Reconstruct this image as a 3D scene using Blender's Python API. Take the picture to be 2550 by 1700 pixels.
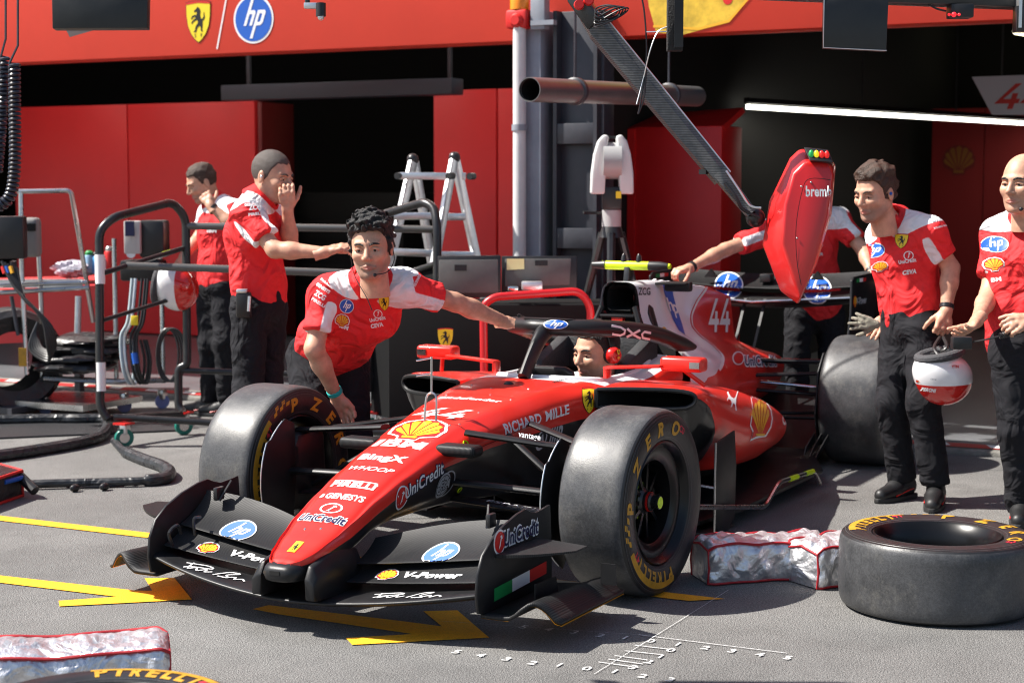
import bpy, bmesh, math, random
import numpy as np
from math import sin, cos, pi, radians, sqrt
from mathutils import Vector as V, Matrix
from mathutils.bvhtree import BVHTree
random.seed(7)
for o in list(bpy.data.objects): bpy.data.objects.remove(o)
SC = bpy.context.scene
COL = SC.collection
# ------------------------------------------------------------------ camera
CAMP = V((5.90594557, 3.33273708, 1.52317021)); YAW, PIT, FPX = 3.61560212, -.0891931792, 4290.13979
FW = V((cos(YAW)*cos(PIT), sin(YAW)*cos(PIT), sin(PIT))); RT = V((sin(YAW), -cos(YAW), 0)); UP = RT.cross(FW)
cd = bpy.data.cameras.new('camera'); cam = bpy.data.objects.new('camera', cd); COL.objects.link(cam)
cd.sensor_width = 36; cd.lens = FPX/2550*36; cd.clip_end = 900; cd.clip_start = .05
cam.matrix_world = Matrix(((RT.x, UP.x, -FW.x, CAMP.x), (RT.y, UP.y, -FW.y, CAMP.y), (RT.z, UP.z, -FW.z, CAMP.z), (0, 0, 0, 1)))
cd.dof.use_dof = True; cd.dof.focus_distance = 6.4; cd.dof.aperture_fstop = 4.0
SC.camera = cam
# ------------------------------------------------------------------ sky, sun, exposure
SUN = V((.35, -.72, 1)).normalized()
w = bpy.data.worlds.new('World'); SC.world = w; w.use_nodes = True
nt = w.node_tree; bg = nt.nodes['Background']; sky = nt.nodes.new('ShaderNodeTexSky'); sky.sky_type = 'NISHITA'; sky.sun_disc = False
sky.sun_elevation = math.asin(SUN.z); sky.sun_rotation = math.atan2(SUN.x, SUN.y); sky.air_density = 1.0; sky.dust_density = 1.5
nt.links.new(sky.outputs[0], bg.inputs[0]); bg.inputs[1].default_value = .072
sl = bpy.data.lights.new('sun', 'SUN'); sl.energy = 5; sl.angle = radians(.55); sl.color = (1, .95, .88)
so = bpy.data.objects.new('sun', sl); COL.objects.link(so); so.rotation_euler = (-SUN).to_track_quat('-Z', 'Y').to_euler()
so.location = SUN*30
SC.view_settings.view_transform = 'Standard'; SC.view_settings.look = 'None'; SC.view_settings.exposure = 1.0; SC.view_settings.gamma = 1
SC.render.engine = 'CYCLES'; SC.cycles.filter_width = 1.1
# ------------------------------------------------------------------ pixel helpers (pixels of the 2550x1700 photograph)
def ray(x, y): return FW + RT*((x-1275)/FPX) + UP*((850-y)/FPX)
def DP(x, y, d): return CAMP + ray(x, y)*d                 # point at depth d
def PL(x, y, ax, v): r = ray(x, y); return CAMP + r*((v-CAMP[ax])/r[ax])   # point on an axis plane
def GP(x, y, z=0): return PL(x, y, 2, z)
# ------------------------------------------------------------------ materials
MATS = {}
def nod(nt, t, **kw):
    n = nt.nodes.new(t)
    for k, v in kw.items(): setattr(n, k, v)
    return n
def mat(name, col=(.5, .5, .5), rough=.5, metal=0, noise=0, nscale=8, bump=0, bscale=60, emit=0, coat=0, attr=None, acol=None, arough=None, spec=.5, weave=0, wdir=0, sub=0, fold=0, alpha=1, trans=0, dirt=None, grain=None):
    """Principled material; noise varies the colour, bump adds fine relief, attr switches to acol where a vertex attribute > 0."""
    if name in MATS: return MATS[name]
    m = bpy.data.materials.new(name); m.use_nodes = True; nt = m.node_tree; L = nt.links.new
    p = nt.nodes['Principled BSDF']; p.inputs['Roughness'].default_value = rough; p.inputs['Metallic'].default_value = metal
    p.inputs['Specular IOR Level'].default_value = spec; p.inputs['Coat Weight'].default_value = coat; p.inputs['Coat Roughness'].default_value = .08
    if sub: p.inputs['Subsurface Weight'].default_value = sub; p.inputs['Subsurface Radius'].default_value = (.012, .005, .003); p.inputs['Subsurface Scale'].default_value = 1
    if trans: p.inputs['Transmission Weight'].default_value = trans
    tc = nod(nt, 'ShaderNodeTexCoord'); co = tc.outputs['Object']
    rgb = nod(nt, 'ShaderNodeRGB'); rgb.outputs[0].default_value = (*col, 1); cur = rgb.outputs[0]
    if attr:
        pairs = [(attr, acol)] if isinstance(attr, str) else list(zip(attr, acol))
        for an, ac in pairs:
            a = nod(nt, 'ShaderNodeAttribute', attribute_name=an); g = nod(nt, 'ShaderNodeMath', operation='MULTIPLY_ADD', use_clamp=True)
            g.inputs[1].default_value = 400 if not an.endswith('_s') else 1; g.inputs[2].default_value = .5 if not an.endswith('_s') else 0
            L(a.outputs['Fac'], g.inputs[0])
            mx = nod(nt, 'ShaderNodeMix', data_type='RGBA'); L(g.outputs[0], mx.inputs[0]); L(cur, mx.inputs[6]); mx.inputs[7].default_value = (*ac, 1); cur = mx.outputs[2]
    if noise:
        n = nod(nt, 'ShaderNodeTexNoise'); n.inputs['Scale'].default_value = nscale; n.inputs['Detail'].default_value = 6; n.inputs['Roughness'].default_value = .65; L(co, n.inputs['Vector'])
        mr = nod(nt, 'ShaderNodeMapRange'); mr.inputs[1].default_value = .3; mr.inputs[2].default_value = .7; mr.inputs[3].default_value = 1-noise; mr.inputs[4].default_value = 1+noise; L(n.outputs[0], mr.inputs[0])
        mu = nod(nt, 'ShaderNodeMix', data_type='RGBA', blend_type='MULTIPLY'); mu.inputs[0].default_value = 1; L(cur, mu.inputs[6]); L(mr.outputs[0], mu.inputs[7]); cur = mu.outputs[2]
        if rough < .9 and not emit:
            r2 = nod(nt, 'ShaderNodeMapRange'); r2.inputs[1].default_value = .3; r2.inputs[2].default_value = .7; r2.inputs[3].default_value = max(.03, rough-.5*noise*rough); r2.inputs[4].default_value = min(1, rough+.5*noise*rough)
            L(n.outputs[0], r2.inputs[0]); L(r2.outputs[0], p.inputs['Roughness'])
    if dirt:
        n = nod(nt, 'ShaderNodeTexNoise'); n.inputs['Scale'].default_value = dirt[1]; n.inputs['Detail'].default_value = 8; n.inputs['Roughness'].default_value = .75; L(co, n.inputs['Vector'])
        mr = nod(nt, 'ShaderNodeMapRange'); mr.inputs[1].default_value = dirt[2]; mr.inputs[2].default_value = dirt[3]; L(n.outputs[0], mr.inputs[0])
        mu = nod(nt, 'ShaderNodeMix', data_type='RGBA'); L(mr.outputs[0], mu.inputs[0]); L(cur, mu.inputs[6]); mu.inputs[7].default_value = (*dirt[0], 1); cur = mu.outputs[2]
    if grain:
        n = nod(nt, 'ShaderNodeTexNoise'); n.inputs['Scale'].default_value = grain[0]; n.inputs['Detail'].default_value = 3; n.inputs['Roughness'].default_value = .8; L(co, n.inputs['Vector'])
        mr = nod(nt, 'ShaderNodeMapRange'); mr.inputs[1].default_value = .36; mr.inputs[2].default_value = .64; mr.inputs[3].default_value = 1-grain[1]; mr.inputs[4].default_value = 1+grain[1]; L(n.outputs[0], mr.inputs[0])
        mu = nod(nt, 'ShaderNodeMix', data_type='RGBA', blend_type='MULTIPLY'); mu.inputs[0].default_value = 1; L(cur, mu.inputs[6]); L(mr.outputs[0], mu.inputs[7]); cur = mu.outputs[2]
    hs = []
    if weave:
        ch = nod(nt, 'ShaderNodeTexWave', wave_type='BANDS', bands_direction='XYZ'[wdir]); ch.inputs['Scale'].default_value = weave; ch.inputs['Distortion'].default_value = .3; ch.inputs['Detail'].default_value = 0; L(co, ch.inputs['Vector'])
        mu = nod(nt, 'ShaderNodeMix', data_type='RGBA', blend_type='MULTIPLY'); mu.inputs[0].default_value = .75; L(cur, mu.inputs[6]); L(ch.outputs[0], mu.inputs[7]); cur = mu.outputs[2]; hs.append((ch.outputs[0], .25, .002))
    if bump:
        b = nod(nt, 'ShaderNodeTexNoise'); b.inputs['Scale'].default_value = bscale; b.inputs['Detail'].default_value = 5; L(co, b.inputs['Vector']); hs.append((b.outputs[0], bump, .01))
    if fold:
        b = nod(nt, 'ShaderNodeTexNoise'); b.inputs['Scale'].default_value = 7; b.inputs['Detail'].default_value = 2.5; b.inputs['Distortion'].default_value = 1.2; L(co, b.inputs['Vector']); hs.append((b.outputs[0], fold, .06))
    prev = None
    for h, s, d in hs:
        bn = nod(nt, 'ShaderNodeBump'); bn.inputs['Strength'].default_value = s; bn.inputs['Distance'].default_value = d; L(h, bn.inputs['Height'])
        if prev: L(prev, bn.inputs['Normal'])
        prev = bn.outputs[0]
    if prev: L(prev, p.inputs['Normal'])
    L(cur, p.inputs['Base Color'])
    if emit: L(cur, p.inputs['Emission Color']); p.inputs['Emission Strength'].default_value = emit
    MATS[name] = m; return m
RED = (.72, .026, .016)
M_red = mat('red_paint', RED, .3, coat=.25, noise=.03, nscale=3, attr=('blk', 'wht'), acol=((.012, .012, .013), (.78, .78, .8)))
M_carbon = mat('carbon', (.024, .024, .025), .5, weave=60, wdir=1, noise=.2, nscale=5, spec=.3)
M_carbonp = mat('carbon_plain', (.013, .013, .014), .4, noise=.3, nscale=6, bump=.06, bscale=500, spec=.35)
M_blk = mat('black_plastic', (.014, .014, .015), .42, noise=.2)
M_blkm = mat('black_metal', (.018, .018, .019), .3, noise=.3, nscale=14, bump=.05)
M_void = mat('dark_interior', (.004, .004, .004), .9)
M_white = mat('white_paint', (.8, .8, .8), .4)
M_dwhite = mat('white_vinyl', (.8, .8, .8), .45)
M_dblack = mat('black_vinyl', (.008, .008, .008), .45)
M_dblue = mat('blue_vinyl', (.01, .1, .48), .45)
M_dlblue = mat('pale_blue_vinyl', (.09, .2, .6), .45)
M_dyel = mat('yellow_vinyl', (.82, .62, .02), .45)
M_dora = mat('orange_yellow_vinyl', (.78, .4, .02), .45)
M_dred = mat('red_vinyl', (.6, .015, .012), .45)
M_dgreen = mat('green_vinyl', (.01, .25, .06), .45)
M_dgrey = mat('grey_vinyl', (.42, .44, .47), .45)
M_dnavy = mat('navy_vinyl', (.012, .014, .07), .45)
M_fluo = mat('fluorescent_yellow', (.62, .85, .01), .4)
M_steel = mat('steel', (.55, .55, .55), .28, metal=1, noise=.15)
M_alu = mat('aluminium', (.72, .73, .74), .33, metal=.85, noise=.12, nscale=20)
M_chrome = mat('chrome', (.75, .75, .75), .12, metal=1)
M_tread = mat('tyre_tread', (.052, .053, .056), .45, noise=.45, nscale=5, bump=.1, bscale=220, dirt=((.125, .12, .11), 9, .5, .82), grain=(110, .22))
M_side = mat('tyre_sidewall', (.017, .017, .018), .42, noise=.25, nscale=12, bump=.1)
M_rim = mat('wheel_rim', (.005, .005, .0055), .3, noise=.2, spec=.35)
M_tyel = mat('tyre_yellow', (.48, .25, .015), .55, noise=.25, nscale=30)
M_tred = mat('tyre_chalk_red', (.6, .02, .05), .6)
M_skin = mat('skin', (.55, .30, .20), .5, noise=.2, nscale=22, sub=.08, attr=('lip_s', 'beard_s'), acol=((.42, .15, .12), (.26, .16, .12)), bump=.05, bscale=300)
M_fluog = mat('lamp_tube', (1, .93, .62), .4, emit=3)
# ------------------------------------------------------------------ mesh builder
class B:
    def __init__(s): s.v = []; s.f = []
    def add(s, v, f):
        k = len(s.v); s.v += [tuple(q) for q in v]; s.f += [tuple(i+k for i in q) for q in f]; return s
    def box(s, c, d, R=None):
        c = V(c); h = V(d)*.5; R = R or Matrix.Identity(3)
        v = [c + R @ V((sx*h.x, sy*h.y, sz*h.z)) for sx in (-1, 1) for sy in (-1, 1) for sz in (-1, 1)]
        return s.add(v, [(0, 1, 3, 2), (4, 6, 7, 5), (0, 4, 5, 1), (2, 3, 7, 6), (0, 2, 6, 4), (1, 5, 7, 3)])
    def bar(s, a, b, w, h=None, up=(0, 0, 1)):
        a, b = V(a), V(b); d = b-a; z = d.normalized(); u = V(up)
        if abs(z.dot(u.normalized())) > .98: u = V((1, 0, 0))
        x = u.cross(z).normalized(); y = z.cross(x); R = Matrix((x, y, z)).transposed()
        return s.box((a+b)/2, (w, h or w, d.length), R)
    def tube(s, pts, r, n=10, cap=True, closed=False):
        pts = [V(p) for p in pts]; m = len(pts); rs = r if isinstance(r, (list, tuple)) else [r]*m
        T = [((pts[(i+1) % m]-pts[i-1]) if closed else (pts[min(i+1, m-1)]-pts[max(i-1, 0)])).normalized() for i in range(m)]
        u = T[0].orthogonal().normalized(); rings = []
        for i in range(m):
            u = (u - T[i]*u.dot(T[i])).normalized(); w_ = T[i].cross(u)
            rings.append([pts[i] + (u*cos(2*pi*k/n) + w_*sin(2*pi*k/n))*rs[i] for k in range(n)])
        return s.rings(rings, closed_u=True, cap=cap and not closed, closed_v=closed)
    def rings(s, rings, closed_u=True, cap=False, closed_v=False):
        n = len(rings[0]); v = [p for r in rings for p in r]; f = []; m = len(rings)
        for i in range(m if closed_v else m-1):
            for k in range(n if closed_u else n-1):
                j = (i+1) % m; k2 = (k+1) % n
                f.append((i*n+k, i*n+k2, j*n+k2, j*n+k))
        if cap: f.append(tuple(range(n-1, -1, -1))); f.append(tuple((m-1)*n+k for k in range(n)))
        return s.add(v, f)
    def lathe(s, prof, c, ax=(0, 1, 0), n=48, a0=0, a1=2*pi, up=(0, 0, 1)):
        """prof: (radius, offset along axis)"""
        c = V(c); ax = V(ax).normalized(); u = V(up) - ax*V(up).dot(ax)
        u = u.normalized() if u.length > 1e-4 else ax.orthogonal().normalized(); w_ = ax.cross(u); full = abs(a1-a0-2*pi) < 1e-6
        m = n if full else n+1
        rings = [[c + ax*o + (u*cos(a0+(a1-a0)*k/n) + w_*sin(a0+(a1-a0)*k/n))*r for k in range(m)] for r, o in prof]
        return s.rings(rings, closed_u=full)
    def prism(s, pts, fr, t):
        """extrude a 2D outline; fr = (origin, u, v, n), thickness t centred"""
        o, u, v_, n = [V(q) for q in fr]; k = len(pts)
        a = [o+u*x+v_*y+n*(t/2) for x, y in pts]; b = [o+u*x+v_*y-n*(t/2) for x, y in pts]
        return s.add(a+b, [tuple(range(k)), tuple(range(2*k-1, k-1, -1))] + [(i, k+i, k+(i+1) % k, (i+1) % k) for i in range(k)])
    def sphere(s, c, r, n=16, m=10, sc=(1, 1, 1), R=None):
        c = V(c); R = R or Matrix.Identity(3)
        rings = [[c + R @ V((r*sc[0]*sin(pi*i/m)*cos(2*pi*k/n), r*sc[1]*sin(pi*i/m)*sin(2*pi*k/n), r*sc[2]*cos(pi*i/m))) for k in range(n)] for i in range(m+1)]
        return s.rings(rings)
def fillet(pts, r, n=6):
    """round the inner corners of a polyline"""
    pts = [V(p) for p in pts]; out = [pts[0]]
    for i in range(1, len(pts)-1):
        a, b, c = pts[i-1], pts[i], pts[i+1]; d1 = (a-b); d2 = (c-b); q = min(r, d1.length*.49, d2.length*.49); p0 = b+d1.normalized()*q; p2 = b+d2.normalized()*q
        for k in range(n+1): t = k/n; out.append(p0*(1-t)**2 + b*(2*t*(1-t)) + p2*t*t)
    return out+[pts[-1]]
def crom(pts, n=6):
    pts = [V(p) for p in pts]; out = []
    for i in range(len(pts)-1):
        p0, p1, p2, p3 = pts[max(i-1, 0)], pts[i], pts[i+1], pts[min(i+2, len(pts)-1)]
        for k in range(n):
            t = k/n; out.append(.5*(2*p1 + (p2-p0)*t + (2*p0-5*p1+4*p2-p3)*t*t + (3*p1-p0-3*p2+p3)*t**3))
    return out+[pts[-1]]
PINV = {}
def link(o, parent=None):
    COL.objects.link(o)
    if parent is not None:
        o.parent = parent; o.matrix_parent_inverse = PINV.get(parent.name, Matrix.Identity(4))
        PINV[o.name] = PINV.get(parent.name, Matrix.Identity(4)) if False else Matrix.Identity(4)
    return o
def finish(me, m, smooth=True, ang=35):
    if m is not None:
        for q in (m if isinstance(m, (list, tuple)) else [m]): me.materials.append(q)
    if smooth:
        me.polygons.foreach_set('use_smooth', [True]*len(me.polygons)); me.set_sharp_from_angle(angle=radians(ang))
    me.update()
def fixn(me):
    bm = bmesh.new(); bm.from_mesh(me); bmesh.ops.remove_doubles(bm, verts=bm.verts, dist=1e-5); bmesh.ops.recalc_face_normals(bm, faces=bm.faces); bm.to_mesh(me); bm.free()
def obj(name, b, m, parent=None, smooth=True, bevel=0, attrs=None, ang=35, label=None, fix=True, seg=2, mod=None):
    me = bpy.data.meshes.new(name)
    if isinstance(b, B): me.from_pydata(b.v, [], b.f)
    else: me.from_pydata(*b)
    if fix: fixn(me)
    if attrs:
        co = np.empty(len(me.vertices)*3); me.vertices.foreach_get('co', co); co = co.reshape(-1, 3)
        for an, fn in attrs.items():
            a = me.attributes.new(an, 'FLOAT', 'POINT'); a.data.foreach_set('value', np.asarray(fn(co), dtype=np.float32))
    if bevel:
        bm = bmesh.new(); bm.from_mesh(me); es = [e for e in bm.edges if len(e.link_faces) == 2 and e.calc_face_angle(0) > .5]
        bmesh.ops.bevel(bm, geom=es, offset=bevel, segments=seg, affect='EDGES', profile=.5, clamp_overlap=True); bm.to_mesh(me); bm.free()
    finish(me, m, smooth, ang)
    o = bpy.data.objects.new(name, me); link(o, parent)
    if label: o['label'] = label
    if mod: mod(o)
    return o
def tag(o, label, cat, group=None):
    o['label'] = label; o['category'] = cat
    if group: o['group'] = group
    return o
def thing(name, label, cat, loc=(0, 0, 0), group=None):
    o = bpy.data.objects.new(name, None); COL.objects.link(o); o.empty_display_size = .1; o.location = loc
    PINV[o.name] = Matrix.Translation(-V(loc)); return tag(o, label, cat, group)
def struct(name, b, m, parent=None, **k):
    o = obj(name, b, m, parent, **k)
    if parent is None: o['kind'] = 'structure'
    return o
# ------------------------------------------------------------------ flat shapes: (verts2d, faces)
def sh_tf(s, sx=1, sy=None, dx=0, dy=0, shear=0, rot=0):
    v, f = s; sy = sx if sy is None else sy; out = []
    for x, y in v:
        x, y = x*sx+shear*y*sy, y*sy; out.append((x*cos(rot)-y*sin(rot)+dx, x*sin(rot)+y*cos(rot)+dy))
    return out, f
def sh_join(*ss):
    v = []; f = []
    for a, b in ss: k = len(v); v += a; f += [tuple(i+k for i in q) for q in b]
    return v, f
def sh_poly(p): return [tuple(q) for q in p], [tuple(range(len(p)))]
def sh_disc(r=1, n=40, ry=None): return sh_poly([(r*cos(2*pi*k/n), (ry or r)*sin(2*pi*k/n)) for k in range(n)])
def sh_ring(r0, r1, n=40, a0=0, a1=2*pi):
    v = [(r*cos(a0+(a1-a0)*k/n), r*sin(a0+(a1-a0)*k/n)) for k in range(n+1) for r in (r0, r1)]
    return v, [(2*k, 2*k+1, 2*k+3, 2*k+2) for k in range(n)]
def sh_line(pts, w):
    v = []; f = []
    for i, p in enumerate(pts):
        a = pts[max(i-1, 0)]; b = pts[min(i+1, len(pts)-1)]; dx, dy = b[0]-a[0], b[1]-a[1]; L = math.hypot(dx, dy) or 1; h = (w[i] if isinstance(w, (list, tuple)) else w)/2
        v += [(p[0]-dy/L*h, p[1]+dx/L*h), (p[0]+dy/L*h, p[1]-dx/L*h)]
    return v, [(2*i, 2*i+1, 2*i+3, 2*i+2) for i in range(len(pts)-1)]
TXT = {}
def sh_text(s, h=1, bold=.0, shear=0, width=None, anchor=.5):
    """built-in font outline, cap height h, baseline at 0"""
    key = (s, bold)
    if key not in TXT:
        c = bpy.data.curves.new('t', 'FONT'); c.body = s; c.offset = bold; c.resolution_u = 3; c.space_character = 1+bold*1.5; o = bpy.data.objects.new('t', c); COL.objects.link(o)
        me = bpy.data.meshes.new_from_object(o.evaluated_get(bpy.context.evaluated_depsgraph_get()))
        TXT[key] = ([(q.co.x, q.co.y) for q in me.vertices], [tuple(p.vertices) for p in me.polygons])
        bpy.data.objects.remove(o); bpy.data.curves.remove(c); bpy.data.meshes.remove(me)
    v, f = TXT[key]; x0 = min(q[0] for q in v); x1 = max(q[0] for q in v); k = h/.72
    sx = k if width is None else width/(x1-x0)
    return [((x-x0-(x1-x0)*anchor)*sx + shear*y*k, y*k) for x, y in v], f
def sh_cut(s, bands):
    """keep only horizontal bands (striped lettering)"""
    bm = bmesh.new(); vs = [bm.verts.new((x, y, 0)) for x, y in s[0]]
    for q in s[1]:
        try: bm.faces.new([vs[i] for i in q])
        except ValueError: pass
    for a, b in bands:
        for y in (a, b): bmesh.ops.bisect_plane(bm, geom=bm.verts[:]+bm.edges[:]+bm.faces[:], plane_co=(0, y, 0), plane_no=(0, 1, 0))
    dl = [q for q in bm.faces if not any(a < q.calc_center_median().y < b for a, b in bands)]
    bmesh.ops.delete(bm, geom=dl, context='FACES'); bm.verts.index_update()
    r = ([(q.co.x, q.co.y) for q in bm.verts], [tuple(x.index for x in q.verts) for q in bm.faces]); bm.free(); return r
def decal(name, s, fn, m, parent=None, L=.03):
    """map a flat shape through fn(x, y) -> point; long edges are split so that it follows the surface"""
    bm = bmesh.new(); vs = [bm.verts.new((x, y, 0)) for x, y in s[0]]
    for q in s[1]:
        try: bm.faces.new([vs[i] for i in q])
        except ValueError: pass
    bm.normal_update(); bmesh.ops.triangulate(bm, faces=bm.faces, ngon_method='EAR_CLIP')
    for _ in range(5):
        es = [e for e in bm.edges if e.calc_length() > L]
        if not es: break
        bmesh.ops.subdivide_edges(bm, edges=es, cuts=1); bmesh.ops.triangulate(bm, faces=[q for q in bm.faces if len(q.verts) > 3])
    dead = []
    for q in bm.verts:
        p = fn(q.co.x, q.co.y)
        if p is None: dead.append(q)
        else: q.co = p
    if dead: bmesh.ops.delete(bm, geom=dead, context='VERTS')
    me = bpy.data.meshes.new(name); bm.to_mesh(me); bm.free(); finish(me, m, True, 60)
    return link(bpy.data.objects.new(name, me), parent)
def plane_fn(o, u, v, n, off=.003):
    o, u, v, n = V(o), V(u), V(v), V(n); return lambda x, y: o+u*x+v*y+n*off
def bvh_of(*objs):
    vs = []; fs = []
    for o in objs:
        k = len(vs); vs += [q.co.copy() for q in o.data.vertices]; fs += [[i+k for i in p.vertices] for p in o.data.polygons]
    return BVHTree.FromPolygons(vs, fs)
def proj_fn(bvh, o, u, v, n, off=.0025, far=.25, drop=True):
    """project along -n onto a surface (all in the surface's own coordinates)"""
    o, u, v = V(o), V(u).normalized(), V(v); n = V(n).normalized(); v = (v-n*v.dot(n)).normalized(); u = v.cross(n)
    def fn(x, y):
        p = o+u*x+v*y+n*far; h = bvh.ray_cast(p, -n, far*2.5)
        if h[0] is None: return None if drop else o+u*x+v*y
        nn = h[1] if h[1].dot(n) > 0 else -h[1]
        return h[0]+(nn*.5+n*.5)*off
    return fn
# logos ------------------------------------------------------------------
HORSE = [(.50, 1), (.43, .94), (.28, .84), (.27, .79), (.33, .78), (.42, .82), (.45, .75), (.40, .67), (.28, .68), (.14, .63), (.08, .52), (.14, .51), (.19, .58), (.30, .61), (.37, .57), (.26, .50), (.14, .43), (.09, .33), (.15, .33), (.2, .39), (.33, .45), (.44, .48), (.5, .41), (.47, .33), (.38, .26), (.33, .16), (.31, .06), (.22, .03), (.24, 0), (.4, .01), (.41, .1), (.48, .19), (.6, .25), (.66, .18), (.66, .06), (.72, .01), (.8, .02), (.74, .08), (.77, .22), (.78, .34), (.77, .42), (.86, .48), (.92, .58), (.88, .68), (.9, .8), (.84, .72), (.84, .6), (.78, .52), (.72, .5), (.66, .58), (.63, .68), (.66, .8), (.62, .92), (.55, .96)]
SHIELD = [(-.5, .62), (-.3, .66), (0, .67), (.3, .66), (.5, .62), (.49, .2), (.43, -.15), (.3, -.42), (.14, -.6), (0, -.7), (-.14, -.6), (-.3, -.42), (-.43, -.15), (-.49, .2)]
def logo_shield(fn, s, parent, ry=1):
    LL = .014 if s < 1 else 6
    decal('crest_border', sh_tf(sh_poly(SHIELD), s*1.05, s*1.05*ry), fn, M_dblack, parent, LL)
    decal('crest', sh_tf(sh_poly(SHIELD), s, s*ry), lift(fn, .002), M_dyel, parent, LL)
    decal('crest_stripe', sh_tf(sh_poly([(-.5, .62), (-.3, .66), (0, .67), (.3, .66), (.5, .62), (.5, .56), (0, .61), (-.5, .56)]), s*1.02, s*1.02*ry), lift(fn, .0035), M_dred, parent, LL)
    decal('horse_emblem', sh_tf(sh_poly(HORSE), s*.7, s*.86*ry, -.36*s, -.36*s*ry), lift(fn, .004), M_dblack, parent, LL)
    for q, dx in (('S', -.13), ('F', .13)): decal('crest_letter', sh_tf(sh_text(q, .13*s, .01), 1, 1, dx*s, -.53*s*ry), lift(fn, .004), M_dblack, parent, LL)
def lift(fn, d):
    def g(x, y):
        p = fn(x, y)
        if p is None: return None
        return p + (CAMP-p).normalized()*d if FLIP is None else p + FLIP*d
    return g
FLIP = None
def hp_shape():
    h = sh_join(sh_poly([(-.46, -.32), (-.30, -.32), (-.30, .95), (-.46, .95)]), sh_poly([(-.30, .24), (-.16, .24), (-.12, .18), (-.12, -.32), (.04, -.32), (.04, .3), (-.04, .42), (-.30, .42)]))
    p = sh_join(sh_poly([(.14, -.95), (.30, -.95), (.30, .42), (.14, .42)]), sh_poly([(.30, .42), (.54, .42), (.64, .32), (.64, -.2), (.54, -.32), (.30, -.32), (.30, -.16), (.43, -.16), (.47, -.12), (.47, .2), (.43, .26), (.30, .26)]))
    return sh_tf(sh_join(h, p), .92, .92, 0, 0, .38)
def logo_hp(fn, r, parent, blue=None, ry=1):
    LL = .014 if r < 1 else 6
    decal('round_logo_border', sh_tf(sh_disc(1.1), r, r*ry), fn, M_dwhite, parent, LL)
    decal('round_logo', sh_tf(sh_disc(1.0), r, r*ry), lift(fn, .002), blue or M_dblue, parent, LL)
    decal('round_logo_letters', sh_tf(hp_shape(), r, r*ry), lift(fn, .004), M_dwhite, parent, LL)
def shell_outline(k=1):
    p = []
    for i in range(25):
        a = radians(-25+230*i/24); sc = .94+.06*abs(cos((i/24)*7*pi)); p.append((1.0*cos(a)*sc*k, .95*sin(a)*sc*k))
    return p + [(-.42*k, -.62*k), (-.36*k, -.86*k), (.36*k, -.86*k), (.42*k, -.62*k)]
def logo_shell(fn, r, parent, yel=None, border=True, red=None):
    if border: decal('shell_logo_border', sh_tf(sh_poly(shell_outline(1.17)), r), fn, M_dwhite, parent)
    decal('shell_logo', sh_tf(sh_poly(shell_outline(1.04)), r), lift(fn, .002), red or M_dred, parent, .018)
    rays = []
    for i in range(7):
        a0 = radians(-18+216*i/7+3.2); a1 = radians(-18+216*(i+1)/7-3.2); am = (a0+a1)/2
        rays.append(sh_poly([(.1*cos(am), -.62+.1*sin(am)), (.84*cos(a0), .8*sin(a0)), (.94*cos(am), .9*sin(am)), (.84*cos(a1), .8*sin(a1))]))
    rays.append(sh_poly([(-.3, -.76), (.3, -.76), (.32, -.6), (-.32, -.6)]))
    decal('shell_logo_rays', sh_tf(sh_join(*rays), r), lift(fn, .004), yel or M_dyel, parent, .018)
def words(fn, s, h, m, parent, bold=.01, shear=0, width=None, dx=0, dy=0, outline=None, ow=.05, name='lettering', L=.03, anchor=.5):
    if outline: decal(name+'_outline', sh_tf(sh_text(s, h, bold+ow, shear, None if width is None else width*1.04, anchor), 1, 1, dx, dy), fn, outline, parent, L)
    return decal(name, sh_tf(sh_text(s, h, bold, shear, width, anchor), 1, 1, dx, dy), lift(fn, .0022) if outline else fn, m, parent, L)
def uni_shape(r): return sh_join(sh_ring(.82*r, r), sh_tf(sh_poly([(-.35, -.75), (.0, -.4), (.28, .35), (.5, .25), (.35, .7), (-.05, .55), (.12, .45), (-.12, -.2)]), r*.88))
# ================================================================== setting
M_asph = mat('asphalt', (.178, .174, .167), .85, noise=.25, nscale=1.1, bump=1, bscale=200, dirt=((.1, .098, .094), 3, .52, .85), grain=(150, .6))
M_floor = mat('garage_floor', (.13, .135, .145), .3, noise=.2, nscale=2)
M_yel = mat('yellow_road_paint', (.95, .44, .012), .7, noise=.1, nscale=30, bump=.5, bscale=220, dirt=((.4, .22, .05), 160, .62, .78), grain=(190, .18))
M_chalk = mat('white_chalk', (.6, .6, .59), .9, noise=.5, nscale=120)
def sheet(x0, x1, y0, y1, z, nx=1, ny=1):
    b = B(); v = [(x0+(x1-x0)*i/nx, y0+(y1-y0)*j/ny, z) for i in range(nx+1) for j in range(ny+1)]
    return b.add(v, [(i*(ny+1)+j, (i+1)*(ny+1)+j, (i+1)*(ny+1)+j+1, i*(ny+1)+j+1) for i in range(nx) for j in range(ny)])
ground = struct('ground', sheet(-200, 200, -200, 200, 0), M_asph, smooth=False)
XF = -4.2
gf = struct('garage_floor', B().box((-9.6, -4, -.01), (10.6, 26, .068)), M_floor, smooth=False)
M_kerb = mat('concrete_kerb', (.2, .19, .17), .85, noise=.5, nscale=9, bump=.5)
struct('threshold_kerb', B().box((-4.12, -4, .005), (.34, 26, .05)), M_kerb, bevel=.012)
M_thr = mat('red_threshold_tape', (.45, .02, .02), .6, noise=.2)
M_thw = mat('white_threshold_tape', (.7, .7, .7), .6, noise=.2)
struct('threshold_tape', sheet(-4.18, -4.03, -17, 9, .034), M_thr, smooth=False)
thr = bpy.data.objects['threshold_tape']
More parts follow.
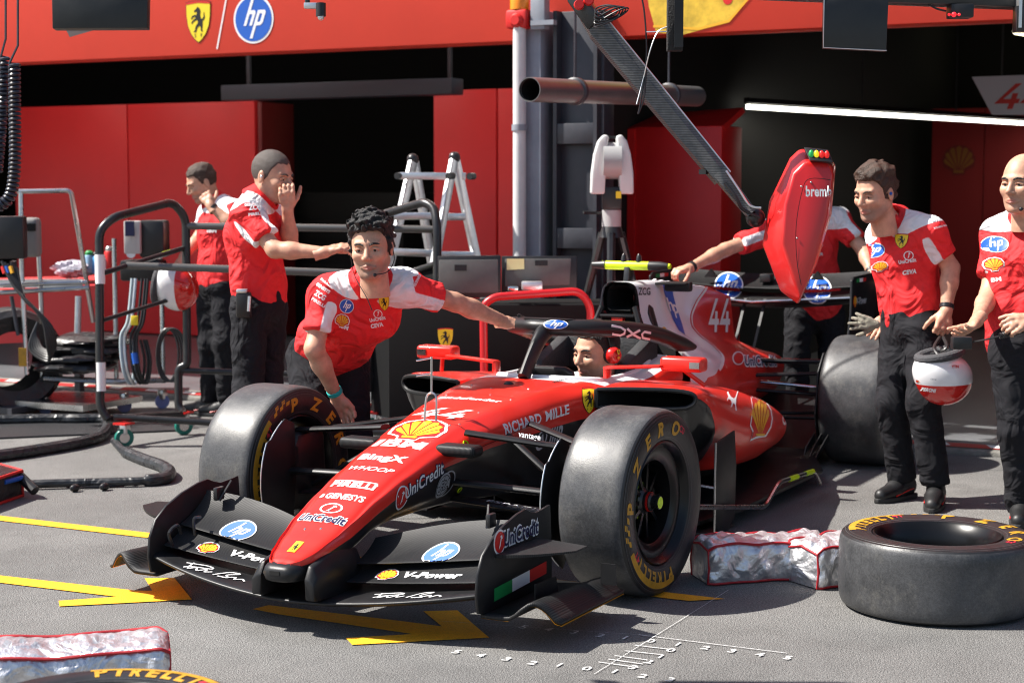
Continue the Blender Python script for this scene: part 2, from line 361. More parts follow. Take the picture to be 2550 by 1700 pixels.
for k in range(52):
    y0 = -12+k*.34; b = B().add([(-4.16, y0, .037), (-4.05, y0+.05, .037), (-4.05, y0+.16, .037), (-4.16, y0+.11, .037)], [(0, 1, 2, 3)]); obj('tape_dash', b, M_thw, thr, smooth=False, fix=False)
# painted lines and arrows (all run along the pit boxes, y axis)
def flatpoly(name, pts, m, z=.004): return struct(name, ([(x, y, z) for x, y in pts], [], [tuple(range(len(pts)))]), m, smooth=False, fix=False)
flatpoly('painted_line', [(-.045, -30), (.045, -30), (.045, 1.06), (-.045, 1.17)], M_yel)
def arrow(px):
    return flatpoly('painted_arrow', [tuple(GP(x, y).xy) for x, y in px], M_yel)
arrow([(-700, 1371), (-20, 1431), (0, 1434), (340, 1472), (379, 1472), (360, 1441), (434, 1440), (478, 1494), (148, 1511), (146, 1497), (290, 1487), (0, 1452), (-700, 1393)])
arrow([(629, 1518), (669, 1508), (1010, 1549), (1100, 1561), (1054, 1523), (1139, 1521), (1218, 1589), (877, 1607), (861, 1590), (1027, 1580), (700, 1532)])
# chalk scale in front of the car: crossing lines, ticks and digits
def chalk(name, s, o, u, v): return decal(name, s, plane_fn(o, u, v, (0, 0, 1), .0045), M_chalk, None, 9)
def gl(p, q, w, name='chalk_line'):
    a, b = GP(*p), GP(*q); d = (b-a); n = V((-d.y, d.x, 0)).normalized()*w/2; o = struct(name, ([a+n+V((0, 0, .0045)), b+n+V((0, 0, .0045)), b-n+V((0, 0, .0045)), a-n+V((0, 0, .0045))], [], [(0, 1, 2, 3)]), M_chalk, smooth=False, fix=False)
gl((1590, 1582), (1960, 1628), .0045); gl((1480, 1680), (1815, 1470), .0022); gl((1100, 1548), (1590, 1582), .0012)
for (a, b) in [((1580, 1608), (1665, 1618)), ((1555, 1622), (1650, 1632)), ((1530, 1634), (1620, 1646)), ((1515, 1643), (1600, 1655)), ((1490, 1650), (1590, 1664))]: gl(a, b, .006)
for s, x, y, hh in [('5', 1298, 1560, .05), ('4', 1360, 1566, .05), ('3', 1424, 1573, .05), ('2', 1490, 1581, .05), ('1', 1551, 1587, .05), ('0', 1615, 1595, .05), ('1', 1683, 1603, .05), ('2', 1752, 1612, .05), ('3', 1818, 1620, .05), ('4', 1887, 1629, .05), ('5', 1957, 1637, .05),
                    ('5', 1130, 1622, .05), ('4', 1190, 1631, .05), ('3', 1255, 1640, .05), ('2', 1320, 1650, .05), ('1', 1387, 1655, .05), ('0', 1455, 1664, .05), ('1', 1525, 1671, .05), ('2', 1595, 1683, .05), ('3', 1663, 1692, .05), ('0', 1665, 1618, .05), ('1', 1640, 1634, .05), ('2', 1610, 1647, .05), ('3', 1570, 1661, .05)]:
    o = chalk('chalk_digit', sh_text(s, hh*.85, .015), GP(x, y+6), V((0, -1, 0)).cross(V((0, 0, 1)))*0+V((0, 1, 0)), V((-1, 0, 0))); o['kind'] = 'structure'
# ---- garage front
M_fasc = mat('red_fascia_panel', (.68, .045, .02), .5, noise=.05, nscale=2)
M_pan = mat('red_partition', (.75, .025, .028), .5, noise=.05, nscale=1.5)
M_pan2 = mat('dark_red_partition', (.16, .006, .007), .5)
M_grey = mat('grey_steel_column', (.24, .26, .3), .45, noise=.15, nscale=5)
M_dgs = mat('dark_steel', (.035, .036, .045), .45, noise=.2)
M_wpipe = mat('white_pipe', (.62, .62, .62), .35, noise=.08)
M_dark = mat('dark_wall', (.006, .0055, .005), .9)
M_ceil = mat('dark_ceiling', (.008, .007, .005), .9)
bld = thing('pit_building', 'pit garage building with wide red fascia over two open doorways', 'building', (-4.2, -4, 0))
fas = obj('fascia', B().box((-4.32, -4, 3.47), (.24, 26, 2.0)), M_fasc, bld, bevel=.006)
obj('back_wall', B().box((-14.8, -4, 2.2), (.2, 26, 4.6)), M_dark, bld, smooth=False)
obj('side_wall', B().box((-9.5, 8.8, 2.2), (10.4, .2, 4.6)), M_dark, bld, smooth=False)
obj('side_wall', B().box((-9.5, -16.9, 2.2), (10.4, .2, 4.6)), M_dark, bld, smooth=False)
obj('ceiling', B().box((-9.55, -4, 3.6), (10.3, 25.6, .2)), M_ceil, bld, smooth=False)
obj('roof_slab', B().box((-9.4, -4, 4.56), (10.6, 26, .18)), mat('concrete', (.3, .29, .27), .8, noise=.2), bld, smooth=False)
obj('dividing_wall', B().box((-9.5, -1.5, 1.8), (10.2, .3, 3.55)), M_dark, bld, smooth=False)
# steel column between the doorways
col = thing('steel_column', 'grey steel column with white drain pipe between the two garage doors', 'column', (-4.1, -1.47, 0))
obj('column_post', B().box((-4.1, -1.62, 1.33), (.24, .17, 2.62)), M_grey, col, bevel=.006)
obj('column_post', B().box((-4.16, -1.31, 1.33), (.16, .34, 2.6)), M_dgs, col, bevel=.006)
for yy in (-1.17, -1.45): obj('column_flange', B().box((-4.06, yy, 1.33), (.1, .025, 2.6)), M_dgs, col)
for zz in (1.86, 1.2): obj('column_plate', B().box((-4.045, -1.31, zz), (.06, .26, .13)), M_dgs, col, bevel=.004)
dp = obj('drain_pipe', B().tube([(-3.93, -1.66, .04), (-3.93, -1.66, 2.6)], .042, 16), M_wpipe, col)
for zz in (.7, 1.9): obj('pipe_clamp', B().lathe([(.046, -.02), (.05, -.02), (.05, .02), (.046, .02)], (-3.93, -1.66, zz), (0, 0, 1), 16), M_grey, col)
bea = thing('beacon_lamp', 'orange and red warning beacon at the top of the grey column', 'beacon', (-3.95, -1.67, 2.56))
obj('base', B().box((-3.95, -1.67, 2.58), (.12, .15, .12)), M_dred, bea, bevel=.02)
obj('siren', B().lathe([(.0, .02), (.03, .02), (.045, 0), (.045, -.02)], (-3.88, -1.66, 2.57), (1, 0, 0), 20), M_dred, bea)
obj('lens', B().lathe([(.06, 0), (.06, .08), (.045, .12), (0, .13)], (-3.95, -1.67, 2.64), (0, 0, 1), 20), mat('orange_lens', (.85, .25, .01), .25), bea)
jb = thing('junction_box', 'grey bracket and cable box on the column next to the beacon', 'bracket', (-4.0, -1.5, 2.6)); obj('bracket', B().box((-3.96, -1.53, 2.62), (.08, .1, .22)), M_grey, jb, bevel=.006); obj('bracket_plate', B().box((-3.93, -1.49, 2.55), (.05, .16, .03)), M_grey, jb)
# partitions inside
pa = thing('red_partition', 'wide red partition wall at the back of the left garage', 'partition', (-8, -8.5, 0))
for k, (a, b_) in enumerate([(-9.72, -8.2), (-8.19, -6.62)]): obj('panel', B().box((-8.05, (a+b_)/2, 1.2), (.1, b_-a-.006, 2.32)), M_pan, pa, bevel=.004)
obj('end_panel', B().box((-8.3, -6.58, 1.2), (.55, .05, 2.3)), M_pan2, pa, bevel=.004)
pc = thing('red_partition', 'narrow red partition panel right behind the aluminium ladder', 'partition', (-7.4, -3.9, 0))
obj('panel', B().box((-7.45, -3.96, 1.2), (.1, .62, 2.34)), M_pan, pc, bevel=.004); obj('panel', B().box((-7.45, -3.32, 1.2), (.1, .62, 2.34)), M_pan, pc, bevel=.004)
XC = -4.95; cA, cB = PL(1565, 320, 0, XC), PL(1800, 315, 0, XC); M_lock = mat('red_locker', (.5, .012, .012), .45, noise=.05)
pd = thing('red_cabinet', 'tall red locker standing in the right garage left of the hanging signal pod', 'cabinet', (XC, (cA.y+cB.y)/2, 0))
obj('front_panel', B().box((XC-.2, (cA.y+cB.y)/2, cA.z/2+.02), (.4, cB.y-cA.y-.01, cA.z-.02)), M_lock, pd, bevel=.012)
qs = [cA+V((0, 0, .004)), cB+V((0, 0, .004)), PL(1850, 268, 0, XC-.3), PL(1640, 284, 0, XC-.3)]; obj('sloped_top', B().add(qs+[q-V((.05, 0, .03)) for q in qs], [(0, 1, 2, 3), (7, 6, 5, 4), (0, 4, 5, 1), (1, 5, 6, 2), (2, 6, 7, 3), (3, 7, 4, 0)]), M_lock, pd)
obj('side_post', B().box((XC+.012, cA.y+.03, cA.z/2), (.03, .05, cA.z-.01)), M_lock, pd)
bm_ = thing('dark_beam', 'dark blue-grey horizontal beam hung under the left garage ceiling', 'beam', (-6.5, -4.7, 2.3)); obj('beam', B().box((-6.5, -4.68, 2.34), (.2, 2.3, .13)), mat('blue_grey_steel', (.05, .055, .075), .5), bm_, bevel=.006); obj('hanger', B().box((-6.5, -3.6, 2.9), (.03, .03, 1.2)), M_dgs, bm_); obj('hanger', B().box((-6.5, -5.6, 2.9), (.03, .03, 1.2)), M_dgs, bm_)
# right garage back: red wall with shell crest, dark consoles
rw_ = thing('red_partition', 'deep red rear wall panel with yellow shell crest behind the helmet man', 'partition', (-12.6, .8, 0))
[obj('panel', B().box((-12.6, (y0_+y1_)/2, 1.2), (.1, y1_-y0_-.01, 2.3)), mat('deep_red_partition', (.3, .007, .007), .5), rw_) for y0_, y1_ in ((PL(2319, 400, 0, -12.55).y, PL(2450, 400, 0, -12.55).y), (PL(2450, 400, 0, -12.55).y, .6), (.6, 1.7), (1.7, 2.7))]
FLIP = V((1, 0, 0)); logo_shell(plane_fn(PL(2388, 400, 0, -12.54), (0, 1, 0), (0, 0, 1), (1, 0, 0)), .17, rw_, mat('faded_orange', (.3, .1, .01), .6), False, mat('faded_red', (.2, .01, .008), .6))  # crest colours darkened to stand in for the dim garage light
cons = thing('garage_console', 'dark slanted console desk deep in the right garage beside the helmet man', 'console', (-8.6, 1.3, 0)); obj('desk', B().prism([(-.3, 0), (.3, 0), (.3, .7), (.1, .78), (-.26, 1.28), (-.3, 1.26)], ((-8.4, 1.15, .03), (0, 1, 0), (0, 0, 1), (1, 0, 0)), .5), M_blk, cons, bevel=.01); obj('monitor', B().box((-8.3, 1.15, 1.33), (.06, .5, .32)), M_blkm, cons, bevel=.008)
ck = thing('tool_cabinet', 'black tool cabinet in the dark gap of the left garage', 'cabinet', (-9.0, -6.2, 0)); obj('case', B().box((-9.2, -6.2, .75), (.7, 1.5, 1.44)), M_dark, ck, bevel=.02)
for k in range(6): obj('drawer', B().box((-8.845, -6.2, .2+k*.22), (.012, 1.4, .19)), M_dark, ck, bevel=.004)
# lamps of the right garage, plus added unseen tubes in the left
def tubelamp(a, b, r, lab, nm='tube_lamp', st=M_fluog):
    t = thing(nm, lab, 'lamp', a); obj('tube', B().tube([a, b], r, 10), st, t); d = V(b)-V(a); obj('housing', B().bar(V(a)+V((0, 0, r*1.6)), V(b)+V((0, 0, r*1.6)), r*2.4, r*1.2), M_blk, t); return t
tubelamp(GP(1700, 117, 3.0), GP(1838, 137, 3.0), .035, 'bright tube lamp on the dark garage ceiling below the yellow helmet picture')
tubelamp(GP(1885, 76, 3.3), GP(1944, 79, 3.3), .03, 'short yellow lamp tucked just under the red fascia left of the black hanging panel')
tubelamp(GP(2530, 78, 3.2), GP(2600, 90, 3.2), .035, 'yellow lamp under the fascia at the right edge')
for k, (x, y) in enumerate([(1712, 178), (1880, 200), (1895, 203), (1815, 222), (1830, 223), (1848, 223)]):
    p = GP(x, y, 2.6); sp = thing('spot_lamp', ['round ceiling spot lamp between the tube lamp and the LED strip', 'left one of two small ceiling spots right of centre', 'right one of two small ceiling spots right of centre', 'leftmost of three low ceiling spots in a row', 'middle one of three low ceiling spots in a row', 'rightmost of three low ceiling spots in a row'][k], 'lamp', p, 'ceiling spots'); obj('glass', B().sphere(p, .045 if k == 0 else .035), M_fluog, sp); obj('can', B().lathe([(.05, .02), (.06, .03), (.06, .16), (0, .16)], p, (0, 0, 1), 16), M_blk, sp)
for k, (xa, ya) in enumerate(((-6.2, -9.2), (-6.2, -6.4), (-6.2, -3.6))): tubelamp(V((xa, ya, 3.3)), V((xa, ya+1.6, 3.3)), .04, ['white ceiling tube lamp over the back table of the left garage', 'white ceiling tube lamp midway along the left garage', 'white ceiling tube lamp of the left garage nearest the grey column'][k], st=mat('tube_white', (1, .95, .85), .4, emit=16))  # added out of sight behind the fascia to brighten the red partitions
ld = thing('led_strip', 'long white LED light strip hanging across the right garage', 'lamp', GP(1859, 266, 2.15)); a, b_ = GP(1859, 266, 2.15), GP(2700, 316, 2.15)
for k in range(4): obj('led_tube', B().bar(a.lerp(b_, k/4+.002), a.lerp(b_, (k+1)/4-.002), .03, .036), mat('led_white', (1, .97, .86), .4, emit=3), ld)
obj('led_rail', B().bar(a+V((0, 0, .05)), b_+V((0, 0, .05)), .05, .04), M_blk, ld)
ll = bpy.data.lights.new('led_glow', 'AREA'); ll.shape = 'RECTANGLE'; ll.size = (b_-a).length; ll.size_y = .05; ll.energy = 5; ll.color = (1, .95, .82); lo = bpy.data.objects.new('led_glow', ll); COL.objects.link(lo); lx = (b_-a).normalized(); lz = V((0, 0, 1)); lo.matrix_world = Matrix.Translation((a+b_)/2-V((0, 0, .03))) @ Matrix((lx, lz.cross(lx), lz)).transposed().to_4x4()
for k in (.28, .55, .8): q = a.lerp(b_, k); obj('hanger_rod', B().tube([q+V((0, 0, .05)), q+V((0, 0, 1.4))], .008, 6), M_blk, ld)
hb = thing('number_board', 'white slanted number board reading 44 hung in the right garage', 'sign', PL(2500, 240, 0, -7.5)); q0, q1, q2, q3 = [PL(x, y, 0, -7.5) for x, y in ((2420, 192), (2800, 178), (2800, 288), (2470, 286))]
obj('board', B().add([q0, q1, q2, q3, q0-V((.04, 0, 0)), q1-V((.04, 0, 0)), q2-V((.04, 0, 0)), q3-V((.04, 0, 0))], [(0, 1, 2, 3), (7, 6, 5, 4), (0, 4, 5, 1), (1, 5, 6, 2), (2, 6, 7, 3), (3, 7, 4, 0)]), mat('white_board', (.55, .55, .62), .5), hb, smooth=False)
for k in (.2, .7): p = q0.lerp(q1, k)-V((.02, 0, 0)); obj('hanger_rod', B().tube([p, p+V((0, 0, 1.3))], .008, 6), M_blk, hb)
def four(slant=.25, bar=.2):
    return sh_tf(sh_join(sh_poly([(0, .32), (.62, 1), (.86, 1), (.86, .32+bar*0)] if False else [(0, .22), (.55, 1), (.8, 1), (.3, .4), (.58, .4), (.58, .62), (.8, .62), (.8, .4), (.95, .4), (.95, .22), (.8, .22), (.8, 0), (.58, 0), (.58, .22)])), 1, 1, 0, 0, slant)
def fortyfour(h, slant=.25): return sh_tf(sh_join(four(slant), sh_tf(four(slant), 1, 1, .99)), h, h, -1.0*h, -.5*h)
decal('board_digits', fortyfour(.19, .35), plane_fn(PL(2535, 240, 0, -7.5), (0, 1, 0), (0, 0, 1), (1, 0, 0), .004), M_dred, hb)
# fascia marks
logo_shield(plane_fn(PL(495, 54, 0, -4.2), (0, 1, 0), (0, 0, 1), (1, 0, 0), .004), .21, fas)
decal('divider_stroke', sh_line([(-.045, -.17), (.06, .25)], .012), plane_fn(PL(553, 62, 0, -4.2), (0, 1, 0), (0, 0, 1), (1, 0, 0), .004), M_dwhite, fas)
logo_hp(plane_fn(PL(632, 48, 0, -4.2), (0, 1, 0), (0, 0, 1), (1, 0, 0), .004), .155, fas)
fnh = plane_fn(PL(1740, 20, 0, -4.2), (0, 1, 0), (0, 0, 1), (1, 0, 0), .004)
decal('helmet_picture', sh_poly([(-.33, .02), (-.36, .2), (-.3, .45), (-.1, .6), (.15, .6), (.33, .45), (.37, .2), (.3, .02), (.2, -.1), (-.1, -.16), (-.28, -.14)]), fnh, mat('helmet_picture_yellow', (.62, .4, .03), .5, noise=.35, nscale=9), fas)
decal('helmet_picture_stripe', sh_line([(-.3, -.1), (.0, -.13), (.2, -.09), (.33, .05)], .015), lift(fnh, .002), M_dora, fas)
decal('helmet_picture_dot', sh_tf(sh_disc(.03), 1, 1, .19, .04), lift(fnh, .002), M_dred, fas)
decal('helmet_picture_visor', sh_poly([(-.2, .16), (-.1, .11), (.05, .12), (.1, .3), (-.2, .32)]), lift(fnh, .002), M_dblack, fas)
# ================================================================== the racing car (front axle at x = 0, nose to +x, its left side to +y)
car = thing('racing_car', 'red and white open-wheel racing car with number 44 and black front wing', 'race car', (-1.4, 0, 0))
def chaik(p, n=2, closed=False):
    for _ in range(n):
        q = [] if closed else [p[0]]
        for i in range(len(p) if closed else len(p)-1):
            a, b = V(p[i]), V(p[(i+1) % len(p)]); q += [a*.75+b*.25, a*.25+b*.75]
        p = q if closed else q+[p[-1]]
    return p
def interp_st(st, n=8):
    """Catmull-Rom between loft stations [(x, [(y, z), ...]), ...]"""
    out = []
    for i in range(len(st)-1):
        a, b, c, d = st[max(i-1, 0)], st[i], st[i+1], st[min(i+2, len(st)-1)]
        for k in range(n):
            t = k/n; f = lambda p, q, r, s: q+(r-q)*(t*t*(3-2*t)*.35+t*.65)
            out.append((b[0]+(c[0]-b[0])*t, [(f(a[1][j][0], b[1][j][0], c[1][j][0], d[1][j][0]), f(a[1][j][1], b[1][j][1], c[1][j][1], d[1][j][1])) for j in range(len(b[1]))]))
    return out+[st[-1]]
def smooth_st(st, it=2):
    for _ in range(it):
        st = [st[0]]+[(st[i][0], [tuple((np.array(st[i-1][1][j])+2*np.array(st[i][1][j])+np.array(st[i+1][1][j]))/4) for j in range(len(st[i][1]))]) for i in range(1, len(st)-1)]+[st[-1]]
    return st
def loft_sym(st, n=8, ch=2, sm=3, cap0=True, cap1=True):
    S = smooth_st(interp_st(st, n), sm); b = B(); rings = []
    for x, h in S:
        c = chaik([V((y, z, 0)) for y, z in h], ch); L = [V((x, q.x, q.y)) for q in c]; R = [V((x, -q.x, q.y)) for q in c][::-1]
        rings.append(L+R[1:-1] if abs(c[0].x) < 1e-6 and abs(c[-1].x) < 1e-6 else L+R)
    b.rings(rings, closed_u=True)
    k = len(rings[0])
    if cap0: b.f.append(tuple(range(k)))
    if cap1: b.f.append(tuple((len(rings)-1)*k+i for i in range(k)))
    return b
# ---- chassis and nose
def cst(x, zt, wt, zs, ws, zb, wb, cr=.008): return (x, [(0, zt+cr), (wt*.55, zt+cr*.8), (wt*.93, zt+.001), (wt*1.08, zt-.014), (ws*.99, zs+.03), (ws, zs-.02), ((ws+wb)/2, (zs+zb)/2-.03), (wb*1.05, zb+.03), (wb*.9, zb), (0, zb)])
ST = [cst(1.13, .243, .03, .232, .04, .215, .03), cst(1.11, .254, .055, .238, .064, .2, .05), cst(1.06, .275, .076, .255, .088, .195, .065), cst(.97, .313, .094, .29, .108, .21, .085), cst(.87, .357, .104, .33, .125, .235, .10), cst(.716, .424, .106, .385, .137, .285, .10), cst(.563, .483, .114, .43, .152, .302, .10), cst(.35, .546, .126, .48, .172, .305, .11), cst(.112, .607, .140, .53, .202, .30, .12), cst(-.15, .65, .172, .56, .237, .28, .15), cst(-.45, .687, .207, .595, .277, .265, .18), cst(-.75, .694, .25, .618, .325, .25, .22), cst(-1.0, .673, .285, .61, .35, .24, .24), cst(-1.3, .676, .30, .615, .36, .23, .25), cst(-1.66, .73, .30, .64, .36, .22, .25)]
ZB = ([-2, -1, -.6, 0, .2, .37, .6, .72, .88, 1.06, 1.14], [.58, .56, .545, .508, .482, .462, .402, .362, .303, .25, .236])
def chassis_blk(co): return np.interp(co[:, 0], *ZB)-co[:, 2]
def ck_d(x, y):     # signed distance-like value of the cockpit opening outline (negative inside)
    cx = -1.215; hx = .415; hy = .235; dx = np.abs(x-cx); hyx = hy-.10*np.clip((x+.93)/.13, 0, 1)
    return np.maximum((dx-hx+.0), (np.abs(y)-hyx))
def chassis_wht(co): return np.where(co[:, 2] > .64, .095-np.maximum(ck_d(co[:, 0], co[:, 1]), 0) - np.maximum(0, (.652+.04*np.clip(-co[:,0]-1.2,0,1)-co[:, 2]))*2.2, -1)
cb = loft_sym(ST, n=12, ch=2, sm=4)
# cut the cockpit opening
cb.f = [q for q in cb.f if not (lambda c: ck_d(c.x, c.y) < -.012 and c.z > .62)(sum((V(cb.v[i]) for i in q), V())/len(q))]
chassis = obj('chassis', cb, M_red, car, attrs={'blk': chassis_blk, 'wht': chassis_wht}, ang=50)
rim = []
for k in range(48):
    a = 2*pi*k/48; x = -1.215+.43*np.sign(cos(a))*abs(cos(a))**.45; y = (.25-.10*np.clip((x+.93)/.13, 0, 1))*np.sign(sin(a))*abs(sin(a))**.45; rim.append((x, y))
bv = bvh_of(chassis)
def topz(x, y):
    for s in (1, 1.05, 1.12, 1.2):
        h = bv.ray_cast(V((x*1, y*s, 2)), V((0, 0, -1)))
        if h[0] is not None and h[0].z > .6: return h[0].z
    return .715
rz = [.675+.022*np.clip((x+1.0)/.2, 0, 1)+.06*np.clip((-x-1.35)/.28, 0, 1) for x, y in rim]
obj('cockpit_rim', B().tube([(x, y, z) for (x, y), z in zip(rim, rz)], .014, 10, closed=True), M_white, car)
tub = B(); tub.rings([[V((x, y, z)) for (x, y), z in zip(rim, rz)], [V((-1.215+(x+1.215)*.95, y*.95, .60)) for x, y in rim], [V((-1.215+(x+1.215)*.9, y*.85, .33)) for x, y in rim]], closed_u=True); tub.f.append(tuple(range(96, 144)))
obj('cockpit_tub', tub, M_void, car, fix=False)
M_pad = mat('headrest_foam', (.028, .03, .032), .6, bump=.3, bscale=90, noise=.3)
for s in (-1, 1): obj('headrest', B().prism([(-.2, 0), (.2, 0), (.16, .06), (-.12, .15), (-.2, .15)], ((-1.43, s*.215, .665), (1, 0, 0), (0, 0, 1), (0, 1, 0)), .06), M_pad, car, bevel=.012)
obj('headrest', B().box((-1.6, 0, .745), (.09, .42, .17)), M_pad, car, bevel=.02)
# steering wheel
swc = V((-.93, 0, .665)); sw = obj('steering_wheel', B().prism([(-.14, .05), (-.1, .075), (.1, .075), (.14, .05), (.14, -.05), (.09, -.07), (-.09, -.07), (-.14, -.05)], (swc, (0, 1, 0), V((.35, 0, 1)).normalized(), V((-1, 0, .35)).normalized()), .035), M_blk, car, bevel=.012)
# ---- engine cover with fin
EC = [(-1.73, [(0, 1.068), (.05, 1.068), (.088, 1.05), (.100, .99), (.108, .92), (.128, .86), (.2, .80), (.3, .755), (.372, .67), (.372, .45), (0, .45)]),
      (-2.05, [(0, 1.062), (.03, 1.06), (.058, 1.04), (.078, .98), (.098, .90), (.13, .835), (.2, .775), (.3, .715), (.378, .62), (.375, .42), (0, .42)]),
      (-2.4, [(0, 1.04), (.012, 1.038), (.02, 1.02), (.028, .95), (.05, .86), (.10, .78), (.18, .715), (.275, .65), (.34, .56), (.34, .38), (0, .38)]),
      (-2.86, [(0, .99), (.008, .988), (.012, .97), (.015, .90), (.022, .80), (.055, .71), (.14, .65), (.225, .60), (.27, .51), (.25, .33), (0, .33)]),
      (-3.27, [(0, .918), (.006, .916), (.009, .9), (.012, .84), (.016, .75), (.04, .66), (.12, .61), (.2, .57), (.235, .50), (.2, .32), (0, .32)]),
      (-3.33, [(0, .665), (.006, .664), (.01, .662), (.016, .66), (.026, .655), (.05, .64), (.12, .60), (.196, .565), (.23, .50), (.195, .32), (0, .32)]),
      (-3.66, [(0, .585), (.02, .584), (.04, .582), (.06, .58), (.08, .575), (.10, .572), (.14, .565), (.19, .54), (.205, .48), (.15, .33), (0, .33)])]
def ec_wht(co):
    x, z = co[:, 0], co[:, 2]; xb = np.interp(z, [.55, .6, .63, .66, .70, .745, .8, .85, .92, .986, 1.1], [-1.75, -1.95, -2.35, -2.52, -2.60, -2.53, -2.50, -2.56, -2.7, -2.87, -2.9]); return x-xb
def ec_blk(co): return .335-co[:, 2]
ecb = loft_sym(EC, n=10, ch=2, sm=2, cap0=False)
cover = obj('engine_cover', ecb, M_red, car, attrs={'wht': ec_wht, 'blk': ec_blk}, ang=55)
# white pinstripe beside the white/red border
pin = []
for z in np.linspace(.615, 1.0, 30):
    xb = np.interp(z, [.6, .63, .66, .70, .745, .8, .85, .92, .986, 1.1], [-1.95, -2.35, -2.52, -2.60, -2.53, -2.50, -2.56, -2.7, -2.87, -2.9])-.03; pin.append((xb, z))
bvc = bvh_of(cover)
def side(x, z, off=.003, bvh=None):
    h = (bvh or bvc).ray_cast(V((x, 1.5, z)), V((0, -1, 0))); return None if h[0] is None else h[0]+h[1]*off
decal('pinstripe', sh_line(pin, .016), lambda x, y: side(x, y), M_dwhite, cover, .02)
# airbox: black mouth, struts and lower duct
ab = [(-.082, .93), (-.088, 1.0), (-.078, 1.04), (-.04, 1.062), (.04, 1.062), (.078, 1.04), (.088, 1.0), (.082, .93), (.06, .915), (-.06, .915)]
obj('airbox_mouth', B().rings([[V((-1.73, y, z)) for y, z in ab], [V((-1.785+.0, y*1.02, z)) for y, z in ab], [V((-1.79, y*.86, .99+(z-.99)*.84)) for y, z in ab], [V((-1.74, y*.83, .99+(z-.99)*.8)) for y, z in ab]], True), M_carbonp, car, bevel=0)
obj('airbox_throat', B().rings([[V((-1.738, y*.84, .99+(z-.99)*.82)) for y, z in ab], [V((-2.0, y*.5, .97+(z-.97)*.5)) for y, z in ab]], True), M_void, car)
bv_f = B().add([(-1.731, y, z) for y, z in [(-.11, .915), (.11, .915), (.13, .86), (.2, .80), (.29, .755), (.30, .66), (-.30, .66), (-.29, .755), (-.2, .80), (-.13, .86)]], [tuple(range(10))])
obj('roll_hoop_plate', bv_f, M_void, car, smooth=False)
for s in (-1, 1): obj('roll_hoop_strut', B().tube([(-1.72, s*.086, .95), (-1.70, s*.12, .86), (-1.66, s*.17, .76)], .016, 8), M_carbonp, car)
obj('airbox_splitter', B().box((-1.72, 0, .905), (.05, .18, .014)), M_carbonp, car, bevel=.004)
obj('hoop_inner_vane', B().prism([(-.02, 0), (.02, 0), (.03, .13), (-.03, .13)], ((-1.715, 0, .78), (0, 1, 0), (0, 0, 1), (1, 0, 0)), .03), mat('mirror_red', RED, .3, coat=.3), car)
for s in (-1, 1): obj('cooling_slot', B().prism([(-.03, -.09), (.03, -.09), (.035, .06), (.0, .1), (-.035, .08)], ((-1.86, s*.128, .86), (1, 0, 0), V((0, -s*.32, 1)).normalized(), V((0, s, .32)).normalized()), .012), M_blk, car, bevel=.012)
# camera pod on the roll hoop, with its yellow body and pins
tc0 = V((-1.84, 0, 1.128)); tcam = obj('camera_pod', B().tube([(-1.86, -.19, 1.142), (-1.86, -.15, 1.142), (-1.86, .15, 1.142), (-1.86, .21, 1.142)], [.015, .022, .022, .013], 12), M_fluo, car)
obj('pod_end', B().tube([(-1.857, .10, 1.142), (-1.857, .155, 1.142), (-1.857, .20, 1.142)], [.0235, .0235, .015], 12), M_blk, tcam); obj('pod_end', B().tube([(-1.857, -.20, 1.142), (-1.857, -.13, 1.142)], [.0165, .0235], 12), M_blk, tcam)
for yy in (-.035, .045): obj('pod_pin', B().tube([(-1.86, yy, 1.16), (-1.86, yy, 1.19), (-1.86, yy, 1.2)], [.016, .011, .004], 10), M_blkm, tcam)
obj('pod_stem', B().prism([(-.05, 0), (.04, 0), (.02, .09), (-.03, .09)], ((-1.86, -.01, 1.05), (1, 0, 0), (0, 0, 1), (0, 1, 0)), .03), M_blkm, tcam, bevel=.006)
obj('camera_pod', B().box((-2.12, .15, 1.03), (.05, .14, .05)), M_carbonp, car, bevel=.012)
for s in (-1, 1):
    obj('camera_wing', B().prism([(-.06, 0), (.05, .0), (.03, .16), (-.03, .16)], ((-2.1, s*.05, 1.045), (1, 0, 0), (0, s, 0), (0, 0, 1)), .012), M_carbonp, car, bevel=.004)
# serrated fin top
obj('fin_serration', B().prism([(-2.1, 1.045)]+[q for k in range(8) for q in ((-2.18-k*.09, 1.062-k*.0095), (-2.18-k*.09, 1.048-k*.0095))]+[(-2.86, .965), (-2.1, 1.0)], ((0, 0, 0), (1, 0, 0), (0, 0, 1), (0, 1, 0)), .014), M_white, cover, smooth=False)
# ---- sidepods
SP = [(-.72, [(.335, .668), (.45, .672), (.62, .668), (.70, .658), (.722, .635), (.712, .605), (.66, .585), (.335, .595)]),
      (-.85, [(.335, .676), (.45, .682), (.63, .678), (.715, .668), (.745, .63), (.74, .54), (.66, .45), (.335, .42)]),
      (-1.05, [(.33, .675), (.45, .68), (.62, .67), (.715, .645), (.752, .58), (.745, .46), (.62, .29), (.33, .24)]),
      (-1.5, [(.3, .635), (.42, .63), (.57, .61), (.68, .56), (.742, .46), (.725, .33), (.6, .2), (.3, .15)]),
      (-2.0, [(.28, .57), (.38, .56), (.52, .535), (.635, .48), (.70, .38), (.67, .27), (.56, .18), (.28, .13)]),
      (-2.5, [(.2, .48), (.3, .475), (.42, .455), (.535, .40), (.60, .33), (.575, .235), (.48, .17), (.2, .13)]),
      (-2.9, [(.15, .38), (.22, .38), (.32, .36), (.42, .32), (.475, .265), (.45, .2), (.38, .155), (.15, .13)]),
      (-3.1, [(.15, .3), (.2, .3), (.26, .285), (.31, .25), (.33, .22), (.31, .18), (.28, .15), (.15, .13)])]
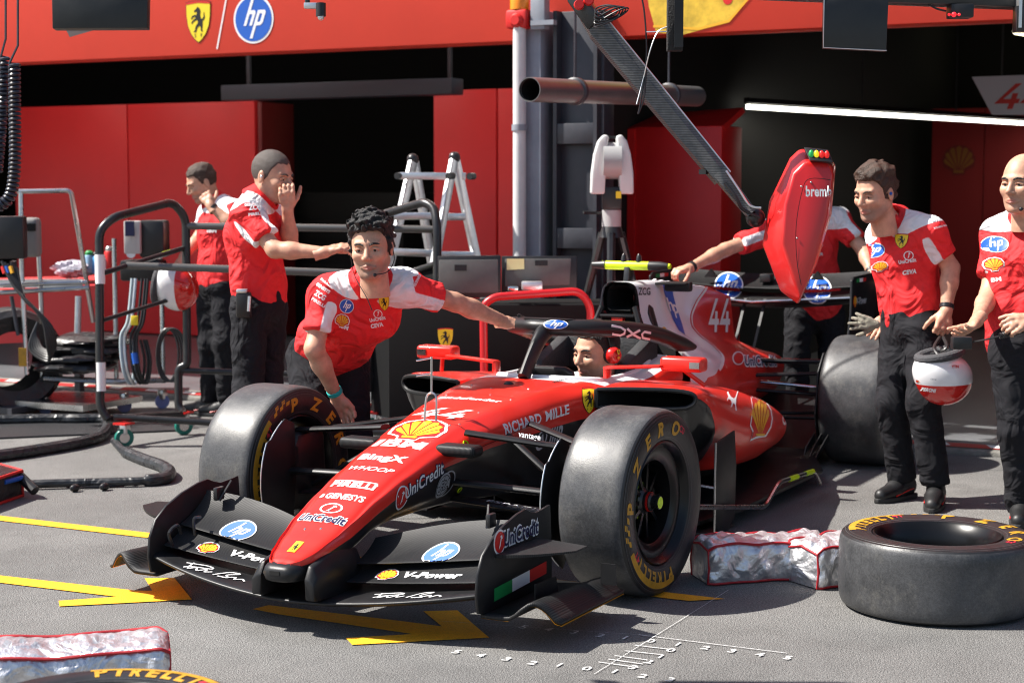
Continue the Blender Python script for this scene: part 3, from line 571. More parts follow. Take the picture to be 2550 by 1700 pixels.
def sp_blk(co):
    x, y, z = co[:, 0], np.abs(co[:, 1]), co[:, 2]; xb = np.interp(z, [.2, .45, .58, .63, .652, .664, .7], [-1.16, -1.09, -1.0, -.92, -.8, -.5, -.2]); return np.maximum(x-xb, np.interp(x, [-3, -1.9, -1.3, -1], [.14, .22, .26, .22])-z)
PODS = []
for s in (1, -1):
    S = smooth_st(interp_st(SP, 10), 3); rings = []
    for i, (x, h) in enumerate(S):
        c = chaik([V((y, z, 0)) for y, z in h], 2); 
        sk = .18*max(0, 1-(-.72-x)/.35) if True else 0      # the inlet lip sweeps back towards the outside
        rings.append([V((x-sk*max(0, (q.x-.335)/.4), s*q.x, q.y)) for q in c])
    b = B(); b.rings(rings, closed_u=True)
    pod = obj('sidepod', b, M_red, car, attrs={'blk': sp_blk, 'wht': lambda co: co[:, 0]*0-1}, ang=55); PODS.append(pod)
    r0 = rings[0]; cen = sum(r0, V())/len(r0)
    obj('inlet_lip', B().tube(r0, .010, 8, closed=True), M_carbonp, pod)
    inn = [[cen+(p-cen)*k+V((-d, 0, 0)) for p in r0] for k, d in ((.985, 0), (.85, .12), (.6, .28))]; inn[1] = [p-V((0, 0, .012)) for p in inn[1]]; inn[2] = [p-V((0, 0, .05)) for p in inn[2]]
    obj('inlet_throat', B().rings(inn, True), M_void, pod, fix=False)
    ib = B().rings([inn[2]], True) if False else B().add(inn[2], [tuple(range(len(r0)))]); obj('inlet_back', ib, M_void, pod, smooth=False, fix=False)
bvp = bvh_of(PODS[0])
# ---- floor, boards, stay
obj('floor', B().prism([(-.9, .1), (-.92, .60), (-1.02, .70), (-1.4, .755), (-2.6, .76), (-2.95, .62), (-3.2, .56), (-3.75, .5), (-3.75, -.5), (-3.2, -.56), (-2.95, -.62), (-2.6, -.76), (-1.4, -.755), (-1.02, -.7), (-.92, -.6), (-.9, -.1)], ((0, 0, .075), (1, 0, 0), (0, 1, 0), (0, 0, 1)), .022), M_carbonp, car, bevel=.005)
obj('plank', B().box((-1.9, 0, .045), (2.6, .3, .03)), M_blk, car)
obj('lower_chassis', B().prism([(-.55, .27), (-.8, .16), (-1.0, .085), (-3.4, .085), (-3.4, .3), (-1.2, .35)], ((0, 0, 0), (1, 0, 0), (0, 0, 1), (0, 1, 0)), .46), M_carbonp, car, bevel=.03)
for s in (1, -1):
    bo = obj('floor_board', B().prism([(-.955, .30), (-.965, .44), (-1.19, .465), (-1.215, .3), (-1.2, .08), (-1.12, .035), (-1.02, .03), (-.965, .08)], ((0, s*.785, 0), (1, 0, 0), (0, 0, 1), (0, 1, 0)), .009), M_carbonp, car, bevel=.003)
    obj('board_foot', B().prism([(-.9, .0), (-.98, .16), (-1.2, .19), (-1.25, 0)], ((0, s*.6, .04), (1, 0, 0), (0, s, 0), (0, 0, 1)), .01), M_carbonp, bo, bevel=.003)
    obj('board_edge', B().tube([(-.952, s*.787, .05), (-.95, s*.787, .3), (-.958, s*.787, .44)], .005, 6), M_steel, bo)
    obj('board_stay', B().tube([(-.98, s*.785, .24), (-1.0, s*.62, .25)], .008, 6), M_steel, bo)
    for k in range(3): obj('floor_strake', B().prism([(0, 0), (.02, .15), (-.3, .12), (-.35, 0)], ((-1.0, s*(.3+k*.12), .085), (1, 0, 0), (0, 0, 1), (0, 1, 0)), .006), M_carbonp, car)
stay = obj('floor_stay', B().tube(fillet([PL(1720, 1262, 1, .82), PL(1905, 1262, 1, .82), PL(1940, 1200, 1, .82), PL(2028, 1172, 1, .82), PL(2042, 1205, 1, .82)], .05), .011, 8), M_steel, car)
for a, b_ in (((1965, 1193), (1985, 1186)), ((2006, 1179), (2024, 1173))): obj('stay_marker', B().tube([PL(*a, 1, .82), PL(*b_, 1, .82)], .0135, 8), M_fluo, stay)
# ---- halo
hz = .905; HB = B(); hoop = [(-1.6, -.345, .80), (-1.42, -.335, .845), (-1.2, -.29, .885), (-1.02, -.20, .903), (-.93, -.08, .908), (-.915, 0, .908), (-.93, .08, .908), (-1.02, .20, .903), (-1.2, .29, .885), (-1.42, .335, .845), (-1.6, .345, .80), (-1.78, .335, .765)]
hp_ = crom([(-1.78, -.335, .765)]+hoop, 8)
def ell(pts, ru, rv, up=V((0, 0, 1)), n=14):
    pts = [V(p) for p in pts]; R = []
    for i, p in enumerate(pts):
        t = (pts[min(i+1, len(pts)-1)]-pts[max(i-1, 0)]).normalized(); sd = up.cross(t).normalized(); u2 = t.cross(sd); a = ru[i] if isinstance(ru, list) else ru; c = rv[i] if isinstance(rv, list) else rv
        R.append([p+sd*(a*cos(2*pi*k/n))+u2*(c*sin(2*pi*k/n)) for k in range(n)])
    return R
nh = len(hp_); halo = obj('halo', HB.rings(ell(hp_, .046, [.038 if 5 < i < nh-6 else .022+.016*min(i, nh-1-i)/6 for i in range(nh)]), True, cap=True), M_carbonp, car)
pil = crom([(-.70, 0, .70), (-.78, 0, .79), (-.86, 0, .865), (-.93, 0, .9)], 5)
obj('halo_pillar', B().rings(ell(pil, [.021+.014*abs(i/(len(pil)-1)-.2)**1.5*2.5 for i in range(len(pil))], .04, V((0, 1, 0)) if False else V((0, 0, 1))), True, cap=True), M_carbonp, halo)
obj('halo_fairing', B().prism([(-.03, -.13), (.015, -.1), (.03, 0), (.015, .1), (-.03, .13), (-.05, 0)], ((-.92, 0, .943), (1, 0, 0), (0, 1, 0), (0, 0, 1)), .006), M_carbonp, halo)
obj('halo_vane', B().tube(crom([(-.97, -.16, .948), (-1.2, -.27, .93), (-1.45, -.33, .88)], 6), .008, 6), M_carbonp, halo)
# ---- mirrors
for s in (1, -1):
    mi = obj('mirror', B().box((-1.03, s*.61, .762), (.085, .195, .062)), mat('mirror_red', RED, .3, coat=.3), car, bevel=.016, seg=3)
    obj('mirror_glass', B().box((-1.075, s*.61, .762), (.004, .16, .045)), M_chrome, mi)
    obj('mirror_grille', B().box((-.9855, s*.675, .762), (.004, .045, .028)), M_steel, mi)
    obj('mirror_stalk', B().prism([(0, 0), (.06, .0), (.04, .26), (-.01, .26)], ((-.99, s*.27, .738), (1, 0, 0), V((0, s, .06)).normalized(), V((0, -.06*s, 1)).normalized()), .012), mat('mirror_red', ()), mi, bevel=.004)
    obj('mirror_post', B().box((-.97, s*.275, .715), (.05, .02, .05)), mat('mirror_red', ()), mi, bevel=.004)
    obj('mirror_brace', B().tube([(-1.05, s*.60, .735), (-1.15, s*.66, .66)], .010, 8), mat('mirror_red', ()), mi)
# small fittings
obj('radio_dome', B().sphere((-.52, .02, .695), .022, sc=(1, 1, .6)), M_blk, car)
pt = obj('pitot_probe', B().tube([(.098, 0, .72), (.098, 0, .865)], .0045, 8), M_steel, car)
for s in (-1, 1): obj('probe_leg', B().tube(crom([(.098, 0, .725), (.10, s*.022, .705), (.11, s*.026, .61)], 4), .0045, 8), M_steel, pt)
for zz, ln in ((.86, .05), (.80, .05)): obj('probe_arm', B().tube([(.098, 0, zz), (.14, -.045, zz-.008)], .0035, 6), M_steel, pt)
# ---- rear end: wing, pylon, crash box, suspension
rwg = obj('rear_wing_plane', B(), M_carbonp, car) if False else None
def airfoil(b, x0, z0, ch, cam_, th, ys, ang, xo=None, zo=None, n=12):
    R = []
    for j, y in enumerate(ys):
        x1 = x0+(xo[j] if xo else 0); z1 = z0+(zo[j] if zo else 0); c = ch[j] if isinstance(ch, list) else ch; up = []; lo = []; A = ang[j] if isinstance(ang, list) else ang
        for k in range(n+1):
            t = .5-.5*cos(pi*k/n); tt = th*c*2.6*(sqrt(t)*(1-t))+.0015; m_ = -cam_*c*4*t*(1-t)
            for lst, sg in ((up, 1), (lo, -1)): lst.append((t*c, m_+sg*tt))
        pts = up+lo[::-1]; R.append([V((x1-(px*cos(A)-pz*sin(A)*1), y, z1+px*sin(A)+pz*cos(A))) for px, pz in pts])
    return b.rings(R, True, cap=True)
yr = list(np.linspace(-.6, .6, 13))
rwm = obj('rear_wing_plane', airfoil(B(), -3.66, .90, .28, .12, .07, yr, radians(8), zo=[-.045*(1-(y/.6)**2) for y in yr]), M_carbonp, car)
rwf = obj('rear_wing_flap', airfoil(B(), -3.86, .955, .17, .1, .06, yr, radians(28), zo=[-.03*(1-(y/.6)**2) for y in yr]), M_carbon, car)
for s in (1, -1):
    ep = obj('rear_wing_endplate', B().prism([(-3.58, 1.0), (-3.62, 1.02), (-4.1, 1.03), (-4.12, .9), (-4.0, .68), (-3.75, .52), (-3.5, .42), (-3.42, .42), (-3.5, .62), (-3.57, .8)], ((0, s*.612, 0), (1, 0, 0), (0, 0, 1), (0, 1, 0)), .014), M_carbonp, car, bevel=.004)
    for k, m_ in enumerate((M_dgreen, M_dwhite, M_dred)): decal('flag_stripe', sh_poly([(-.10+k*.067, 0), (-.10+(k+1)*.067, 0), (-.10+(k+1)*.067, .022), (-.10+k*.067, .022)]), plane_fn((-3.75, s*.612, .985), (-1, 0, 0), (0, 0, 1), (0, 1, 0), .009), m_, ep)
    if s == 1:
        f_ = plane_fn((-3.72, .612, .86), (-1, 0, 0), (0, 0, 1), (0, 1, 0), .009); FLIP = V((0, 1, 0))
        words(f_, 'V-Power', .04, M_dgrey, ep, .03, .15, dx=.04); logo_shell(plane_fn((-3.62, .612, .88), (-1, 0, 0), (0, 0, 1), (0, 1, 0), .009), .035, ep, M_dora, False)
    obj('wing_tab', B().prism([(-.04, 0), (.04, 0), (0, .05)], ((-3.86, s*.33, .985), (0, 1, 0), (0, 0, 1), (1, 0, 0)), .03), M_carbonp, rwf)
    py = obj('wing_pylon', B().bar((-3.72, s*.06, .87), (-3.5, s*.06, .56), .012, .016, (0, 1, 0)), M_carbonp, car)
obj('flap_actuator', B().box((-3.92, 0, .985), (.08, .07, .05)), M_blk, rwf, bevel=.008)
FLIP = None
obj('wing_rail', B().tube([(-3.66, -.6, .90), (-3.65, 0, .86), (-3.66, .6, .90)], .007, 6), M_steel, rwm)
obj('crash_box', B().tube([(-3.6, 0, .42), (-3.9, 0, .42), (-4.1, 0, .42)], [.12, .09, .05], 12), M_carbonp, car)
obj('diffuser', B().prism([(-3.2, .08), (-3.9, .30), (-3.9, .27), (-3.25, .06)], ((0, 0, 0), (1, 0, 0), (0, 0, 1), (0, 1, 0)), .96), M_carbonp, car)
def arm(name, a, b_, w, h, m=None):
    a, b_ = V(a), V(b_); d = (b_-a).normalized(); sx = V((1, 0, 0)); sx = (sx-d*sx.dot(d)).normalized(); up = d.cross(sx); R = []
    for p in (a, a.lerp(b_, .5), b_): R.append([p+sx*(w/2*cos(2*pi*k/12))+up*(h/2*sin(2*pi*k/12)) for k in range(12)])
    return obj(name, B().rings(R, True, cap=True), m or M_carbonp, car)
for s in (1, -1):
    for (za, zb, xa, xb) in ((.56, .56, -3.25, -3.4), (.50, .50, -3.0, -3.4), (.30, .28, -2.95, -3.4), (.24, .24, -3.3, -3.42), (.42, .38, -3.05, -3.3)):
        arm('rear_suspension_arm', (xa, s*.18, za), (xb, s*.66, zb), .05, .022)
    arm('rear_suspension_arm', (-3.3, s*.2, .555), (-3.42, s*.68, .555), .03, .03, M_chrome)
    arm('rear_suspension_arm', (-3.1, s*.25, .46), (-3.25, s*.64, .42), .03, .02, M_chrome)
    obj('rear_brake_vane', B().prism([(-3.16, .12), (-3.1, .3), (-3.14, .52), (-3.24, .62), (-3.5, .6), (-3.55, .2), (-3.4, .1)], ((0, s*.56, 0), (1, 0, 0), (0, 0, 1), (0, 1, 0)), .01), M_carbonp, car, bevel=.003)
    for k in range(3): obj('rear_floor_winglet', B().prism([(-2.92+k*.03, .1), (-3.1, .16), (-3.1, .2), (-2.95, .14)], ((0, s*(.56+.04*k), 0), (1, 0, 0), (0, 0, 1), (0, 1, 0)), .006), M_carbonp, car)
# ---- wheels (sub-pieces hang on each rim)
def tyre_prof(R, W):
    return [(R*.645, W*.40), (R*.67, W*.452), (R*.74, W*.485), (R*.82, W*.498), (R*.89, W*.49), (R*.925, W*.478), (R*.93, W*.470), (R*.955, W*.462), (R*.972, W*.44), (R*.985, W*.405), (R*.994, W*.36), (R, W*.28), (R*1.001, 0)]
def wheel(name, c, R, W, steer, parent, outer=1, rot=0, loose=False, axis=None, mark_rot=0):
    """a wheel as rim mesh with tyre, lettering and nut as its pieces. axis points to the decorated face"""
    c = V(c); ax = V(axis) if axis else V((-sin(steer), cos(steer), 0))*1.0; ax.normalize(); up0 = V((0, 0, 1)) if abs(ax.z) < .9 else V((1, 0, 0))
    up = (up0-ax*up0.dot(ax)).normalized(); hx = up.cross(ax) if True else None       # hx = to the right when looking at the face
    o = outer; rm = obj(name, B().lathe([(R*.63, -W*.42), (R*.65, -W*.45), (R*.655, -W*.40), (R*.60, -W*.36), (R*.58, 0), (R*.585, W*.25), (R*.60, W*.34), (R*.64, W*.40), (R*.66, W*.445), (R*.645, W*.46), (R*.615, W*.43), (R*.59, W*.36), (R*.56, W*.30), (R*.555, W*.12)], c, ax, 56, up=up), M_rim, parent)
    pf = tyre_prof(R, W); full = pf+[(r, -w) for r, w in pf[::-1][1:]]
    tb = B().lathe([q for q in full if True], c, ax, 96, up=up)
    t = obj('tyre', tb, [M_side, M_tread], rm, ang=28)
    me = t.data
    for p in me.polygons:
        d = p.center-c; rr = (d-ax*d.dot(ax)).length
        if rr > R*.976: p.material_index = 1
    def sw(r_at):       # map (arc x, radial y) on the decorated sidewall
        pr = sorted([(r, w) for r, w in pf if w > W*.3]); rr_, ww_ = [q[0] for q in pr], [q[1] for q in pr]
        def mk(phi0, r0, sgn=1):
            def fn(x, y):
                r = r0+y; ph = phi0-x/r0; off = np.interp(r, rr_, ww_)*o+.0015*o
                return c+ax*off+(hx*cos(ph)+up*sin(ph))*r
            return fn
        return mk
    mk = sw(0); r0 = R*.735
    for ch, a in zip('PZERO', (176, 146, 121, 98, 73)): decal('tyre_lettering', sh_text(ch, .052*R/.35, .045, .12), mk(radians(a+mark_rot), r0), M_tyel, rm, .02)
    for k, ch in enumerate('PIRELLI'): decal('tyre_lettering', sh_text(ch, .045*R/.35, .05, 0, .03*R/.35 if ch != 'I' else .012), mk(radians(280-k*9.5+mark_rot), r0), M_tyel, rm, .02)
    for rr, ww, a0, a1 in ((R*.868, .024, 208, 285), ):
        decal('tyre_band', sh_tf(sh_line([(x, 0) for x in np.linspace(0, radians(a1-a0)*rr, 30)], ww), 1), (lambda q: lambda x, y: q(x, y))(mk(radians(a1+mark_rot), rr)), M_tyel, rm, .02)
    for k in range(5):
        for j in range(2):
            if (k+j) % 2 == 0: decal('tyre_band', sh_tf(sh_poly([(0, 0), (.022, 0), (.03, .014), (.008, .014)]), 1), mk(radians(203-k*4.2+mark_rot), R*(.845+.04*j)), M_tyel, rm, .02)
    decal('tyre_chalk_mark', sh_text('4T', .03, .02), mk(radians(215+mark_rot), R*.76), M_tred, rm, .02); decal('tyre_chalk_mark', sh_text('C0', .026, .02), mk(radians(62+mark_rot), R*.80), M_tred, rm, .02)
    for r_, w_ in ((.935, .0025), (.905, .0018), (.70, .002)): decal('tyre_ridge', sh_line([(x, 0) for x in np.linspace(0, 2*pi*R*r_, 60)], w_), mk(0, R*r_), mat('rubber_ridge', (.06, .06, .062), .4), rm, .03)
    return rm, c, ax, up, hx
M_hubgold = mat('hub_green', (.4, .55, .02), .35, metal=.4)
def wheel_face(rm, c, ax, up, hx, R, W):
    obj('brake_drum', B().lathe([(0, .0), (R*.5, .0), (R*.53, -.05), (R*.53, -.2)], c, ax, 40, up=up), M_void, rm)
    obj('wheel_cover', B().lathe([(R*.60, W*.36), (R*.56, W*.365), (R*.50, W*.35), (R*.445, W*.30), (R*.43, W*.2), (R*.425, W*.08)], c, ax, 56, up=up), M_rim, rm)
    for k in range(10):
        a = 2*pi*k/10; d = hx*cos(a)+up*sin(a); tn = hx*-sin(a)+up*cos(a)
        obj('spoke', B().bar(c+d*R*.13+ax*W*.16, c+d*R*.44+ax*W*.12, .016, .02, ax), M_rim, rm)
    obj('hub', B().lathe([(R*.15, W*.05), (R*.15, W*.18), (R*.11, W*.22), (R*.11, W*.26)], c, ax, 28, up=up), M_blkm, rm)
    obj('hub_ring', B().lathe([(R*.17, W*.13), (R*.2, W*.13), (R*.2, W*.145), (R*.17, W*.145)], c, ax, 32, up=up), M_hubgold, rm)
    nu = obj('wheel_nut', B().lathe([(R*.10, W*.2), (R*.10, W*.30), (R*.075, W*.32), (R*.072, W*.42), (0, W*.42)], c, ax, 24, up=up), M_blkm, rm)
    obj('nut_band', B().lathe([(R*.103, W*.25), (R*.106, W*.25), (R*.106, W*.29), (R*.103, W*.29)], c, ax, 24, up=up), M_dred, rm)
    obj('nut_cap', B().lathe([(R*.064, W*.424), (0, W*.426)], c, ax, 20, up=up), M_fluo, rm)
STEER = radians(-3.56); RF, WF, RR_, WR = .3525, .28, .355, .375
wl = wheel('front_wheel', (0, .81, RF), RF, WF, STEER, car); wheel_face(*wl[:5], RF, WF)
wr = wheel('front_wheel', (0, -.81, RF), RF, WF, STEER, car, mark_rot=-76)
rl = wheel('rear_wheel', (-3.4, .7625, RR_), RR_, WR, 0, car); wheel_face(*rl[:5], RR_, WR)
rr2 = wheel('rear_wheel', (-3.4, -.7625, RR_), RR_, WR, 0, car)
for rm, c, ax, up, hx in (wr, rr2): obj('brake_drum', B().lathe([(0, .10), (RF*.42, .10), (RF*.46, .06), (RF*.5, -.05)], c, ax, 40, up=up), M_carbonp, rm)
# front brake ducts and wake vanes inside the wheels
for s in (1, -1):
    c = V((0, s*.81, RF)); ax = V((-sin(STEER), cos(STEER), 0)); hx_ = V((cos(STEER), sin(STEER), 0))
    o_ = c-ax*s*.20
    va = obj('wheel_vane', B().prism([(.345*cos(q_), .345*sin(q_)) if abs(q_) < .5 else (.345*cos(q_)*(1-.1*(abs(q_)-.5)), .30*sin(q_)) for q_ in np.linspace(-1.0, .95, 18)]+[(.13, .22), (.12, 0), (.15, -.22)], (o_, hx_, (0, 0, 1), ax), .008), M_carbonp, car, bevel=.003)
    obj('vane_edge', B().tube([o_+hx_*(.346*cos(q_) if abs(q_) < .5 else .346*cos(q_)*(1-.1*(abs(q_)-.5)))+V((0, 0, .345*sin(q_) if abs(q_) < .5 else .30*sin(q_))) for q_ in np.linspace(-.9, .9, 18)], .0028, 6), M_alu, va)
    obj('brake_duct', B().prism([(-.12, -.14), (.12, -.15), (.14, .05), (.08, .17), (-.1, .17)], (c-ax*s*.12, hx_, (0, 0, 1), ax), .14), M_carbonp, car, bevel=.03)
    obj('duct_inlet', B().box(c-ax*s*.15+hx_*.12+V((0, 0, .06)), (.06, .09, .12)), M_void, car, bevel=.01)
    # arms
    a1 = arm('front_suspension_arm', (.15, s*.18, .585), (.02, s*.68, .525), .055, .024)
    arm('front_suspension_arm', (-.28, s*.235, .575), (-.02, s*.68, .515), .05, .022)
    arm('front_suspension_arm', (.14, s*.12, .325), (.05, s*.66, .275), .10, .02)
    arm('front_suspension_arm', (-.35, s*.2, .30), (-.03, s*.67, .25), .07, .018)
    arm('push_rod', (-.12, s*.2, .56), (.0, s*.64, .29), .04, .026)
    arm('track_rod', (.2, s*.14, .40), (.16, s*.64, .38), .045, .028)
    obj('track_rod_fairing', B().box((.265, s*.215, .535), (.09, .17, .045)), M_carbon, car, bevel=.018, seg=3)
for (x, z) in ((.17, .545), (.14, .36)):
    h = bv.ray_cast(V((x, 1, z)), V((0, -1, 0)))
    if h[0] is not None: obj('jack_point_ring', B().lathe([(.008, .002), (.014, .002), (.014, .005), (.008, .005)], h[0], h[1], 16), M_fluo, chassis)
# ---- front wing
yw = list(np.linspace(-.682, .682, 33))
def lex(y): return 1.085-.11*(abs(y)/.682)**2.2
def lez(y): return .108+.07*(abs(y)/.682)**1.6
mp = obj('front_wing_main_plane', airfoil(B(), 0, 0, [.30+.04*(abs(y)/.68) for y in yw], .05, .045, yw, radians(5), [lex(y) for y in yw], [lez(y) for y in yw]), M_carbonp, car, ang=60)
flaps = []
for s in (1, -1):
    ys = [s*v for v in np.linspace(.115, .665, 20)]
    t = lambda y: (abs(y)-.115)/.55
    f1 = obj('front_wing_flap', airfoil(B(), 0, 0, [.15+.02*t(y) for y in ys], .10, .035, ys, [radians(20+6*t(y)) for y in ys], [.925-.0*t(y) for y in ys], [.155+.055*t(y)**1.2 for y in ys]), M_carbon, car, ang=60)
    f2 = obj('front_wing_flap', airfoil(B(), 0, 0, [.13+.09*sin(pi*min(1, t(y)*.62+.12)) for y in ys], .10, .03, ys, [radians(24+8*t(y)) for y in ys], [.855-.03*t(y) for y in ys], [.205+.065*t(y)**1.1 for y in ys]), M_carbon, car, ang=60)
    flaps += [f1, f2]
    # endplate with footplate, winglet and fences
    e = obj('front_wing_endplate', B().prism([(.985, .12), (.998, .18), (.99, .25), (.955, .31), (.89, .352), (.8, .385), (.70, .408), (.64, .414), (.605, .4), (.56, .388), (.5, .392), (.445, .398), (.435, .28), (.43, .12), (.6, .10), (.9, .10)], ((0, s*.68, 0), (1, 0, 0), (0, 0, 1), (0, 1, 0)), .012), M_carbonp, car, bevel=.004)
    R = []
    for x, k in ((.955, 1), (.9, 1), (.75, .9), (.55, .7), (.38, .5)):
        w = .27; R.append([V((x-.12*max(0, (u-.5))*(1 if x > .8 else 0), s*(.676+w*u), .112+k*(.055*sin(pi*max(0, u-.35)/.65*1.0)**2*(1 if u > .35 else 0))-(0.01 if u > .85 else 0))) for u in np.linspace(0, 1, 14)])
    fp = obj('footplate', B().rings(R, False), M_carbon, e, ang=70, mod=lambda o: setattr(o.modifiers.new('s', 'SOLIDIFY'), 'thickness', .012))
    obj('footplate_underside', B().rings([[p-V((0, 0, .0135)) for p in r] for r in R], False), mat('footplate_orange', (.75, .3, .01), .5), fp, fix=False)
    R = []
    for u in np.linspace(0, 1, 9): R.append([V((x+.0, s*(.684+.235*u), .292+.012*u+(.006 if k == 0 else -.006)*(1-u*.5))) for k, x in ((0, .87-.14*u*u), (0, .55+.09*u), (1, .55+.09*u), (1, .87-.14*u*u))])
    obj('endplate_winglet', B().rings(R, True, cap=True), M_carbon, e, ang=50)
    obj('foot_fence', B().prism([(.78, .118), (.78, .19), (.62, .185), (.6, .12)], ((0, s*.79, 0), (1, 0, 0), (0, 0, 1), (0, 1, 0)), .006), M_carbonp, e)
    obj('foot_fence', B().prism([(-.03, .0), (-.03, .075), (.025, .075), (.03, .0)], ((.46, s*.92, .135), (0, 1, 0), (0, 0, 1), (1, 0, 0)), .006), M_carbonp, e)
    if s < 0: obj('flap_bracket', B().tube(crom([(.93, s*.62, .215), (.95, s*.62, .265), (.90, s*.62, .285), (.88, s*.62, .25)], 4), .007, 6), M_blkm, f1)
    if s < 0: obj('flap_bracket', B().tube(crom([(.875, s*.56, .25), (.88, s*.56, .31), (.84, s*.56, .31)], 4), .006, 6), M_blkm, f2)
    obj('flap_actuator', B().box((.70, s*.58, .375), (.05, .02, .05)), M_blkm, f2, bevel=.006); obj('flap_actuator', B().tube([(.71, s*.57, .35), (.66, s*.55, .42)], .006, 6), M_blkm, f2)
    # nose pylon
    R = []
    for x, zt, zb in ((1.125, .20, .13), (1.10, .245, .125), (1.0, .27, .12), (.9, .285, .12), (.82, .26, .13)):
        R.append([V((x, s*y, z)) for y, z in ((.088, zt), (.108, zt-.004), (.128, (zt+zb)/2+.02), (.130, zb), (.112, zb), (.092, zb))])
    obj('nose_pylon', B().rings(R, True, cap=True), M_carbonp, car, bevel=.006)
ntip = obj('nose_tip', B().rings([[V((x, y*w, z0+(z-.5)*h)) for y, z in ((-1, .5), (-.85, .9), (-.5, 1), (.5, 1), (.85, .9), (1, .5), (.8, .08), (.4, 0), (-.4, 0), (-.8, .08))] for x, w, z0, h in ((1.06, .082, .215, .07), (1.12, .074, .218, .066), (1.15, .062, .217, .055), (1.162, .04, .216, .032))], True, cap=True), M_carbonp, car, ang=60)
obj('nose_slot', B().box((1.16, -.005, .222), (.008, .04, .014)), M_void, ntip)
# ================================================================== livery: lettering and emblems laid on the bodywork
bvch = bvh_of(chassis); bvm = bvh_of(mp)
def top_fn(x, y=0, tilt=None):
    h = bvch.ray_cast(V((x, y, 2)), V((0, 0, -1))); n = V(h[1]); n = V((n.x, 0, n.z)).normalized(); v = V((-n.z, 0, n.x)) ; return proj_fn(bvch, h[0], (0, 1, 0), v, n, .002, .1)
def side_fn(bvh, p, slope=0, n=(0, 1, 0), far=.3, off=.0025):
    u = V((-cos(slope), 0, sin(slope))); v = V((sin(slope), 0, cos(slope))); return proj_fn(bvh, p, u, v, n, off, far)
FLIP = None
# nose, from tip to cockpit: reads across the nose, tops towards the cockpit
fn = top_fn(1.045); 
decal('nose_badge', sh_poly([(-.016, -.03), (.016, -.03), (.016, .035), (-.016, .035)]), fn, M_dyel, chassis); decal('nose_badge_horse', sh_tf(sh_poly(HORSE), .026, .042, -.013, -.02), lift(fn, .002), M_dblack, chassis)
fn = top_fn(.875); decal('round_bank_logo', sh_tf(uni_shape(.046), 1, .66, .0, .062), fn, M_dwhite, chassis, .012)
words(fn, 'UniCredit', .042, M_dnavy, chassis, .02, 0, .19, 0, -.022, M_dwhite, .09)
words(top_fn(.765), 'GENESYS', .034, M_dwhite, chassis, .035, 0, .16, .015); decal('lettering', sh_tf(sh_poly([(0, .2), (.4, 0), (.7, .3), (.6, .9), (.2, 1)]), .025, .028, -.09, 0), top_fn(.765), M_dwhite, chassis)
fn = top_fn(.67); words(fn, 'PIRELLI', .034, M_dwhite, chassis, .05, 0, .185, 0, -.016); decal('lettering', sh_line([(-.095, .024), (.088, .024), (.094, .01)], .006), fn, M_dwhite, chassis)
words(top_fn(.575), 'WHOOP', .034, M_dwhite, chassis, .012, .25, .19)
words(top_fn(.485), 'BingX', .045, M_dwhite, chassis, .05, 0, .2)
ib = sh_text('IBM', .072, .06, 0, .215); decal('lettering', sh_cut(ib, [(k*.0091, k*.0091+.0058) for k in range(8)]), top_fn(.375), M_dwhite, chassis)
logo_shell(top_fn(.205), .104, chassis); 
fn = top_fn(.005); decal('race_number', sh_tf(fortyfour(.1, .3), 1.15, 1.25, -.02), fn, M_dwhite, chassis)
words(top_fn(-.20), 'Bitdefender', .036, M_dwhite, chassis, .03, 0, .29)
# left flank
fn = side_fn(bvch, (.415, .16, .437), radians(15)); words(fn, 'UniCredit', .05, M_dwhite, chassis, .02, .05, .25, -.02, -.012, M_dnavy, .055)
fn = side_fn(bvch, (.575, .14, .398), radians(15)); decal('round_bank_logo_ring', sh_disc(.042, 30, .046), fn, M_dwhite, chassis); decal('round_bank_logo', sh_disc(.036, 30, .04), lift(fn, .001), M_dred, chassis); decal('round_bank_logo_stroke', sh_tf(sh_poly([(-.35, -.75), (.0, -.4), (.28, .35), (.5, .25), (.35, .7), (-.05, .55), (.12, .45), (-.12, -.2)]), .034), lift(fn, .002), M_dwhite, chassis)
fn = side_fn(bvch, (.275, .16, .402), radians(6)); decal('federation_disc', sh_tf(sh_disc(.044, 30, .05), 1, 1, -.014, 0), fn, M_dgrey, chassis); decal('federation_ring', sh_tf(sh_ring(.046, .052), 1, 1, .012, 0), lift(fn, .001), M_dgrey, chassis); decal('federation_globe_lines', sh_tf(sh_join(sh_ring(.038, .041), sh_line([(0, -.04), (0, .04)], .003), sh_line([(-.04, 0), (.04, 0)], .003)), 1, 1, -.014, 0), lift(fn, .002), M_dblack, chassis)
words(lift(fn, .003), 'FiA', .036, M_dgrey, chassis, .03, .15, .07, 0, -.018, M_dblack, .08)
f = side_fn(bvch, (-.315, .25, .588), radians(4)); words(f, 'RICHARD', .040, M_dwhite, chassis, .03, .06, .255, -.105, -.02); words(f, 'MILLE', .040, M_dwhite, chassis, .03, .06, .175, .143, -.02)
fn = side_fn(bvch, (-.43, .25, .497), radians(3)); decal('watch_logo', sh_join(sh_tf(sh_ring(.75, 1, 30), .04, .045, -.06), sh_tf(sh_text('A', .05, .03), 1, 1, -.06, -.025), sh_tf(sh_text('IIIR', .08, .03, 0, .10), 1, 1, .055, -.04)), fn, M_dgrey, chassis)
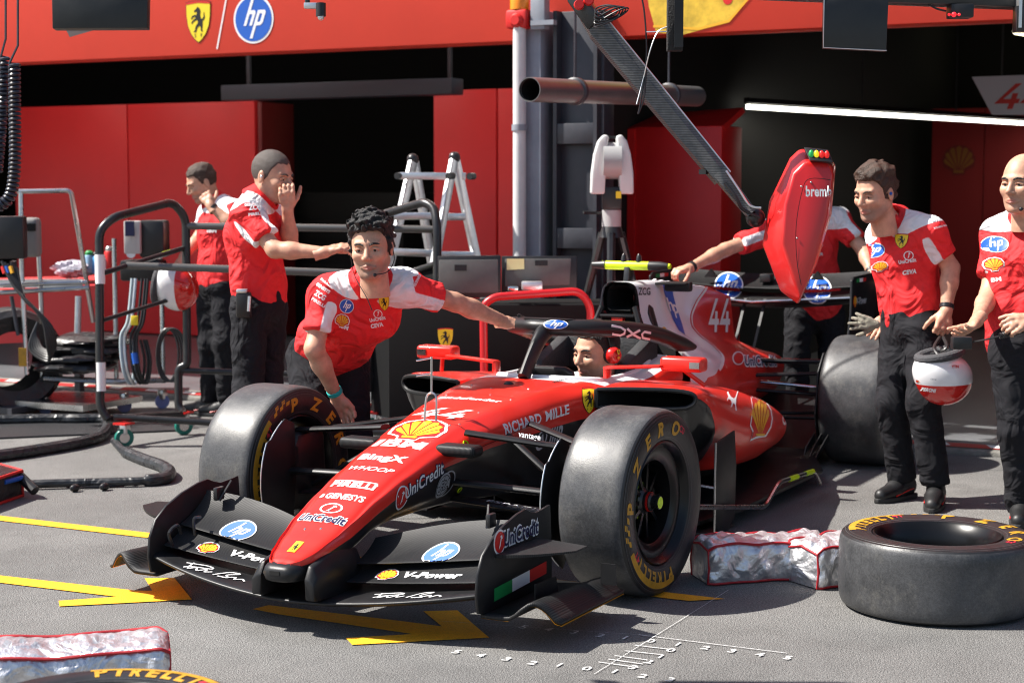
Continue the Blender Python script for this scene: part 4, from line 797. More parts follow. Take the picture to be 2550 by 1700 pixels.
# sidepod flank and engine cover: outlines in photograph pixels, laid on the surface at modelling time
def vfn(bvh, px, py, d, off=.0025):
    n = -ray(px, py).normalized(); o = DP(px, py, d); k = d/FPX
    def fn(x, y):
        r = ray(px+x, py-y).normalized(); h = bvh.ray_cast(CAMP, r, 30)
        if h[0] is None: return None
        nn = h[1] if h[1].dot(n) > 0 else -h[1]; return h[0]+(nn+n).normalized()*off
    return fn
FLIP = V((.6, .75, .25)).normalized(); logo_shield(vfn(bvch, 1466, 996, 7.6), 33, chassis, 1.4)
def pxl(pts, cx, cy): return [(x-cx, cy-y) for x, y in pts]
FLIP = V((.6, .75, .25)).normalized(); f = vfn(bvp, 1890, 1035, 8)
pan = [(1867, 966), (1884, 985), (1902, 998), (1917, 1022), (1921, 1045), (1917, 1066), (1904, 1088), (1885, 1092), (1869, 1099), (1876, 1078), (1869, 1062), (1875, 1020)]
pan = [(x-(2 if x < 1890 else -3), y-3+(y-1035)*.03) for x, y in pan]
def shrink(p, k): cx = sum(q[0] for q in p)/len(p); cy = sum(q[1] for q in p)/len(p); return [(cx+(x-cx)*k, cy+(y-cy)*k) for x, y in p]
decal('shell_panel_border', sh_poly(pxl(pan, 1890, 1035)), f, M_dwhite, PODS[0], 5); decal('shell_panel', sh_poly(pxl(shrink(pan, .9), 1890, 1035)), lift(f, .002), M_dred, PODS[0], 5)
rays = []
for i in range(6):
    a0, a1 = radians(28+21*i), radians(28+21*(i+1)-4); am = (a0+a1)/2; q0 = (1892, 1086)
    rays.append(sh_poly([(q0[0]-1890+4*cos(am), 1035-q0[1]+6), (q0[0]-1890+25*cos(a0), 1035-q0[1]+22+72*sin(a0)*.9), (q0[0]-1890+26*cos(am), 1035-q0[1]+24+76*sin(am)*.9), (q0[0]-1890+25*cos(a1), 1035-q0[1]+22+72*sin(a1)*.9)]))
decal('shell_rays', sh_join(*rays, sh_poly([(-8, -50), (12, -50), (14, -44), (-10, -44)])), lift(f, .004), M_dora, PODS[0], 5)
CAT = [(-.5, .42), (-.38, .5), (-.3, .38), (-.1, .2), (.15, .12), (.3, .2), (.5, .5), (.56, .48), (.36, .1), (.34, -.2), (.42, -.5), (.3, -.52), (.24, -.2), (.1, -.12), (-.02, -.3), (-.16, -.34), (-.06, -.1), (-.16, .04), (-.34, .1), (-.46, .0), (-.5, .06), (-.38, .2), (-.42, .32)]
decal('cat_emblem', sh_tf(sh_poly(CAT), 27, 48), vfn(bvp, 1823, 998, 8), M_dwhite, PODS[0], 6)
words(vfn(bvp, 1963, 1044, 8), 'CEVA', 28, M_dwhite, PODS[0], .04, 0, 30, 0, -12, L=5)
f = vfn(bvc, 1880, 896, 9); words(f, 'UniCredit', 24, M_dnavy, cover, .02, -.1, 78, 14, -14, M_dwhite, .1, L=5); f = vfn(bvc, 1838, 892, 9); decal('round_bank_logo_ring', sh_disc(15, 24, 17), f, M_dwhite, cover, 5); decal('round_bank_logo', sh_disc(12, 24, 14), lift(f, .003), M_dred, cover, 5)
f = vfn(bvc, 1672, 770, 8.4); decal('round_logo', sh_poly(pxl([(1650, 708), (1668, 702), (1674, 716), (1676, 735), (1684, 765), (1696, 800), (1706, 834), (1690, 822), (1674, 792), (1662, 755), (1654, 730)], 1672, 770)), f, M_dblue, cover, 5); [words(lift(f, .003), q_, 34, M_dwhite, cover, .02, -.28, 11, 6+dx_, -8+dy_, L=5) for q_, dx_, dy_ in (('h', -6, 4), ('p', 6, -2))]
f = vfn(bvc, 1786, 785, 9); decal('race_number', sh_tf(fortyfour(84, .12), .33, 1, 4, 0), f, M_dwhite, cover, 6)
words(vfn(bvc, 1604, 728, 8.2), 'ZCG', 18, M_dblack, cover, .02, 0, 30, 0, -6, L=5)
FLIP = None; decal('shell_logo', sh_disc(7, 20, 12), vfn(bvc, 1653, 826, 8.3), M_dora, cover, 5)
# halo and rear wing
bvha = bvh_of(halo); FLIP = -FW; logo_hp(vfn(bvha, 1384, 808, 7.5), 28, halo, None, .38)
f = vfn(bvha, 1570, 828, 7.6, .004); nm_used = []
def hst(pts): return [(x-1570, 828-y) for x, y in pts]
for st_, nm in (([(1522, 811), (1545, 815), (1556, 822), (1554, 830), (1544, 834), (1524, 831)], 'D'), ([(1561, 818), (1578, 833), (1595, 842)], 'X'), ([(1560, 838), (1577, 830), (1593, 822)], 'X'), ([(1620, 829), (1604, 826), (1598, 831), (1600, 840), (1618, 844)], 'C')): decal('sponsor_letter', sh_line(hst(st_), 5.5), (lift(f, .0015*len(nm_used.append(nm) or nm_used))), M_dwhite, halo, 4)
bvr = bvh_of(rwm, rwf)
for x_, y_ in ((1815, 712), (2035, 722)): logo_hp(vfn(bvr, x_, y_, 9.8, .006), 33, rwf, M_dblue, .95)
FLIP = None
decal('halo_tip_mark', sh_line([(-.02, .02), (-.02, -.02), (.02, -.02)], .008), proj_fn(bvha, (-1.03, -.20, .90), (-.8, .2, 0), (0, 0, 1), V((.8, -.1, .3)), .003), M_dwhite, halo)
# white scuttle marks
words(proj_fn(bvch, (-.70, .18, .715), (-1, .3, 0), (0, -1, 0), (0, 0, 1), .003), 'PERTEC', .022, M_dblack, chassis, .03)
# suspension lettering
words(plane_fn((.155, .40, .318), (0, 1, -.08), (-1, 0, 0), (0, 0, 1), .0), 'ESPACIO', .03, M_dwhite, chassis, .0, 0, .26)
words(plane_fn((.105, .43, .574), (-.12, .92, -.1), V((-.3, 0, 1)), (1, 0, 0), .0), 'vantage', .022, M_dwhite, chassis, .02)
# front wing
for fl in ((flaps[0], flaps[1]), (flaps[2], flaps[3])):
    sg = 1 if fl is not None and fl[0] is flaps[0] else -1
    b1, b2 = bvh_of(fl[0]), bvh_of(fl[1]); nn = V((.45, 0, 1))
    fn = proj_fn(b2, (.80, sg*.43, .29), (0, 1, 0), (-1, 0, .5), nn, .0025, .1); logo_hp(fn, .062, fl[1], M_dlblue, 1.05)
    fn = proj_fn(b1, (.875, sg*.38, .21), (0, 1, 0), (-1, 0, .45), nn, .0025, .1); words(fn, 'V-Power', .04, M_dwhite, fl[0], .05, .12, .24, .06 if sg > 0 else .09, -.018)
    fn = proj_fn(b1, (.875, sg*.38-.12, .20), (0, 1, 0), (-1, 0, .45), nn, .0025, .1); logo_shell(fn, .038, fl[0])
    fn = proj_fn(bvm, (.985, sg*.40, .18), (0, 1, 0), (-1, 0, .1), (0, 0, 1), .003, .1)
    sig = [sh_line(crom([(-.13, .015, 0), (-.05, .035, 0), (-.02, .02, 0), (-.08, .0, 0), (-.11, -.02, 0)], 5), .007), sh_line(crom([(-.11, .03, 0), (-.09, -.02, 0), (-.07, .0, 0), (-.05, -.02, 0), (-.03, .005, 0), (-.02, -.015, 0), (0, .0, 0)], 5), .007), sh_line(crom([(.02, -.02, 0), (.05, .03, 0), (.09, .035, 0), (.06, .005, 0), (.08, -.015, 0), (.04, -.02, 0)], 5), .007), sh_line(crom([(.08, -.01, 0), (.1, .002, 0), (.11, -.015, 0), (.13, .0, 0), (.15, -.012, 0)], 5), .007)]
    decal('signature', sh_tf(sh_join(*[([(q[0], q[1]) for q in s_[0]], s_[1]) for s_ in sig]), 1.0, 1.25), fn, M_dwhite, mp, .012)
e = [o for o in car.children if o.name.startswith('front_wing_endplate')][0]
fe = plane_fn((.66, .6865, .335), (-1, 0, 0), (0, 0, 1), (0, 1, 0), .0005); FLIP = V((0, 1, 0)); words(fe, 'UniCredit', .05, M_dnavy, e, .02, .05, .26, -.02, -.02, M_dwhite, .09)
fe2 = plane_fn((.84, .6865, .335), (-1, 0, 0), (0, 0, 1), (0, 1, 0), .0005); decal('round_bank_logo_ring', sh_disc(.043), fe2, M_dwhite, e); decal('round_bank_logo', sh_disc(.036), lift(fe2, .0015), M_dred, e); decal('round_bank_logo_stroke', sh_tf(sh_poly([(-.35, -.75), (.0, -.4), (.28, .35), (.5, .25), (.35, .7), (-.05, .55), (.12, .45), (-.12, -.2)]), .034), lift(fe2, .003), M_dwhite, e)
for k, m_ in enumerate((M_dgreen, M_dwhite, M_dred)): decal('flag_stripe', sh_poly([(-.2+k*.133, -.022), (-.2+(k+1)*.133, -.022), (-.2+(k+1)*.133, .022), (-.2+k*.133, .022)]), plane_fn((.68, .6865, .17), V((-1, 0, .04)), (0, 0, 1), (0, 1, 0), .001), m_, e)
FLIP = None
# panel seams and quick-release screws on the nose and flank
M_seam = mat('panel_gap', (.12, .006, .005), .6)
for xs in (.118, -.29): decal('panel_seam', sh_line([(y, 0) for y in np.linspace(-.17, .17, 24)], .0028), top_fn(xs), M_seam, chassis, .02)
decal('panel_seam', sh_line([(x, .0) for x in np.linspace(-.2, .2, 20)], .0026), side_fn(bvch, (-.1, .2, .545), radians(8)), M_seam, chassis, .02)
for (xs, ys) in ((.93, .03), (.94, -.03), (.83, .0), (.13, .1), (.13, -.1), (.1, .125), (-.05, .13), (-.05, -.12), (-.27, .16), (-.27, -.14), (-.3, .05), (-.45, .15), (-.45, -.12), (-.4, .0)):
    h = bvch.ray_cast(V((xs, ys, 2)), V((0, 0, -1)))
    if h[0] is not None: obj('panel_screw', B().lathe([(0, .0025), (.004, .002), (.0055, 0)], h[0], h[1], 10), M_steel, chassis)
# ================================================================== people: signed-distance bodies meshed with surface nets
def snets(lo, hi, h, f):
    lo = np.array(lo, np.float32); n = np.ceil((np.array(hi)-lo)/h).astype(int)+1
    ax = [lo[i]+h*np.arange(n[i], dtype=np.float32) for i in range(3)]; X = np.stack(np.meshgrid(*ax, indexing='ij'), -1)
    D = f(X.reshape(-1, 3)).reshape(n).astype(np.float32); S = D < 0
    c = np.zeros(n-1, np.int8)
    for i in (0, 1):
        for j in (0, 1):
            for k in (0, 1): c += S[i:n[0]-1+i, j:n[1]-1+j, k:n[2]-1+k]
    mix = (c > 0) & (c < 8); idx = -np.ones(n-1, np.int64); cells = np.argwhere(mix); idx[mix] = np.arange(len(cells))
    acc = np.zeros((len(cells), 3)); cnt = np.zeros(len(cells))
    co = [(i, j, k) for i in (0, 1) for j in (0, 1) for k in (0, 1)]
    for a in range(8):
        for b in range(a+1, 8):
            da = np.array(co[a]); db = np.array(co[b])
            if np.abs(da-db).sum() != 1: continue
            va = D[tuple((cells+da).T)]; vb = D[tuple((cells+db).T)]; m = (va < 0) != (vb < 0); t = np.where(m, va/np.where(m, va-vb, 1), 0)
            acc += np.where(m[:, None], da+(db-da)*t[:, None], 0); cnt += m
    v = lo+h*(cells+acc/cnt[:, None]); F = []
    for d in range(3):
        e = [0, 0, 0]; e[d] = 1; sl0 = tuple(slice(0, n[i]-e[i]) for i in range(3)); sl1 = tuple(slice(e[i], n[i]) for i in range(3))
        ch = np.argwhere(S[sl0] != S[sl1]); o1, o2 = [(1, 2), (2, 0), (0, 1)][d]
        ch = ch[(ch[:, o1] > 0) & (ch[:, o2] > 0) & (ch[:, o1] < n[o1]-1) & (ch[:, o2] < n[o2]-1)]
        u = np.zeros(3, int); u[o1] = 1; w_ = np.zeros(3, int); w_[o2] = 1
        q = np.stack([idx[tuple((ch-s).T)] for s in (u*0, u, u+w_, w_)], -1); fl = S[tuple(ch.T)]; q[~fl] = q[~fl][:, ::-1]; F.append(q)
    F = np.concatenate(F); F = F[(F >= 0).all(1)]
    return v, F
A_ = lambda p: np.array(p, np.float32)
def s_cone(P, a, b, ra, rb):
    a, b = A_(a), A_(b); ba = b-a; L2 = max(float(ba@ba), 1e-9); q = P-a; t = np.clip((q@ba)/L2, 0, 1); return np.sqrt(((q-t[:, None]*ba)**2).sum(1))-(ra+(rb-ra)*t)
def s_econe(P, a, b, wa, wb, side):
    """cone of elliptic section: wa=(half width, half depth) at a, wb at b"""
    a, b = A_(a), A_(b); ba = b-a; L = np.linalg.norm(ba); ax = ba/L; sd = A_(side); sd = sd-ax*(sd@ax); sd /= np.linalg.norm(sd); fr = np.cross(sd, ax)
    q = P-a; tr = (q@ax)/L; t = np.clip(tr, 0, 1); q = q-t[:, None]*ba; W = wa[0]+(wb[0]-wa[0])*t; Dp = wa[1]+(wb[1]-wa[1])*t; m = np.minimum(W, Dp)
    k = np.sqrt(((q@sd)/W)**2+((q@fr)/Dp)**2+((q@ax)/m)**2); return (k-1)*m
def s_ell(P, c, r): q = (P-A_(c))/A_(r); k = np.sqrt((q**2).sum(1)); return (k-1)*min(r)
def smin(a, b, k): h = np.clip(.5+.5*(b-a)/k, 0, 1); return b+(a-b)*h-k*h*(1-h)
def smax(a, b, k): return -smin(-a, -b, k)
def wob(P, amp, fr, sd):
    r = np.random.RandomState(sd); o = 0
    for i in range(5):
        d = r.randn(3); d /= np.linalg.norm(d); o = o+np.sin(P@(d*fr*(.6+r.rand())).astype(np.float32)+r.rand()*6+1.3*np.sin(P@(r.randn(3)*fr*.5).astype(np.float32)))
    return o*amp/5
def bounds(pts, pad): p = np.array([list(q) for q in pts]); return p.min(0)-pad, p.max(0)+pad
def head_mesh(fat=0, h=.0036, stub=.6):
    def f(P):
        Q = P.copy(); Q[:, 1] = np.abs(Q[:, 1])
        d = s_ell(P, (-.012, 0, .032), (.1, .078, .092)); d = smin(d, s_ell(P, (.036, 0, -.03), (.06, .06+fat, .084)), .03)
        d = smin(d, s_cone(Q, (-.005, .052+fat, -.052), (.062, .02, -.098), .021+fat, .019), .025); d = smin(d, s_cone(P, (.07, 0, -.1), (.074, 0, -.1), .019, .019), .015)
        d = smin(d, s_ell(Q, (.062, .041, -.022), (.027, .024, .022)), .018); d = smin(d, s_cone(Q, (.087, 0, .024), (.076, .042, .026), .0125, .010), .012)
        d = smax(d, -s_ell(Q, (.105, .032, .003), (.022, .0175, .0125)), .012)
        d = smin(d, s_cone(P, (.089, 0, .018), (.113, 0, -.026), .0075, .0125), .008); d = smin(d, s_ell(Q, (.1015, .012, -.032), (.012, .0085, .008)), .006)
        d = smin(d, s_cone(Q, (.098, 0, -.060), (.085, .029, -.0665), .0055, .003), .004); d = smin(d, s_cone(Q, (.096, 0, -.0725), (.085, .027, -.069), .0066, .003), .004)
        d = smax(d, -s_cone(Q, (.106, 0, -.066), (.089, .026, -.0675), .0022, .0015), .004)
        d = smin(d, s_ell(Q, (-.008, .0815, -.004), (.017, .008, .031)), .006); d = smax(d, -s_ell(Q, (-.004, .092, .0), (.009, .006, .017)), .004)
        d = smin(d, s_cone(P, (-.022, 0, -.05), (-.035, 0, -.19), .054+fat, .06+fat), .03); return d
    v, F = snets((-.13, -.105, -.2), (.14, .105, .135), h, f)
    lip = np.exp(-(((v[:, 0]-.097)/.014)**2+(v[:, 1]/.025)**2+((v[:, 2]+.067)/.0095)**2)**2); Y = np.abs(v[:, 1])
    be = stub*np.clip((-.035-v[:, 2])/.03, 0, 1)*np.clip((v[:, 0]-.0+.01)/.03, 0, 1)*np.clip((v[:, 2]+.135)/.03, 0, 1)*(1-lip); return v, F, lip, be
def hair_mesh(kind, sd=1):
    th, am, fr = {'curly': (.026, .016, 150), 'buzz': (.0022, .0012, 160), 'short': (.010, .004, 90), 'wavy': (.021, .011, 125)}[kind]
    def f(P):
        front = np.clip((P[:, 2]-.06)/.05, 0, 1); d = s_ell(P, (-.012, 0, .034), (.1, .079, .092))-th*(.35+.65*front if kind not in ('buzz',) else 1)+wob(P, am, fr, sd)
        hl = np.interp(P[:, 0], [-.13, -.07, -.04, -.012, .0, .02, .035, .055, .11], [-.075, -.07, -.05, -.02, -.03, -.02, .035, .07, .082])+.12*np.maximum(0, .045-np.abs(P[:, 1]))*(P[:, 0] > .04)*-.4
        hl = hl+wob(P, .008, 170, sd+4); return smax(d, (hl-P[:, 2])*.8, .006)
    return snets((-.16, -.125, -.1), (.14, .125, .17), .0042, f)
def hand_sdf(curl=(.5, .5, .5, .5), thumb=.4, spread=.12):
    segs = [((0, 0, 0), (.05, .018, 0), .024, .020), ((0, 0, 0), (.05, -.016, 0), .024, .020), ((.04, .024, 0), (.088, .03, .0), .017, .0125), ((.04, -.022, 0), (.08, -.033, .0), .016, .012), ((.05, 0, 0), (.088, 0, 0), .017, .013)]
    for i, (y, L) in enumerate(((.030, .068), (.0105, .076), (-.010, .071), (-.029, .056))):
        p = V((.086 if i < 3 else .078, y, .002)); a = 0; sp = spread*(1.5-i)*.5
        for j, k in enumerate((.46, .31, .23)):
            a += curl[i]*(.8, 1.1, .9)[j]; q = p+V((cos(a)*cos(sp), sin(sp)*cos(a), -sin(a)))*L*k; segs.append((tuple(p), tuple(q), .0096-.001*j, .0088-.001*j)); p = q
    p = V((.018, .026, -.004)); dr = V((.62, .72*(1-thumb*.5), -.25-thumb*.5)).normalized()
    for j, L in enumerate((.042, .034, .026)): q = p+dr*L; segs.append((tuple(p), tuple(q), .0135-.002*j, .0115-.0015*j)); p = q; dr = (dr+V((.35, -.28, -.12))*thumb*1.2).normalized()
    return segs
M_shirt = mat('red_team_shirt', (.78, .032, .036), .75, attr='wht', acol=(.8, .8, .82), noise=.06, nscale=30, fold=1.0, spec=.25)
M_trous = mat('black_trousers', (.016, .016, .019), .85, noise=.2, nscale=10, fold=.8, spec=.15)
M_eye = mat('eye_white', (.3, .26, .24), .35); M_iris = mat('dark_iris', (.015, .009, .006), .2)
M_hblack = mat('black_hair', (.012, .011, .011), .55, noise=.4, nscale=160, bump=.9, bscale=190); M_hbrown = mat('brown_hair', (.05, .026, .015), .55, noise=.4, nscale=140, bump=.8, bscale=170); M_hbuzz = mat('cropped_grey_hair', (.075, .06, .052), .7, noise=.3, nscale=300, bump=.4, bscale=400)
M_shoe = mat('black_trainer', (.012, .012, .013), .5, noise=.2); M_sole = mat('trainer_sole', (.02, .02, .02), .6)
def person(label, head, fwd, neck, chest, waist, pelvis, sh, el, wr, hd, hip, kn, an, toe, hair=None, hs=1.0, yk=.045, up=(0, 0, 1), fat=0, girth=1.0, curl=((.5,)*4, (.5,)*4), palm=(None, None), stub=.5, shoes=True, hem=.10, thumb=(.4, .4), look=0, watch=None, hcol=None, brow=1):
    """joints are world points; index 0 = the person's right, 1 = left"""
    head, neck, chest, waist, pelvis = map(V, (head, neck, chest, waist, pelvis)); t = thing('person', label, 'person', (pelvis.x, pelvis.y, 0))
    side = ((V(sh[1])-V(sh[0])).normalized()+(V(hip[1])-V(hip[0])).normalized()).normalized(); upv = (neck-waist).normalized(); front = side.cross(upv).normalized(); ssh = (V(sh[1])-V(sh[0])).normalized()
    F3 = V(fwd).normalized(); L3 = V(up).cross(F3).normalized(); U3 = F3.cross(L3); HM = np.array([list(F3), list(L3), list(U3)]).T
    g = girth
    def torso(P, e=0):
        d = s_econe(P, pelvis, waist, (.155*g+e, .112*g+e), (.148*g+e, .105*g+e), side); d = smin(d, s_econe(P, waist, chest, (.148*g+e, .105*g+e), (.165*g+e, .118*g+e), side), .05)
        c2 = chest.lerp(neck, .62); d = smin(d, s_econe(P, chest, c2, (.165*g+e, .118*g+e), (.15*g+e, .085+e), ssh), .05); 
        for i in (0, 1): d = smin(d, s_cone(P, chest.lerp(neck, .8), V(sh[i]), .058+e, .060+e), .05)
        for i in (0, 1): d = smin(d, s_cone(P, neck+upv*.03, V(sh[i])+upv*.012, .040+e, .046+e), .05)
        return d
    def arms(P, e=0, upper=True):
        d = 9
        for i in (0, 1):
            s_, e_, w_ = V(sh[i]), V(el[i]), V(wr[i]); d = np.minimum(d, smin(smin(s_cone(P, s_, e_, .050, .041), s_cone(P, e_, e_.lerp(w_, .35), .041, .042), .02), s_cone(P, e_.lerp(w_, .3), w_, .042, .027), .02))
        return d
    nk2 = V(head)-U3*.08*hs-F3*.02
    def skin(P):
        d = smin(torso(P, -.02), arms(P), .03); d = smin(d, s_cone(P, neck-upv*.03, nk2, .062, .055), .03)
        for i in (0, 1): d = np.minimum(d, np.minimum(s_cone(P, hip[i], kn[i], .07, .05), s_cone(P, kn[i], an[i], .05, .04)))
        return d
    lo, hi = bounds([neck, nk2, chest, pelvis, *sh, *el, *wr, *hip, *kn, *an], .14)
    v, F = snets(lo, hi, .0135, skin); vs = [v]; fs = [F]; lips = [np.zeros(len(v))]; bes = [np.zeros(len(v))]; k = len(v)
    hv, hF, lip, be = head_mesh(fat, stub=stub); hv = (hv*hs)@HM.T+np.array(list(head)); vs.append(hv); fs.append(hF+k); lips.append(lip); bes.append(be); k += len(hv)
    for i in (0, 1):
        w_ = V(wr[i]); x = (V(hd[i])-w_).normalized(); z = V(palm[i]) if palm[i] is not None else front*-1; z = (z-x*z.dot(x)).normalized(); y = z.cross(x)*(1 if i == 0 else -1)
        if i == 0: y = z.cross(x)
        ysg = 1 if i == 0 else -1; R = np.array([list(x), list(z.cross(x)*ysg), list(z)]).T; sg = hand_sdf(curl[i], thumb[i])
        def f(P):
            d = 9
            for a, b, ra, rb in sg: d = smin(d, s_cone(P, a, b, ra, rb), .006) if not isinstance(d, int) else s_cone(P, a, b, ra, rb)
            return smin(d, s_cone(P, (-.05, 0, 0), (.0, 0, 0), .0285, .0255), .02)
        hv, hF = snets((-.055, -.085, -.11), (.19, .1, .06), .0045, f); 
        if ysg < 0: hF = hF[:, ::-1]
        vs.append(hv@R.T+np.array(list(w_))); fs.append(hF+k); lips.append(np.zeros(len(hv))); bes.append(np.zeros(len(hv))); k += len(hv)
    v = np.concatenate(vs); Fa = np.concatenate(fs); lip = np.concatenate(lips); be = np.concatenate(bes)
    body = obj('body', (v.tolist(), [], Fa.tolist()), M_skin, t, fix=False, attrs={'lip_s': lambda co: lip, 'beard_s': lambda co: be}, ang=180)
    # shirt
    hp0 = pelvis-upv*hem*.0
    def cut_hem(P): return -((P-A_(pelvis))@A_(upv))-hem+.02
    SL = .70
    def shirt(P):
        d = torso(P, .016); 
        for i in (0, 1):
            s_, e_ = V(sh[i]), V(el[i]); q = s_.lerp(e_, SL); a = s_cone(P, s_, s_.lerp(e_, SL+.15), .066, .071); a = smax(a, (P-A_(q))@A_((e_-s_).normalized()), .008); d = smin(d, a, .045)
        d = d+wob(P, .008, 24, len(label))+wob(P*A_((1, 1, .4)), .005, 55, 3)
        d = smax(d, cut_hem(P), .008)
        d = smin(d, smax(s_cone(P, neck-upv*.01, neck.lerp(nk2, .55), .074, .068), -s_cone(P, neck-upv*.05, nk2+U3*.1, .058, .060), .004), .01)
        hole = s_cone(P, neck+upv*.012, nk2+U3*.05, .055, .06); return smax(d, -hole, .006)
    lo, hi = bounds([neck+upv*.08, chest, pelvis-upv*hem, *sh, *[V(sh[i]).lerp(V(el[i]), SL) for i in (0, 1)]], .17)
    v, F = snets(lo, hi, .0105, shirt)
    hgt = (v-np.array(neck))@np.array(upv); W = None; sl = np.full(len(v), -9.); best = np.full(len(v), 9.); strip = np.full(len(v), -9.); topf = np.zeros(len(v))
    for i in (0, 1):
        s_ = np.array(sh[i]); e_ = np.array(el[i]); ax = (e_-s_)/np.linalg.norm(e_-s_); q = v-s_; tt = q@ax; r = q-tt[:, None]*ax; rn = np.linalg.norm(r, axis=1); r /= np.maximum(rn, 1e-6)[:, None]
        fr_ = np.array(front)-ax*(np.array(front)@ax); fr_ /= np.linalg.norm(fr_)+1e-6; tp = np.cross(fr_, ax); tp *= np.sign(tp@(np.array(upv)*.6+np.array(side)*(1 if i else -1))) or 1
        near = (rn < .088) & (tt > -.05) & (tt < .78*np.linalg.norm(e_-s_)); topc = r@tp; frc = np.abs(r@fr_); wsl = np.minimum((.62-topc)*.05, np.where(topc > -.35, .03, -.03)+0*frc)
        m = near & (rn < best); best = np.where(m, rn, best); k_ = np.clip((tt+.06)/.08, 0, 1); topf = np.where(m, topc*k_, topf); strip = np.where(m, np.minimum(np.minimum((.62-topc)*.05, (topc+.1)*.05), (tt+.0)*.5), strip)
    yoke = np.minimum(hgt+yk+.018*np.sin(14*np.abs((v-np.array(neck))@np.array(side))), (.55-topf)*.05); rad = np.linalg.norm(np.cross(v-np.array(neck), np.array((nk2-neck).normalized())), axis=1)
    wht = np.maximum(yoke, strip); wht = np.minimum(wht, np.maximum(rad-.094, -(hgt+.05)))
    ed_ = np.concatenate([F[:, [0, 1]], F[:, [1, 2]], F[:, [2, 3]], F[:, [3, 0]]]); wht = np.clip(wht, -.02, .02)
    for _ in range(5):
        sm_ = np.zeros(len(v)); ct_ = np.zeros(len(v)); np.add.at(sm_, ed_[:, 0], wht[ed_[:, 1]]); np.add.at(ct_, ed_[:, 0], 1); np.add.at(sm_, ed_[:, 1], wht[ed_[:, 0]]); np.add.at(ct_, ed_[:, 1], 1); wht = (wht+sm_/np.maximum(ct_, 1))/2
    shirt_o = obj('shirt', (v.tolist(), [], F.tolist()), M_shirt, t, fix=False, attrs={'wht': lambda co: wht}, ang=180)
    nd = (nk2-neck).normalized(); cf = (front-nd*front.dot(nd)).normalized()
    obj('collar', B().lathe([(.066, .088), (.071, .093), (.079, .082), (.104, .026), (.103, .019), (.09, .03)], neck-nd*.012, nd, 36, .24, 2*pi-.24, up=cf), mat('collar_red', (.74, .03, .033), .75, spec=.2), t, ang=60)
    # trousers
    def trous(P):
        d = s_econe(P, pelvis+upv*.06, V(hip[0]).lerp(V(hip[1]), .5), (.158*g, .118*g), (.165*g, .125*g), side)
        for i in (0, 1): l = smin(s_cone(P, hip[i], kn[i], .098*g, .078), s_cone(P, kn[i], an[i], .078, .068), .03); l = smax(l, (P-A_(V(an[i])))@A_((V(an[i])-V(kn[i])).normalized()), .006); d = smin(d, l, .035)
        return d+wob(P, .006, 18, 5)+wob(P*A_((.35, .35, 1.3)), .006, 48, 9)
    lo, hi = bounds([pelvis+upv*.15, *hip, *kn, *an], .15); v, F = snets(lo, hi, .0125, trous); tro = obj('trousers', (v.tolist(), [], F.tolist()), M_trous, t, fix=False, ang=180)
    if shoes:
        for i in (0, 1):
            td = V(toe[i]); td.z = 0; td.normalize(); a0 = V(an[i]); hl = V((a0.x, a0.y, .035))-td*.035
            def sf(P):
                d = smin(s_cone(P, hl+V((0, 0, .02)), hl+td*.1+V((0, 0, .02)), .042, .044), s_cone(P, hl+td*.1+V((0, 0, .015)), hl+td*.205+V((0, 0, .0)), .044, .034), .02); d = smin(d, s_cone(P, hl+V((0, 0, .04)), a0+V((0, 0, .01)), .040, .045), .03); return smax(d, .012-P[:, 2], .006)
            lo, hi = bounds([hl, hl+td*.22, a0], .07); v, F = snets(lo, hi, .007, sf); s_o = obj('shoe', (v.tolist(), [], F.tolist()), M_shoe, t, fix=False, ang=180)
            sd_ = V((-td.y, td.x, 0)); out = [(-.048, -.03), (-.03, -.044), (.1, -.05), (.2, -.04), (.245, -.012), (.245, .012), (.2, .04), (.1, .05), (-.03, .044), (-.048, .03)]
            obj('sole', B().prism(out, (hl-V((0, 0, hl.z))+V((0, 0, .0125)), td, sd_, (0, 0, 1)), .024), M_sole, s_o, bevel=.004)
            for sg in (-1, 1): obj('shoe_stripe', B().tube(crom([hl+td*.0+sd_*sg*.043+V((0, 0, .02)), hl+td*.07+sd_*sg*.045+V((0, 0, .01)), hl+td*.14+sd_*sg*.041+V((0, 0, -.005))], 4), .004, 5), M_dred, s_o)
    wp = lambda x, y, z: V(np.array([x, y, z])*hs@HM.T)+head
    for s in (-1, 1):
        e = obj('eye', B().sphere(wp(.0775, s*.032, .002), .0125*hs), M_eye, t); gz = (F3+L3*look).normalized(); obj('iris', B().sphere(wp(.0775, s*.032, .001)+gz*.0066*hs, .0071*hs, 12, 8), M_iris, e)
        obj('eyelid', B().tube(crom([wp(.085, s*.016, .005), wp(.0895, s*.031, .0092), wp(.081, s*.048, .003)], 5), .0056*hs, 6), M_skin, t)
        if brow: obj('eyebrow', B().tube(crom([wp(.0985, s*.013, .021), wp(.0965, s*.03, .0275), wp(.082, s*.05, .023)], 5), [.0035*hs]*3+[.0042*hs]*6+[.002*hs]*2, 6), hcol or M_hblack, t)
    if hair:
        v, F = hair_mesh(hair, len(label)); obj('hair', (((v*hs)@HM.T+np.array(list(head))).tolist(), [], F.tolist()), hcol or M_hblack, t, fix=False, ang=180)
    for i in (0, 1):
        if watch and watch[i]:
            d_ = (V(wr[i])-V(el[i])).normalized(); c_ = V(wr[i])-d_*.025; wa = obj('wrist_band', B().lathe([(.031, -.011), (.034, -.009), (.034, .009), (.031, .011)], c_, d_, 24), watch[i], t)
    return dict(t=t, shirt=shirt_o, bvh=bvh_of(shirt_o), body=body, trousers=tro, wp=wp, neck=neck, upv=upv, front=front)
